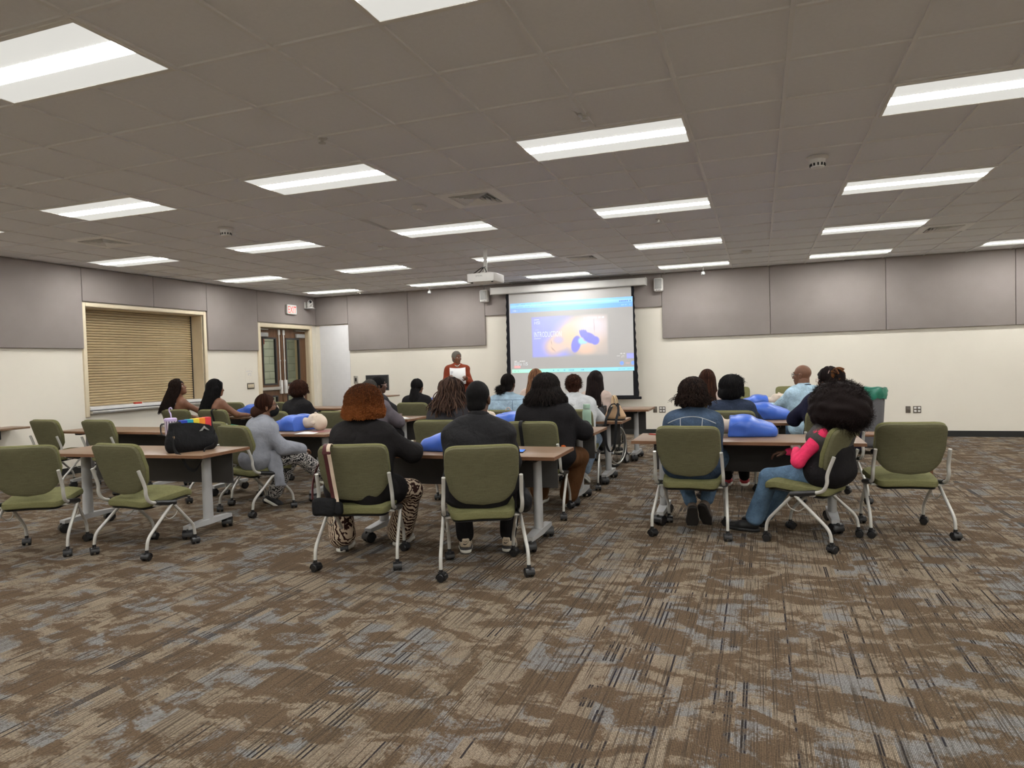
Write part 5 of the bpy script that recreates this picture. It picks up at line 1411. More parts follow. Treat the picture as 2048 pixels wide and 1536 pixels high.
M['mauve_tee'] = cloth('mauve grey tee', (0.105, 0.092, 0.105)); M['grey_tee'] = cloth('dark grey tee', (0.035, 0.034, 0.038)); M['navy_top'] = cloth('navy knit', (0.014, 0.014, 0.032))
M['rust_dress'] = cloth('rust shirt dress cloth', (0.235, 0.048, 0.022), 0.8); M['tan_trousers'] = cloth('brown trousers', (0.105, 0.047, 0.019), 0.85); M['khaki'] = cloth('grey green trousers', (0.12, 0.125, 0.105))
M['beige_top'] = cloth('pale beige blouse', (0.50, 0.40, 0.35)); M['sky_shirt'] = denim('pale blue shirt', (0.36, 0.50, 0.60)); M['orange_cloth'] = cloth('orange cloth', (0.60, 0.13, 0.03))
M['rim_dark'] = plain('dark spectacle frame', (0.02, 0.015, 0.012), 0.3, 0.5); M['rim_pale'] = plain('pale rose spectacle frame', (0.55, 0.38, 0.33), 0.3, 0.5)
M['mask'] = cloth('black face mask', (0.010, 0.010, 0.011))
def stripes(name, a, b, scale, dist, rot):
    t = NT(name); v = t.coord(rot=rot)
    wv = t.n('ShaderNodeTexWave', wave_type='BANDS', bands_direction='X', Scale=scale, Distortion=dist, Detail=2.5)
    wv.inputs['Detail Scale'].default_value = 1.6
    t.t.links.new(v, wv.inputs[0])
    return t.out(t.ramp(wv.outputs['Fac'], [(0.40, a), (0.50, b)]), 0.85, 0.12)
M['zebra'] = stripes('zebra print', (0.030, 0.012, 0.010), (0.50, 0.40, 0.30), 15.0, 7.5, (0.2, 0.3, 0.5))
M['mono_print'] = stripes('black and white print', (0.02, 0.02, 0.022), (0.45, 0.43, 0.41), 14.0, 14.0, (0.3, 0.5, 0.2))

# 1 copper curls, black hooded sweatshirt, zebra trousers
p = setyaw(person('person with copper curly hair, black hooded sweatshirt and zebra-print trousers', -1.155, 4.62, 2, 1.268, 'warm', M['black_hoodie'], M['zebra'], HR['orange'], w=1.26, lean=9, hl=(-0.16, 0.38, 0.78), hrr=(0.26, 0.36, 0.775),
    fl=(-0.30, 0.14, 0.085), fr=(0.06, 0.40, 0.085), kl=(-0.5, 0.6, 1.0), kr=(0.75, 0.5, 0.9), h=0.014, flare=0.105, toe=(10, -5), elbow=((-1, -0.3, -0.7), (1, -0.1, -0.6)), loose=0.012, shoe=M['shoe_white']), 0)
F = hfield(p); cap(p, F, 0.034); F.ell(p['P'](0, -0.035, -0.010), (0.128, 0.122, 0.110), 0.04); F.wobble(0.006, 70, 2)
hair_obj(p, HR['orange'], F, [(fall(1700, 2.35, (0, 88), 0.095, 0.14, 0.0085, 190, 0.4, (0.128, 0.140, 0.128), seed=11, m1=16, m2=16, lenvar=0.25), 0.0030, 3, 0.6), (fall(800, 2.3, (0, 80), 0.080, 0.18, 0.011, 160, 0.4, (0.136, 0.148, 0.134), seed=12, m1=16, m2=14, lenvar=0.3), 0.0028, 3, 0.5)], grad=0.72, tint=0.0)
F = Field(np.array(p['nb']) - 0.25, np.array(p['nb']) + 0.25, 0.012)
b_ = p['nb'] - p['u'] * 0.045; F.limb(b_ + Vector((-0.10, -0.02, 0.02)), b_ + Vector((0, -0.125, -0.065)), 0.034, 0.040, 0.03); F.limb(b_ + Vector((0.10, -0.02, 0.02)), b_ + Vector((0, -0.125, -0.065)), 0.034, 0.040, 0.03); F.ell(b_ + Vector((0, -0.08, -0.02)), (0.10, 0.045, 0.055), 0.03)
sdf_obj('hood', F.mesh(), M['black_hoodie'], p['body'], 2)

F = Field(p['lo'], p['hi'], 0.013); F.limb(p['hip'][1] + Vector((0.02, -0.05, 0.0)), p['hip'][1].lerp(p['kn'][1], 0.50), 0.150, 0.118, 0.04); F.limb(p['hip'][-1] + Vector((-0.02, -0.05, 0.0)), p['hip'][-1].lerp(p['kn'][-1], 0.3), 0.145, 0.120, 0.04); F.limb(p['pel'] + Vector((0, -0.04, 0)), p['waist'], 0.135, 0.125, 0.04, (1, 0, 0), 0.09, 0.07); F.wobble(0.005, 35, 3)
sdf_obj('sweatshirt_hem', F.mesh(), M['black_hoodie'], p['body'], 2)

# 2 man in the black jacket
p = setyaw(person('man with close-cropped black hair and black jacket, nearest in the middle', -0.225, 4.63, 14, 1.318, 'deep', M['black_jacket'], M['black_cloth'], None, w=1.14, female=False, lean=12, fl=(-0.175, 0.36, 0.09), fr=(0.145, 0.40, 0.09), h=0.013, flare=0.062,
    shoe=None, toe=(8, -4), elbow=((-0.35, -0.3, -1), (0.35, -0.3, -1)), loose=0.014, drop=0.028, hy=-10, hl=(-0.14, 0.42, 0.79), hrr=(0.16, 0.44, 0.79), eyes=False), -10)
for c in [c for c in p['body'].children if c.name.startswith('shoe')]:
    bpy.data.objects.remove(c.children[0]); bpy.data.objects.remove(c)
F = hfield(p, 0.17, 0.008); A = np.array(p['Hm'])
F.ell(p['P'](0, -0.016, 0.036), (0.084, 0.102, 0.097), 0.01, A); F.ell(p['P'](0, -0.052, -0.036), (0.070, 0.054, 0.060), 0.02, A); F.cut_ell(p['P'](0, 0.10, -0.045), (0.088, 0.088, 0.11), 0.01, A); F.wobble(0.0012, 260, 4)
for s in (-1, 1): F.cut_ell(p['P'](s * 0.094, -0.006, -0.018), (0.026, 0.038, 0.052), 0.006, A)
hair_obj(p, HR['black'], F, [])
collar(p, M['black_jacket'], 0.086, 0.080, 0.066)
# his trainers: cream heel tab, grey mudguard, white midsole, the mark on the heel
M['cream'] = plain('cream leather', (0.52, 0.43, 0.32), 0.55, 0.3, var=0.05); M['mud'] = plain('dark grey mudguard', (0.045, 0.042, 0.042), 0.6, 0.3)
M['sock'] = cloth('white sock', (0.62, 0.58, 0.55))
for s in (-1, 1):
    o = put_shoe(p['an'][s], R(10 if s < 0 else -4), 0.0, M['cream'], M['rubber_white'], p['body'])
    F = Field((-0.09, -0.13, -0.02), (0.09, 0.12, 0.10), 0.007); F.limb((0, -0.046, 0.03), (0, 0.03, 0.03), 0.043, 0.041, 0.01, (1, 0, 0), 0.003, 0.010); F.cut_plane((0, 0, 0.026), (0, 0, -1)); F.cut_plane((0, -0.05, 0.052), (0, -0.2, 1))
    sdf_obj('mudguard', F.mesh(), M['mud'], o, 1)
    hb = MB().rbox((-0.028, -0.098, 0.050), (0.028, -0.070, 0.118), 0.012, 3); hb.build('heel_tab', M['cream'], o)
    pts = [(-0.020, 0.0), (-0.012, -0.008), (0.0, -0.007), (0.022, 0.010), (0.002, 0.001), (-0.010, -0.001), (-0.0125, 0.006)]
    V = [(a, -0.0995, 0.078 + b) for a, b in pts] + [(a, -0.097, 0.078 + b) for a, b in pts]; n = len(pts)
    MB().add(V, [tuple(range(n))] + [tuple(range(2 * n - 1, n - 1, -1))] + [(q, (q + 1) % n, n + (q + 1) % n, n + q) for q in range(n)]).build('heel_mark', M['black_plastic'], o)
    text('lettering', 'NIKE', 0.019, (0.004, -0.0992, 0.089), (R(90), 0, 0), M['black_plastic'], o, 1.0, 'CENTER')
    MB().tube([p['an'][s] + Vector((0, -0.005, -0.01)), p['an'][s] + Vector((0, -0.005, 0.07))], [0.040, 0.040], 14).build('sock', M['sock'], p['body'])

# 3 dark denim jacket, curly bob
p = setyaw(person('person with wavy dark bob in a dark denim jacket with pale seams', 1.125, 6.03, 0, 1.245, 'light', M['denim_dark'], M['denim_jeans'], None, w=1.18, lean=12, fl=(-0.035, 0.16, 0.17), fr=(0.075, 0.20, 0.19), kl=(-0.3, 0.8, 0.6), kr=(0.3, 0.8, 0.6), h=0.014,
    toe=(8, -18), pitch=(-62, -58), shoe=cloth('grey canvas shoe', (0.16, 0.13, 0.11)), sole=plain('dark gum sole', (0.03, 0.027, 0.025)), elbow=((-0.4, -0.3, -1), (0.4, -0.3, -1)), hl=(-0.07, 0.36, 0.785), hrr=(0.07, 0.36, 0.785), loose=0.006, drop=0.01), 0)
top = child(p, 'top'); M['stitch'] = plain('pale stitching', (0.42, 0.43, 0.43), 0.8)
z0 = p['nb'].z - 0.035
on_back(p, top, [(-0.19 + 0.38 * q / 20, z0 - 0.055 * ((q - 10) / 10) ** 2) for q in range(21)], 0.0032, M['stitch'], 'seam')
for s in (-1, 1): on_back(p, top, lerp2((s * 0.088, z0 - 0.012), (s * 0.078, z0 - 0.20)), 0.0028, M['stitch'], 'seam')
collar(p, M['denim_dark'], 0.080, 0.082, 0.030)
F = hfield(p); cap(p, F, 0.030); F.ell(p['P'](0, -0.045, -0.045), (0.112, 0.085, 0.080), 0.04); F.wobble(0.006, 55, 3)
hair_obj(p, HR['darkbrown'], F, [(fall(420, 2.3, (0, 80), 0.085, 0.30, 0.010, 75, 0.2, (0.112, 0.128, 0.120), seed=21, m1=9, m2=10, lenvar=0.35), 0.0055, 3, 0.3), (fall(40, 2.3, (55, 85), 0.08, 0.75, 0.014, 80, 0.1, (0.116, 0.13, 0.12), seed=22), 0.003, 3, 0.4)])

# 4 pink sleeves, big afro, sideways chair
p = setyaw(person('person with large dark afro, pink sleeves and blue jeans, seated sideways', 2.06, 5.91, 60, 1.180, 'deep', M['charcoal'], M['denim_jeans'], None, w=1.08, lean=-9, pel=(0, -0.075, 0.565), hl=(-0.03, 0.15, 0.69), hrr=(0.13, 0.30, 0.65),
    fl=(-0.08, 0.505, 0.085), fr=(0.13, 0.535, 0.085), h=0.013, flare=0.072, hy=-6, sleeve=0, sole=M['shoe_black'], elbow=((-1, 0.0, -0.8), (1, -0.3, -0.7)), boxy=False, toe=(10, -5), pitch=(0, 0), loose=0.004, hem=False), 0)
F = Field(p['lo'], p['hi'], 0.012)
for s in (-1, 1):
    F.ell(p['sh'][s], (0.064, 0.066, 0.066), 0.03); F.limb(p['sh'][s], p['el'][s], 0.058, 0.048, 0.03); F.limb(p['el'][s], p['wr'][s], 0.048, 0.036, 0.03)
F.wobble(0.003, 40, 4); sdf_obj('sleeves', F.mesh(), M['pink'], p['body'], 2)
F = Field(p['lo'], p['hi'], 0.014); u = p['u']
F.ell(p['pel'] + Vector((0, -0.02, -0.01)), (0.215, 0.178, 0.115), 0.04); F.limb(p['pel'] + Vector((0, -0.02, 0)), p['pel'] + u * 0.12 + Vector((0, -0.02, 0)), 0.150, 0.135, 0.05, (1, 0, 0), 0.082, 0.075); F.cut_plane(p['pel'] + u * 0.15, (0, 0.55, 1))
sdf_obj('undershirt', F.mesh(), M['black_cloth'], p['body'], 2)
F = hfield(p, 0.42, 0.012); F.ell(p['P'](0, -0.055, 0.015), (0.195, 0.200, 0.160), 0.03); F.ell(p['P'](0, -0.070, -0.075), (0.212, 0.195, 0.132), 0.12); F.cut_ell(p['P'](0, 0.185, -0.05), (0.10, 0.12, 0.16), 0.03); F.wobble(0.006, 75, 8)
hair_obj(p, HR['espresso'], F, [(burst(3600, (0, -0.055, 0.010), (0.192, 0.197, 0.160), 0.050, 0.008, -0.35, 31, 6, 0.75, 0.1), 0.0019, 3, 0.3), (burst(3600, (0, -0.070, -0.080), (0.210, 0.193, 0.128), 0.055, 0.009, -0.95, 32, 6, 0.75, 0.2), 0.0019, 3, 0.3)], tint=0.3)

# 5 grey cardigan, mask, bun
p = setyaw(person('person in a grey knitted cardigan with brown bun, glasses and black mask', -3.16, 5.90, -42, 1.185, 'brown', M['cardigan'], M['mono_print'], None, w=1.12, lean=14, hl=(-0.06, 0.36, 0.60), hrr=(0.05, 0.38, 0.60),
    fl=(-0.22, 0.12, 0.10), fr=(-0.05, 0.66, 0.27), kl=(-0.2, 0.9, 0.6), kr=(0.1, 0.7, 1.0), h=0.013, flare=0.075, toe=(0, 10), pitch=(-35, -25), hy=-12, hp=4, loose=0.016, palm=((0, -0.2, -1), (0, -0.2, -1))), -12)
F = Field(p['lo'] - np.array((0.1, 0.2, 0.0)), p['hi'], 0.011); a = p['pel']
F.limb(a + Vector((0.160, 0.12, 0.05)), a + Vector((0.205, 0.20, -0.29)), 0.026, 0.014, 0.03, (0.25, 0.95, 0), 0.075, 0.055); F.wobble(0.006, 55, 3)
sdf_obj('cardigan_tail', F.mesh(), M['cardigan'], p['body'], 2)
F = hfield(p, 0.2, 0.009); cap(p, F, 0.010); F.ell(p['P'](0, -0.115, -0.045), (0.068, 0.062, 0.064), 0.015); F.wobble(0.002, 140, 2)
hair_obj(p, HR['redbrown'], F, [(fall(220, 2.0, (5, 40), 0.02, -0.2, 0.001, 40, 0.3, (0.089, 0.108, 0.102), seed=41, th1=118, m1=10, m2=3), 0.0028, 3, 0.5)], up=False, tint=0.45)
F = Field(np.array(p['hc']) - 0.15, np.array(p['hc']) + 0.15, 0.007); A = np.array(p['Hm']); F.ell(p['P'](0, 0.045, -0.062), (0.060, 0.060, 0.052), 0.01, A); F.ell(p['P'](0, 0.088, -0.045), (0.028, 0.026, 0.030), 0.02, A); F.cut_plane(p['P'](0, 0.02, 0), p['Hm'] @ Vector((0, -1, 0)))
mk = sdf_obj('face_mask', F.mesh(), M['mask'], p['body'], 1)
for s in (-1, 1): MB().tube([p['P'](s * 0.056, 0.045, -0.03), p['P'](s * 0.080, 0.0, 0.012), p['P'](s * 0.083, -0.018, 0.0), p['P'](s * 0.06, 0.03, -0.075)], 0.0018, 5).build('ear_loop', M['mask'], mk)
glasses(p, M['rim_dark'])

# 6 long curly brown hair, face turned up to the right
p = setyaw(person('person with long curly brown hair looking up in profile, cream top', -6.56, 8.27, -22, 1.325, 'warm', M['white_top'], M['denim_jeans'], HR['darkbrown'], w=1.02, lean=-2, hy=-45, hp=22, hl=(-0.1, 0.30, 0.70), hrr=(0.22, 0.36, 0.80), sleeve=0, cut_top=0.34, eyes=True, elbow=((-1, -0.5, -0.8), (1, -0.2, -0.6))), -30)
MB().tube(curve_pts([p['sh'][1] + Vector((-0.055, 0.03, 0.045)), p['sh'][1] + Vector((-0.055, -0.075, 0.0)), p['chest'] + Vector((0.08, -0.120, 0.0)), p['waist'] + Vector((0.06, -0.125, 0.06))], 6), 0.011, 6).build('strap', M['white_top'], p['body'])
F = hfield(p, 0.3, 0.011, 0.2); cap(p, F, 0.020); F.limb(p['P'](0, -0.055, 0.0), Vector((p['hc'].x - 0.03, p['hc'].y - 0.13, p['hc'].z - 0.27)), 0.070, 0.075, 0.04, (1, -0.2, 0), 0.04, 0.055); F.wobble(0.005, 50, 6)
hair_obj(p, HR['darkbrown'], F, [(fall(520, 1.85, (5, 85), 0.36, 0.75, 0.010, 55, 0.9, (0.104, 0.124, 0.112), seed=51, m1=8, m2=16), 0.0042, 3, 0.4)])

# 7 long black hair, green top
p = setyaw(person('person with long black hair, bare shoulders and a green top', -5.90, 8.22, -14, 1.305, 'warm', M['green_top'], M['black_cloth'], None, w=1.2, lean=6, hy=-18, sleeve=0, cut_top=0.50, hl=(-0.12, 0.36, 0.78), hrr=(0.26, 0.36, 0.775), elbow=((-1, -0.3, -0.9), (1, -0.1, -0.8))), -18)
F = hfield(p, 0.3, 0.011, 0.2); cap(p, F, 0.022); F.limb(p['P'](0, -0.05, 0.0), p['hc'] + Vector((-0.03, -0.12, -0.30)), 0.080, 0.070, 0.04, (1, 0, 0), 0.045, 0.03); F.wobble(0.004, 60, 6)
hair_obj(p, HR['black'], F, [(fall(520, 2.1, (5, 85), 0.35, 0.30, 0.007, 60, 0.9, (0.108, 0.126, 0.116), seed=61, m1=8, m2=14), 0.0042, 3, 0.4)])
for s in (-1, 1): MB().tube([p['P'](s * 0.085 + 0.018 * math.cos(q), -0.005, -0.062 + 0.022 * math.sin(q)) for q in [2 * math.pi * k / 16 for k in range(16)]], 0.0022, 5, False, True).build('hoop_earring', M['steel'], p['body'])
F = Field(p['lo'], p['hi'], 0.016); F.limb(p['pel'] + Vector((0.10, 0.05, 0.0)), p['kn'][1] + Vector((0.06, 0.06, 0.02)), 0.12, 0.06, 0.03, (0, 1, 0.3), 0.05, 0.03); sdf_obj('skirt_drape', F.mesh(), M['green_top'], p['body'], 2)

# 8 black top, dark bob
p = setyaw(person('person in a black top with a rounded dark bob before the double doors', -4.20, 7.88, -12, 1.265, 'warm', M['black_cloth'], M['black_cloth'], None, w=1.1, lean=10, hy=-14, hl=(-0.1, 0.38, 0.78), hrr=(0.22, 0.36, 0.78), loose=0.008), -14)
F = hfield(p); cap(p, F, 0.028); F.ell(p['P'](0, -0.035, -0.025), (0.112, 0.110, 0.068), 0.03); F.cut_ell(p['P'](0, 0.135, -0.035), (0.075, 0.075, 0.11), 0.02); F.wobble(0.004, 70, 3)
hair_obj(p, HR['redbrown'], F, [(fall(420, 2.4, (0, 70), 0.045, 0.2, 0.007, 90, 0.0, (0.112, 0.126, 0.118), seed=71, m1=9, m2=8, lenvar=0.4), 0.0045, 3, 0.4)])
MB().tube(curve_pts([p['P'](0.09, 0.0, -0.055), p['P'](0.098, 0.01, -0.09), p['P'](0.085, 0.012, -0.095)], 4), 0.004, 5).build('earring', M['gold'] if 'gold' in M else M['trim'], p['body'])

# 9 greying short hair, mauve tee (behind the copper curls)
p = setyaw(person('man with short greying hair and mauve-grey tee, half hidden by copper curls', -3.08, 7.86, 0, 1.275, 'deep', M['mauve_tee'], M['black_cloth'], None, w=1.38, female=False, lean=8, sleeve=0.5, hl=(-0.15, 0.40, 0.78), hrr=(0.24, 0.34, 0.78), loose=0.02), 0)
F = hfield(p, 0.17, 0.0085); cap(p, F, 0.011); F.wobble(0.003, 150, 3)
hair_obj(p, HR['saltpepper'], F, [(burst(500, (0, -0.014, 0.034), (0.088, 0.106, 0.100), 0.016, 0.004, -0.35, 81, 5, 0.6, 0.6), 0.0022, 3)], up=False, tint=0.5)

# 10 glasses, in front of the monitor
p = setyaw(person('man with glasses in profile, seated in front of the dark monitor', -3.88, 9.46, -30, 1.285, 'deep', M['grey_tee'], M['black_cloth'], HR['black'], w=1.0, female=False, lean=5, hy=-32, sleeve=0.5, eyes=True), -62)
F = hfield(p, 0.17, 0.0085); cap(p, F, 0.016); F.wobble(0.003, 150, 3)
hair_obj(p, HR['black'], F, [(burst(500, (0, -0.014, 0.034), (0.090, 0.110, 0.104), 0.018, 0.004, -0.3, 82, 5, 0.6, 0.3), 0.0025, 3)], up=False)
glasses(p, M['rim_pale'], 0.0026)
collar(p, M['white_top'], 0.066, 0.064, 0.03, 'shirt_collar')

# 11 braids gathered at the back
p = setyaw(person('person in black with long gathered braids in the front row', -3.24, 9.50, 2, 1.232, 'brown', M['black_cloth'], M['black_cloth'], None, w=1.12, lean=6, hy=-6, loose=0.006), -6)
F = hfield(p, 0.3, 0.010, 0.15); cap(p, F, 0.008); F.limb(p['P'](0, -0.10, -0.05), p['hc'] + Vector((0, -0.125, -0.27)), 0.045, 0.060, 0.03, (1, 0, 0), 0.02, 0.06); F.wobble(0.002, 120, 3)
hair_obj(p, HR['black'], F, [(fall(70, 1.9, (5, 60), 0.0, 0.0, 0.0, 40, 0.0, (0.088, 0.108, 0.101), seed=91, th1=112, m1=9, m2=2), 0.005, 5, 0.8), (fall(60, 0.9, (95, 100), 0.25, 0.5, 0.003, 30, 0.3, (0.075, 0.125, 0.09), (0, -0.01, 0.0), seed=92, m1=3, m2=12), 0.006, 5, 0.6)])

# 12 locs
p = setyaw(person('person with long brown locs and charcoal top beside the man in black', -1.27, 6.45, -4, 1.275, 'brown', M['grey_tee'], M['black_cloth'], None, w=1.3, lean=8, hy=-10, hl=(-0.15, 0.40, 0.78), hrr=(0.18, 0.40, 0.78), loose=0.01), -10)
F = hfield(p); cap(p, F, 0.018); F.limb(p['P'](0, -0.05, 0.0), p['P'](0, -0.08, -0.13), 0.070, 0.055, 0.04, (1, 0, 0), 0.04, 0.05); F.wobble(0.003, 80, 3)
hair_obj(p, HR['locs'], F, [(fall(105, 2.15, (3, 75), 0.22, 0.95, 0.012, 24, 0.35, (0.112, 0.128, 0.122), seed=101, m1=9, m2=14, lenvar=0.25), 0.0078, 5, 0.75), (fall(45, 2.2, (3, 40), 0.20, 1.15, 0.016, 22, 0.35, (0.122, 0.136, 0.128), seed=102, m1=9, m2=14, lenvar=0.3), 0.0065, 5, 0.7)], tint=0.15)

# 13 presenter
p = setyaw(person('standing presenter with short grey hair and rust shirt dress, holding papers', -3.61, 11.80, 206, 1.685, 'warm', M['rust_dress'], M['rust_dress'], HR['grey'], w=1.02, lean=-1, pel=(0, 0, 0.93), stand=True, hy=30, hp=-2, hl=(-0.165, 0.27, 1.165), hrr=(0.170, 0.27, 1.18),
    fl=(-0.10, 0.0, 0.085), fr=(0.10, 0.03, 0.085), eyes=True, h=0.013, loose=0.010, elbow=((-0.45, -0.8, -0.9), (0.45, -0.8, -0.9)), palm=((0.4, -0.8, 0.5), (-0.4, -0.8, 0.5)), sleeve=0.92, flare=0.06), 30)
F = Field(np.array((-0.35, -0.35, 0.30)), np.array((0.35, 0.35, 1.15)), 0.015); F.limb((0, 0, 1.0), (0, 0.0, 0.42), 0.12, 0.14, 0.05, (1, 0, 0), 0.07, 0.12); F.cut_plane((0, 0, 0.40), (0, 0, -1)); F.wobble(0.005, 25, 2)
sdf_obj('skirt', F.mesh(), M['rust_dress'], p['body'], 2)
F = Field(np.array((-0.3, -0.3, 0.9)), np.array((0.3, 0.3, 1.15)), 0.010); F.limb((0, 0, 1.035), (0, 0, 1.065), 0.125, 0.125, 0.01, (1, 0, 0), 0.072, 0.070); F.cut_plane((0, 0, 1.07), (0, 0, 1)); F.cut_plane((0, 0, 1.025), (0, 0, -1)); sdf_obj('belt', F.mesh(), cloth('dark rust belt', (0.10, 0.02, 0.012)), p['body'], 1)
for s in (-1, 1):
    c_ = MB().add([p['nb'] + Vector(q) for q in ((s * 0.015, 0.075, -0.055), (s * 0.065, 0.045, 0.012), (s * 0.085, -0.02, 0.03), (s * 0.125, 0.0, -0.01), (s * 0.105, 0.075, -0.045), (s * 0.05, 0.112, -0.075))], [(0, 1, 5), (1, 4, 5), (1, 2, 3, 4)])
    c_.build('collar_flap', M['rust_dress'], p['body'])
    MB().tube([p['wr'][s] + Vector((0.034 * math.cos(q), 0.0, 0.034 * math.sin(q) - 0.01)) for q in [2 * math.pi * k / 16 for k in range(16)]], 0.006, 6, False, True).build('bracelet', M['white_plastic'], p['body'])
V = [p['nb'] + Vector(q) for q in ((-0.05, 0.085, 0.0), (0.05, 0.085, 0.0), (0.0, 0.118, -0.085))]
MB().add(V, [(0, 1, 2)]).build('neck_opening', SK['warm'], p['body'])
MB().tube(curve_pts([p['nb'] + Vector((-0.062, 0.035, 0.022)), p['nb'] + Vector((-0.035, 0.085, -0.005)), p['nb'] + Vector((0, 0.10, -0.02)), p['nb'] + Vector((0.035, 0.085, -0.005)), p['nb'] + Vector((0.062, 0.035, 0.022))], 6), 0.0045, 6).build('necklace', M['white_plastic'], p['body'])
F = hfield(p, 0.16, 0.007); cap(p, F, 0.008); F.wobble(0.002, 170, 3)
hair_obj(p, HR['grey'], F, [(burst(600, (0, -0.014, 0.036), (0.083, 0.102, 0.098), 0.014, 0.003, -0.3, 111, 5, 0.62, 0.4), 0.002, 3)], up=False, tint=0.6)
pp = thing('sheaf_of_papers', 'white printed papers held by the standing presenter', 'papers', (-3.61, 11.80, 0), R(206))
for k in range(3):
    V, F2 = [], []
    for a in range(9):
        xx = -0.142 + 0.284 * a / 8
        for b in range(2): V.append((xx, 0.280 + 0.002 * k + 0.015 * math.cos(xx * 11) + 0.03 * (1 - b), 1.09 + 0.272 * b + 0.006 * k + 0.014 * (xx / 0.14) ** 2 * b))
    for a in range(8): F2.append((2 * a, 2 * a + 2, 2 * a + 3, 2 * a + 1))
    o = MB().add(V, F2, True).build('sheet', M['paper'], pp)
    sol = o.modifiers.new('thick', 'SOLIDIFY'); sol.thickness = 0.0006
for k in range(4): MB().box((0.085 + 0.012 * k, 0.300, 1.24 + 0.01 * k), (0.092 + 0.012 * k, 0.302, 1.325)).build('print_line', M['faint'], pp)

# 14 pale denim jacket, low bun
p = setyaw(person('person in a pale denim jacket with a low black curly bun', -1.14, 7.76, 2, 1.305, 'deep', M['denim_light'], M['black_cloth'], None, w=1.22, lean=7, hy=-4, loose=0.01), -4)
top = child(p, 'top'); z0 = p['nb'].z - 0.04
on_back(p, top, lerp2((-0.20, z0), (0.20, z0)), 0.0025, M['denim_dark'], 'seam'); on_back(p, top, lerp2((0.10, z0), (0.11, z0 - 0.14)), 0.002, M['denim_dark'], 'seam')
on_back(p, top, [(0.055 + 0.028 * math.cos(q), z0 - 0.115 + 0.03 * math.sin(q)) for q in [2 * math.pi * k / 12 for k in range(13)]], 0.006, M['beige_top'], 'worn_patch')
collar(p, M['denim_light'], 0.080, 0.084, 0.03)
F = hfield(p); cap(p, F, 0.006); F.ell(p['P'](-0.062, -0.095, -0.055), (0.052, 0.048, 0.045), 0.015); F.wobble(0.0025, 120, 3)
hair_obj(p, HR['soft'], F, [(burst(420, (-0.066, -0.097, -0.055), (0.050, 0.046, 0.043), 0.028, 0.008, -0.9, 121, 6, 2.0, 0.5), 0.0028, 3), (fall(120, 2.0, (5, 30), 0.0, -0.3, 0.0, 40, 0.0, (0.084, 0.104, 0.099), seed=122, th1=112, m1=9, m2=2), 0.0024, 3)], up=False)

# 15 long light brown hair
p = setyaw(person('person with long straight light brown hair, back to us before the screen', -1.23, 9.15, 0, 1.335, 'light', M['beige_top'], M['denim_jeans'], None, w=1.0, lean=4, hy=-4), -4)
F = hfield(p, 0.3, 0.010, 0.25); cap(p, F, 0.012); F.limb(p['P'](0, -0.05, 0.02), p['hc'] + Vector((-0.02, -0.10, -0.34)), 0.066, 0.040, 0.04, (1, 0, 0), 0.028, 0.07); F.wobble(0.002, 60, 3)
hair_obj(p, HR['lightbrown'], F, [(fall(420, 2.0, (2, 60), 0.36, 0.55, 0.003, 18, 0.8, (0.090, 0.110, 0.104), seed=131, m1=8, m2=12), 0.0036, 3, 0.5)], tint=0.5)

# 16 wide black sweater, black shoulder braids
p = setyaw(person('large person in a wide black sweater with shoulder-length black twists', -0.29, 6.47, -2, 1.295, 'deep', M['black_cloth'], M['tan_trousers'], None, w=1.62, lean=10, hy=0, hl=(-0.18, 0.38, 0.79), hrr=(0.30, 0.34, 0.785), fl=(-0.20, 0.34, 0.085), fr=(0.12, 0.27, 0.085), kr=(0.5, 0.8, 0.9), flare=0.095,
    toe=(0, -10), loose=0.016, drop=0.02, shoe=cloth('brown suede shoe', (0.14, 0.075, 0.035)), belly=0.03), 0)
F = hfield(p, 0.3, 0.011, 0.1); cap(p, F, 0.040); F.limb(p['P'](0, -0.045, 0.0), p['P'](0.015, -0.080, -0.120), 0.095, 0.080, 0.04, (1, 0, 0), 0.045, 0.085); F.wobble(0.004, 70, 3)
hair_obj(p, HR['soft'], F, [(fall(560, 2.2, (2, 75), 0.145, 0.70, 0.007, 60, 0.5, (0.130, 0.140, 0.128), seed=141, m1=9, m2=12, lenvar=0.25), 0.0046, 4, 0.5)])
F = Field(p['lo'], p['hi'], 0.012); F.ell(p['pel'] + Vector((0.195, -0.115, 0.085)), (0.075, 0.055, 0.045), 0.02); sdf_obj('shirt_hem', F.mesh(), M['orange_cloth'], p['body'], 2)

# 17 grey hoodie
p = setyaw(person('person in a pale grey hoodie with short brown curls before the screen', -0.365, 7.80, 6, 1.275, 'tan', M['hoodie_grey'], M['denim_pale'], None, w=1.30, lean=16, hy=-4, hp=-4, fl=(-0.12, 0.26, 0.085), fr=(0.08, 0.22, 0.12), kr=(0.4, 0.8, 0.8), shoe=M['shoe_white'], loose=0.012, pitch=(0, -30), toe=(0, -10), flare=0.062), -4)
F = Field(np.array(p['nb']) - 0.25, np.array(p['nb']) + 0.25, 0.011); b_ = p['nb'] - p['u'] * 0.02
for s in (-1, 1): F.limb(b_ + Vector((s * 0.095, 0.01, 0.015)), b_ + Vector((s * 0.02, -0.135, -0.055)), 0.034, 0.042, 0.03)
F.ell(b_ + Vector((0, -0.085, -0.015)), (0.105, 0.055, 0.050), 0.03); sdf_obj('hood', F.mesh(), M['hoodie_grey'], p['body'], 2)
F = hfield(p, 0.2, 0.009); cap(p, F, 0.016); F.wobble(0.004, 110, 3)
hair_obj(p, HR['redbrown'], F, [(burst(800, (0, -0.016, 0.030), (0.094, 0.112, 0.106), 0.020, 0.009, -0.55, 151, 6, 0.5, 0.4), 0.0026, 3)], up=False, tint=0.6)

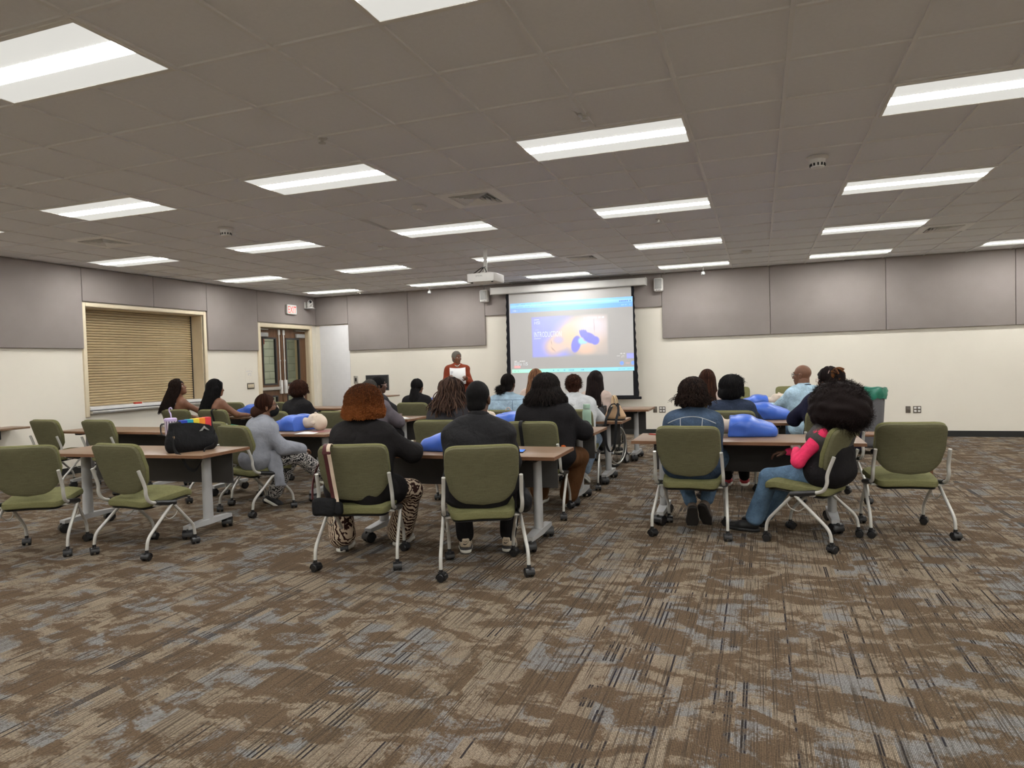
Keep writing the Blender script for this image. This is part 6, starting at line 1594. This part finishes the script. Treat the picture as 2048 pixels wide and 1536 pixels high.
# 18 very long straight dark hair, in the wheelchair
p = setyaw(person('person with very long straight dark hair seated in the wheelchair', -0.44, 9.36, -6, 1.285, 'light', M['beige_top'], M['khaki'], None, w=0.9, lean=3, hl=(-0.08, 0.34, 0.72), hrr=(0.08, 0.34, 0.72), hy=0, fl=(-0.12, 0.50, 0.20), fr=(0.12, 0.50, 0.20)), 0)
F = hfield(p, 0.3, 0.010, 0.45); cap(p, F, 0.012); F.limb(p['P'](0, -0.05, 0.02), p['hc'] + Vector((0.0, -0.15, -0.52)), 0.070, 0.045, 0.04, (1, 0, 0), 0.04, 0.085); F.wobble(0.002, 60, 3)
hair_obj(p, HR['espresso'], F, [(fall(460, 2.0, (2, 60), 0.60, 0.95, 0.003, 14, 0.75, (0.092, 0.112, 0.106), seed=161, m1=8, m2=14), 0.0042, 3, 0.6)], tint=0.3)

# 19 long straight brown hair, third row right
p = setyaw(person('person with long straight brown hair, third row on the right', 1.03, 9.18, 0, 1.275, 'light', M['beige_top'], M['denim_jeans'], None, w=1.0, lean=4, hy=0), 0)
F = hfield(p, 0.3, 0.010, 0.25); cap(p, F, 0.012); F.limb(p['P'](0, -0.05, 0.02), p['hc'] + Vector((0.03, -0.11, -0.36)), 0.070, 0.045, 0.04, (1, 0, 0), 0.035, 0.085); F.wobble(0.002, 60, 3)
hair_obj(p, HR['redbrown'], F, [(fall(420, 2.0, (2, 60), 0.36, 0.75, 0.003, 16, 0.8, (0.090, 0.110, 0.104), seed=171, m1=8, m2=12), 0.004, 3, 0.5)], tint=0.4)

# 20 navy denim jacket, short curls piled forward
p = setyaw(person('person in a navy denim jacket with a round black bob and curled top', 1.375, 7.58, 0, 1.225, 'deep', M['denim_navy'], M['black_cloth'], None, w=1.18, lean=8, hy=0, fl=(-0.08, 0.60, 0.085), fr=(0.10, 0.62, 0.085), shoe=plain('red trainer', (0.45, 0.06, 0.07)), loose=0.008), 0)
F = hfield(p); cap(p, F, 0.032); F.ell(p['P'](-0.012, -0.04, -0.035), (0.124, 0.105, 0.095), 0.04); F.ell(p['P'](0.02, 0.0, 0.095), (0.092, 0.085, 0.050), 0.03); F.cut_ell(p['P'](0, 0.15, -0.05), (0.08, 0.085, 0.11), 0.02); F.wobble(0.003, 80, 3)
hair_obj(p, HR['black'], F, [(burst(700, (0.02, -0.01, 0.085), (0.095, 0.088, 0.062), 0.030, 0.010, -0.1, 181, 6, 2.0, 0.5), 0.003, 3), (fall(380, 2.4, (10, 80), 0.08, 0.05, 0.004, 60, 0.1, (0.122, 0.132, 0.12), seed=182, m1=8, m2=8, lenvar=0.3), 0.0042, 3)])

# 21 bald man in profile
p = setyaw(person('bald man with dark glasses and pale blue shirt, in profile facing left', 2.15, 9.32, 38, 1.318, 'brown', M['sky_shirt'], M['denim_jeans'], HR['black'], w=1.16, female=False, lean=5, hy=30, eyes=True, hl=(-0.14, 0.40, 0.78), hrr=(0.14, 0.40, 0.78), loose=0.012), 68)
glasses(p, M['rim_dark'], 0.003, 0.027, 0.020); collar(p, M['sky_shirt'], 0.074, 0.072, 0.05)
MB().tube(curve_pts([p['nb'] + Vector((-0.075, 0.03, -0.005)), p['nb'] + Vector((-0.055, -0.055, 0.028)), p['nb'] + Vector((0.0, -0.082, 0.034)), p['nb'] + Vector((0.055, -0.055, 0.028)), p['nb'] + Vector((0.075, 0.03, -0.005))], 6), 0.005, 6).build('lanyard', M['navy_top'], p['body'])

# 22 rust braided updo, glasses, navy top
p = setyaw(person('person in navy with pale glasses and a rust-brown braided updo', 2.30, 7.62, 16, 1.295, 'deep', M['navy_top'], M['black_cloth'], HR['black'], w=1.34, lean=8, hy=34, eyes=True, hl=(-0.18, 0.38, 0.78), hrr=(0.18, 0.40, 0.78), loose=0.012, elbow=((-1, -0.1, -0.7), (1, -0.2, -0.9))), 50)
F = hfield(p); cap(p, F, 0.018); F.ell(p['P'](0, -0.125, 0.055), (0.062, 0.060, 0.058), 0.02); F.ell(p['P'](0, -0.13, -0.03), (0.06, 0.05, 0.09), 0.04); F.wobble(0.003, 100, 3)
hair_obj(p, HR['espresso'], F, [(fall(60, 1.9, (5, 40), 0.0, 0.0, 0.0, 40, 0.0, (0.094, 0.114, 0.107), seed=191, th1=105, m1=9, m2=2), 0.0055, 5, 0.8)], up=False)
g_ = np.random.default_rng(5); Pk = []
for q in range(46):
    a = g_.uniform(0, 6.28); tl = g_.uniform(-1.2, 1.2); rr = 0.074 + 0.006 * g_.normal(); c0 = np.array((0, -0.128, 0.055)); s_ = np.linspace(0, 2.4, 12)
    e1 = np.array((math.cos(a), math.sin(a) * math.sin(tl), math.cos(tl) * math.sin(a))); e2 = np.array((-math.sin(a) * 0.3, math.cos(tl), -math.sin(tl))); e1 /= np.linalg.norm(e1); e2 -= e1 * (e1 @ e2); e2 /= np.linalg.norm(e2)
    Pk.append(c0 + rr * (np.cos(s_)[:, None] * e1 + np.sin(s_)[:, None] * e2))
hair_obj(p, HR['rust'], None, [(np.array(Pk), 0.009, 6, 0.7), (fall(30, 0.5, (95, 100), 0.13, 0.3, 0.004, 30, 0.2, (0.075, 0.165, 0.09), (0, -0.01, 0.0), seed=192, m1=3, m2=10), 0.008, 5, 0.6)], name='braided_bun', up=False)
MB().tube([p['P'](-0.080 * math.sin(q), -0.062 - 0.03 * math.cos(q) * 0, 0.045 + 0.082 * math.cos(q)) for q in [(-1.2 + 2.4 * k / 14) for k in range(15)]], 0.0035, 6).build('hair_band', M['rim_pale'], p['body'])
glasses(p, M['rim_pale'], 0.0026)
# ================================================================== SMALL THINGS ON TABLES AND CHAIRS
TZ = 0.7375
def local(ch, p):
    """a point of a chair's own space in the room"""
    x, y, rz = ch; c, s = math.cos(R(rz)), math.sin(R(rz)); return (x + p[0] * c - p[1] * s, y + p[0] * s + p[1] * c, p[2])
def band(pts, wdir, hw, th):
    """flat strap along pts"""
    mb = MB(); V, F = [], []; wd = Vector(wdir).normalized(); n = len(pts); P_ = [Vector(q) for q in pts]
    for i, q in enumerate(P_):
        tg = (P_[min(i + 1, n - 1)] - P_[max(i - 1, 0)]).normalized(); nn = tg.cross(wd).normalized()
        V += [q - wd * hw - nn * th, q + wd * hw - nn * th, q + wd * hw + nn * th, q - wd * hw + nn * th]
    for i in range(n - 1):
        for k in range(4): F.append((4 * i + k, 4 * i + (k + 1) % 4, 4 * i + 4 + (k + 1) % 4, 4 * i + 4 + k))
    F += [(3, 2, 1, 0), tuple(4 * (n - 1) + k for k in range(4))]
    return mb.add(V, F, True)
M['bag_black'] = cloth('black nylon', (0.010, 0.010, 0.011), 0.6, folds=0.35); M['strap_black'] = plain('black strap webbing', (0.012, 0.012, 0.013), 0.7, 0.2)
M['lilac'] = plain('lilac plastic', (0.52, 0.42, 0.66), 0.4, 0.4); M['mint'] = plain('mint green enamel', (0.30, 0.44, 0.34), 0.5, 0.35, var=0.03); M['straw_red'] = plain('red straw', (0.70, 0.05, 0.05), 0.4, 0.4)
M['maroon'] = plain('maroon leather', (0.075, 0.020, 0.022), 0.6, 0.3); M['cream_strap'] = plain('cream webbing', (0.62, 0.50, 0.39), 0.7, 0.2); M['tan_leather'] = plain('tan leather', (0.44, 0.29, 0.165), 0.6, 0.3, var=0.1); M['tan_light'] = plain('pale tan handle', (0.58, 0.42, 0.26), 0.6, 0.3)

# black tote bag with coloured folders on the near left table
tt = thing('tote_bag', 'black tote bag with rainbow-coloured folders on top, on the near left table', 'bag', (-3.135, 4.955, TZ), R(67))
F = Field((-0.26, -0.14, -0.02), (0.26, 0.14, 0.36), 0.010); F.limb((0, 0, 0.060), (0, 0, 0.26), 0.074, 0.046, 0.02, (1, 0, 0), 0.140, 0.150); F.ell((-0.12, 0.0, 0.10), (0.10, 0.085, 0.10), 0.05); F.ell((0.14, 0.0, 0.08), (0.09, 0.085, 0.08), 0.05); F.cut_plane((0, 0, 0.0), (0, 0, -1)); F.cut_plane((0, 0, 0.272), (-0.04, 0, 1)); F.wobble(0.009, 24, 4)
sdf_obj('bag_body', F.mesh(), M['bag_black'], tt, 2)
for k, c in enumerate(((0.02, 0.05, 0.38), (0.02, 0.30, 0.42), (0.75, 0.60, 0.05), (0.80, 0.25, 0.03), (0.62, 0.05, 0.06))):
    MB().rbox((-0.10 + 0.052 * k, -0.045, 0.16), (-0.045 + 0.052 * k, 0.03, 0.280 + 0.003 * k), 0.003, 1).build('folder', plain('folder %d' % k, c, 0.5), tt)
lw = [(-0.010, 0), (0.012, 0.02), (0.034, 0.045), (0.046, 0.03), (0.066, 0.012), (0.078, 0.0), (0.060, 0.004), (0.044, 0.014), (0.030, 0.022), (0.014, 0.002)]
V = [(0.055 + a, -0.0715, 0.175 + b) for a, b in lw] + [(0.055 + a, -0.060, 0.175 + b) for a, b in lw]; n = len(lw)
MB().add(V, [tuple(range(n)), tuple(range(2 * n - 1, n - 1, -1))] + [(q, (q + 1) % n, n + (q + 1) % n, n + q) for q in range(n)]).build('pale_mark', M['grey_plastic'], tt)
MB().rbox((-0.185, -0.072, 0.10), (-0.170, -0.060, 0.15), 0.004).build('zip_pull', M['tan_leather'], tt)
band(curve_pts([(-0.17, -0.05, 0.20), (-0.19, -0.085, 0.08), (-0.185, -0.13, 0.01), (-0.175, -0.215, -0.02), (-0.14, -0.235, -0.11), (-0.08, -0.235, -0.145), (-0.03, -0.230, -0.10), (0.02, -0.20, -0.01), (0.06, -0.12, 0.012), (0.16, -0.085, 0.05), (0.18, -0.06, 0.16)], 5), (0.2, -0.3, 0.9), 0.014, 0.003).build('shoulder_strap', M['strap_black'], tt)
# striped tumbler
tm = thing('tumbler', 'lilac striped tumbler with a curled straw beside the black tote bag', 'tumbler', (-3.50, 5.08, TZ))
ts = NT('lilac stripes'); tc_ = ts.n('ShaderNodeTexCoord'); sp_ = ts.n('ShaderNodeSeparateXYZ'); ts.t.links.new(tc_.outputs['Object'], sp_.inputs[0])
an_ = ts.math('FRACT', ts.math('MULTIPLY', ts.math('ARCTAN2', sp_.outputs[1], sp_.outputs[0]), 14 / 6.2832))
M['lilac_stripe'] = ts.out(ts.ramp(an_, [(0.48, (0.72, 0.68, 0.74)), (0.55, (0.16, 0.10, 0.20))]), 0.4, 0.4)
MB().lathe([(0.0, 0.0), (0.034, 0.0), (0.036, 0.10), (0.050, 0.125), (0.053, 0.255), (0.0, 0.255)], 28, cap=False).build('cup', M['lilac_stripe'], tm)
MB().lathe([(0.0, 0.255), (0.056, 0.255), (0.056, 0.275), (0.048, 0.282), (0.0, 0.283)], 28, cap=False).build('lid', M['lilac'], tm)
MB().tube(curve_pts([(0.012, 0, 0.27), (0.005, 0, 0.32), (-0.01, 0, 0.345), (-0.008, 0, 0.37), (0.012, 0, 0.378), (0.024, 0, 0.362)], 6), 0.006, 8).build('straw', M['lilac'], tm)
MB().tube(fillet([(-0.050, -0.02, 0.23), (-0.088, -0.035, 0.225), (-0.085, -0.034, 0.13), (-0.045, -0.018, 0.12)], 0.03), 0.007, 8).build('handle', M['dark_plastic'], tm)

# bag with two-colour strap on the nearest left chair
C1 = (-1.13, 4.56, 17)
cb = thing('crossbody_bag', 'small black bag hung by a maroon and cream strap over a chair back', 'bag', (C1[0], C1[1], 0), R(C1[2]))
F = Field((-0.36, -0.42, 0.30), (-0.06, -0.20, 0.60), 0.009); F.limb((-0.200, -0.30, 0.430), (-0.200, -0.292, 0.505), 0.030, 0.026, 0.01, (1, 0, 0), 0.055, 0.062); F.wobble(0.003, 45, 2); sdf_obj('bag_body', F.mesh(), M['bag_black'], cb, 2)
F = Field((-0.20, -0.42, 0.30), (-0.02, -0.20, 0.56), 0.009); F.limb((-0.105, -0.290, 0.430), (-0.105, -0.282, 0.475), 0.030, 0.026, 0.01, (1, 0, 0), 0.008, 0.008); sdf_obj('side_pouch', F.mesh(), M['bag_black'], cb, 2)
sp1 = curve_pts([(-0.155, -0.235, 0.83), (-0.153, -0.262, 0.884), (-0.150, -0.320, 0.912), (-0.147, -0.374, 0.880), (-0.142, -0.348, 0.78), (-0.134, -0.305, 0.62), (-0.128, -0.285, 0.54), (-0.122, -0.290, 0.50)], 5)
band([q + Vector((-0.013, 0, 0)) for q in sp1], (1, 0, 0), 0.013, 0.0025).build('maroon_strap', M['maroon'], cb)
band([q + Vector((0.013, 0, 0)) for q in sp1], (1, 0, 0), 0.012, 0.0025).build('cream_strap', M['cream_strap'], cb)
band(curve_pts([(-0.185, -0.23, 0.82), (-0.27, -0.20, 0.74), (-0.298, -0.235, 0.62), (-0.285, -0.29, 0.52)], 5), (0.2, 1, 0), 0.011, 0.0025).build('strap_end', M['maroon'], cb)
MB().rbox((-0.178, -0.377, 0.845), (-0.120, -0.362, 0.868), 0.003, 1).build('strap_keeper', M['maroon'], cb)

def chair_strap(ch, x, lab, z1=0.56):
    o = thing('strap_bag', lab, 'bag', (ch[0], ch[1], 0), R(ch[2]), 'bags hung on chair backs')
    band(curve_pts([(x, -0.16, 0.66), (x, -0.215, 0.80), (x, -0.258, 0.887), (x, -0.320, 0.911), (x, -0.370, 0.878), (x, -0.335, 0.76), (x, -0.268, z1)], 5), (1, 0, 0), 0.016, 0.0025).build('strap', M['strap_black'], o)
    F = Field((x - 0.15, -0.36, 0.32), (x + 0.15, -0.18, 0.62), 0.012); F.limb((x, -0.278, 0.46), (x, -0.268, 0.52), 0.030, 0.024, 0.01, (1, 0, 0), 0.05, 0.05); sdf_obj('bag_body', F.mesh(), M['bag_black'], o, 1)
chair_strap((-0.34, 6.38, 2), -0.06, 'black bag strap over the chair behind the wide black sweater')
chair_strap((-3.42, 7.80, 4), -0.19, 'black bag strap over the chair left of the copper curls')
chair_strap((-5.72, 8.20, 0), 0.10, 'dark bag strap over the chair behind the green top')
C2 = (-0.20, 4.60, 25)
o = thing('seat_bag', 'black soft bag squeezed beside the seat of the man in black', 'bag', (C2[0], C2[1], 0), R(C2[2]))
F = Field((0.15, -0.25, 0.30), (0.45, 0.15, 0.66), 0.010); F.ell((0.295, -0.06, 0.485), (0.052, 0.12, 0.085), 0.02); F.ell((0.305, -0.02, 0.45), (0.05, 0.09, 0.06), 0.02); F.wobble(0.004, 45, 6); sdf_obj('bag_body', F.mesh(), M['bag_black'], o, 2)
band(curve_pts([(0.285, -0.14, 0.50), (0.285, -0.10, 0.60), (0.285, 0.0, 0.615), (0.285, 0.05, 0.50)], 5), (1, 0, 0), 0.012, 0.0025).build('strap', M['strap_black'], o)

o = thing('phone', 'lit blue phone lying on the near table beside the man in black', 'phone', (-0.135, 5.26, TZ), R(10))
MB().rbox((-0.038, -0.075, 0.0), (0.038, 0.075, 0.009), 0.003).build('case', M['black_plastic'], o)
MB().box((-0.034, -0.070, 0.009), (0.034, 0.070, 0.0095)).build('lit_display', emission('lit phone display', (0.05, 0.18, 0.75), 1.2), o)
o = thing('water_bottle', 'mint green metal bottle on the end of the second middle table', 'bottle', (-0.025, 7.06, TZ))
MB().lathe([(0.0, 0.0), (0.043, 0.0), (0.045, 0.004), (0.045, 0.175), (0.040, 0.195), (0.030, 0.207), (0.0, 0.208)], 28, cap=False).build('body', M['mint'], o)
MB().lathe([(0.0465, 0.0), (0.0465, 0.055), (0.045, 0.057)], 28, cap=False).build('boot', M['mint'], o)
MB().lathe([(0.0, 0.205), (0.034, 0.205), (0.034, 0.208), (0.0, 0.209)], 20, cap=False).build('neck_band', M['steel'], o)
MB().lathe([(0.0, 0.212), (0.037, 0.212), (0.037, 0.252), (0.034, 0.257), (0.0, 0.258)], 24, cap=False).build('lid', M['mint'], o)
def clear(name, c, tr=0.85):
    t = NT(name); t.p.inputs['Transmission Weight'].default_value = tr; t.p.inputs['IOR'].default_value = 1.03; return t.out(t.ramp(t.noise(t.coord(), 4), [(0.3, c), (0.7, tuple(min(1, q * 1.05) for q in c))]), 0.15, 0.4)
o = thing('iced_drink', 'clear cup of iced tea with a red straw behind the mint bottle', 'drink', (-0.185, 8.08, TZ))
tg = NT('tea gradient'); tgc = tg.n('ShaderNodeTexCoord'); tgs = tg.n('ShaderNodeSeparateXYZ'); tg.t.links.new(tgc.outputs['Object'], tgs.inputs[0])
M['tea'] = tg.out(tg.ramp(tg.math('MULTIPLY', tgs.outputs[2], 7.5), [(0.15, (0.62, 0.58, 0.05)), (0.5, (0.75, 0.33, 0.10)), (0.9, (0.62, 0.28, 0.18))]), 0.2, 0.5)
MB().lathe([(0.0, 0.0), (0.032, 0.0), (0.046, 0.165), (0.0445, 0.165), (0.031, 0.004), (0.0, 0.004)], 24, cap=False).build('cup', clear('clear cup plastic', (0.97, 0.97, 0.96), 0.95), o)
MB().lathe([(0.0, 0.005), (0.0305, 0.005), (0.041, 0.125), (0.0, 0.125)], 24, cap=False).build('tea', M['tea'], o)
MB().lathe([(0.0, 0.172), (0.046, 0.172), (0.049, 0.166), (0.049, 0.160), (0.047, 0.160)], 24, cap=False).build('lid', M['white_plastic'], o)
MB().tube([(0.012, 0, 0.01), (-0.022, 0.0, 0.265)], 0.005, 8).build('straw', M['straw_red'], o)
hb = thing('handbag', 'tan handbag with black trim and long black strap on the third middle table', 'bag', (0.055, 8.13, TZ), R(-8))
F = Field((-0.18, -0.14, -0.02), (0.18, 0.14, 0.30), 0.009); F.limb((0, 0, 0.05), (0, 0, 0.15), 0.055, 0.030, 0.02, (1, 0, 0), 0.075, 0.045); F.cut_plane((0, 0, 0), (0, 0, -1)); F.wobble(0.004, 50, 2); sdf_obj('bag_body', F.mesh(), M['tan_leather'], hb, 2)
for y in (-0.040, 0.040):
    MB().tube(curve_pts([(-0.075, y * 1.5, 0.05), (-0.06, y * 1.4, 0.13), (-0.025, y * 1.1, 0.185), (0.025, y * 1.1, 0.185), (0.06, y * 1.4, 0.13), (0.075, y * 1.5, 0.05)], 5), 0.007, 6).build('black_trim', M['strap_black'], hb)
    MB().tube(curve_pts([(-0.028, y * 0.8, 0.15), (-0.026, y * 0.7, 0.24), (-0.006, y * 0.6, 0.285), (0.016, y * 0.7, 0.24), (0.028, y * 0.8, 0.15)], 6), 0.009, 8).build('handle', M['tan_light'], hb)
MB().rbox((-0.11, -0.058, 0.0), (0.11, 0.058, 0.016), 0.008).build('black_base', M['strap_black'], hb)
band(curve_pts([(-0.02, -0.055, 0.16), (-0.035, -0.10, 0.10), (-0.038, -0.21, 0.02), (-0.040, -0.235, -0.10), (-0.030, -0.24, -0.26), (0.015, -0.24, -0.345), (0.065, -0.24, -0.28), (0.085, -0.235, -0.10), (0.085, -0.21, 0.02), (0.075, -0.10, 0.11), (0.05, -0.05, 0.20)], 6), (1, 0.1, 0), 0.014, 0.003).build('long_strap', M['strap_black'], hb)
MB().lathe([(0.0, -0.004), (0.008, -0.003), (0.008, 0.003), (0.0, 0.004)], 10, (-0.02, -0.06, 0.165), 'Y', False).build('clasp', M['steel'], hb)

def sheets(x, y, rz, lab, w_=0.216, d_=0.28, n=1, mat=None, name='paper_sheet', cat='paper', z=0.0):
    o = thing(name, lab, cat, (x, y, TZ + z), R(rz))
    for k in range(n):
        s_ = MB().box((-w_ / 2, -d_ / 2, 0.0008 * k), (w_ / 2, d_ / 2, 0.0008 * k + 0.0006)).build('sheet', mat or M['paper'], o); s_.rotation_euler.z = R(3 * k)
    return o
nb_ = thing('notebook', 'open white notebook on the table behind the copper curls', 'notebook', (-2.93, 8.27, TZ), R(-8))
for s in (-1, 1):
    V = []; F2 = []
    for k in range(7):
        xx = k / 6 * 0.15
        for yy in (-0.11, 0.11): V.append((s * xx, yy, 0.004 + 0.014 * math.sin(math.pi * min(1, xx / 0.13) ** 0.6)))
    for k in range(6): F2.append((2 * k, 2 * k + 2, 2 * k + 3, 2 * k + 1))
    pg = MB().add(V, F2, True).build('pages', M['paper'], nb_); sm_ = pg.modifiers.new('thick', 'SOLIDIFY'); sm_.thickness = 0.004
MB().rbox((-0.155, -0.115, 0.0), (0.155, 0.115, 0.004), 0.001, 1).build('cover', M['dark_plastic'], nb_)
sheets(-3.02, 6.50, 12, 'white handout under the head of the manikin by the grey cardigan', n=2)
mg = sheets(-2.94, 6.66, -14, 'red and white leaflet under the head of the manikin by the grey cardigan', 0.20, 0.26, 1, plain('dusky red print', (0.24, 0.09, 0.085), 0.5), 'leaflet', 'leaflet', 0.002)
sheets(-3.98, 8.36, -5, 'white sheet on the table before the person in the black top', n=3)

sheets(-0.24, 8.03, 30, 'small white napkin beside the iced tea', 0.14, 0.12)
sheets(1.00, 10.02, 10, 'white papers on the third right table', n=2)
for nm, lab, x, y, rz, c in (('red_marker', 'red marker lying at the left end of the nearest right table', 0.72, 6.56, 58, (0.40, 0.04, 0.03)), ('yellow_pencil', 'yellow pencil lying by the denim jacket on the nearest right table', 0.83, 6.62, 72, (0.55, 0.36, 0.04))):
    o = thing(nm, lab, 'pen', (x, y, TZ), R(rz))
    MB().tube([(0, -0.06, 0.0055), (0, 0.045, 0.0055)], 0.0055, 8).build('barrel', plain(nm + ' barrel', c, 0.45), o)
    MB().tube([(0, 0.045, 0.0055), (0, 0.066, 0.0055)], [0.005, 0.0015], 8).build('tip', M['dark_plastic'], o)
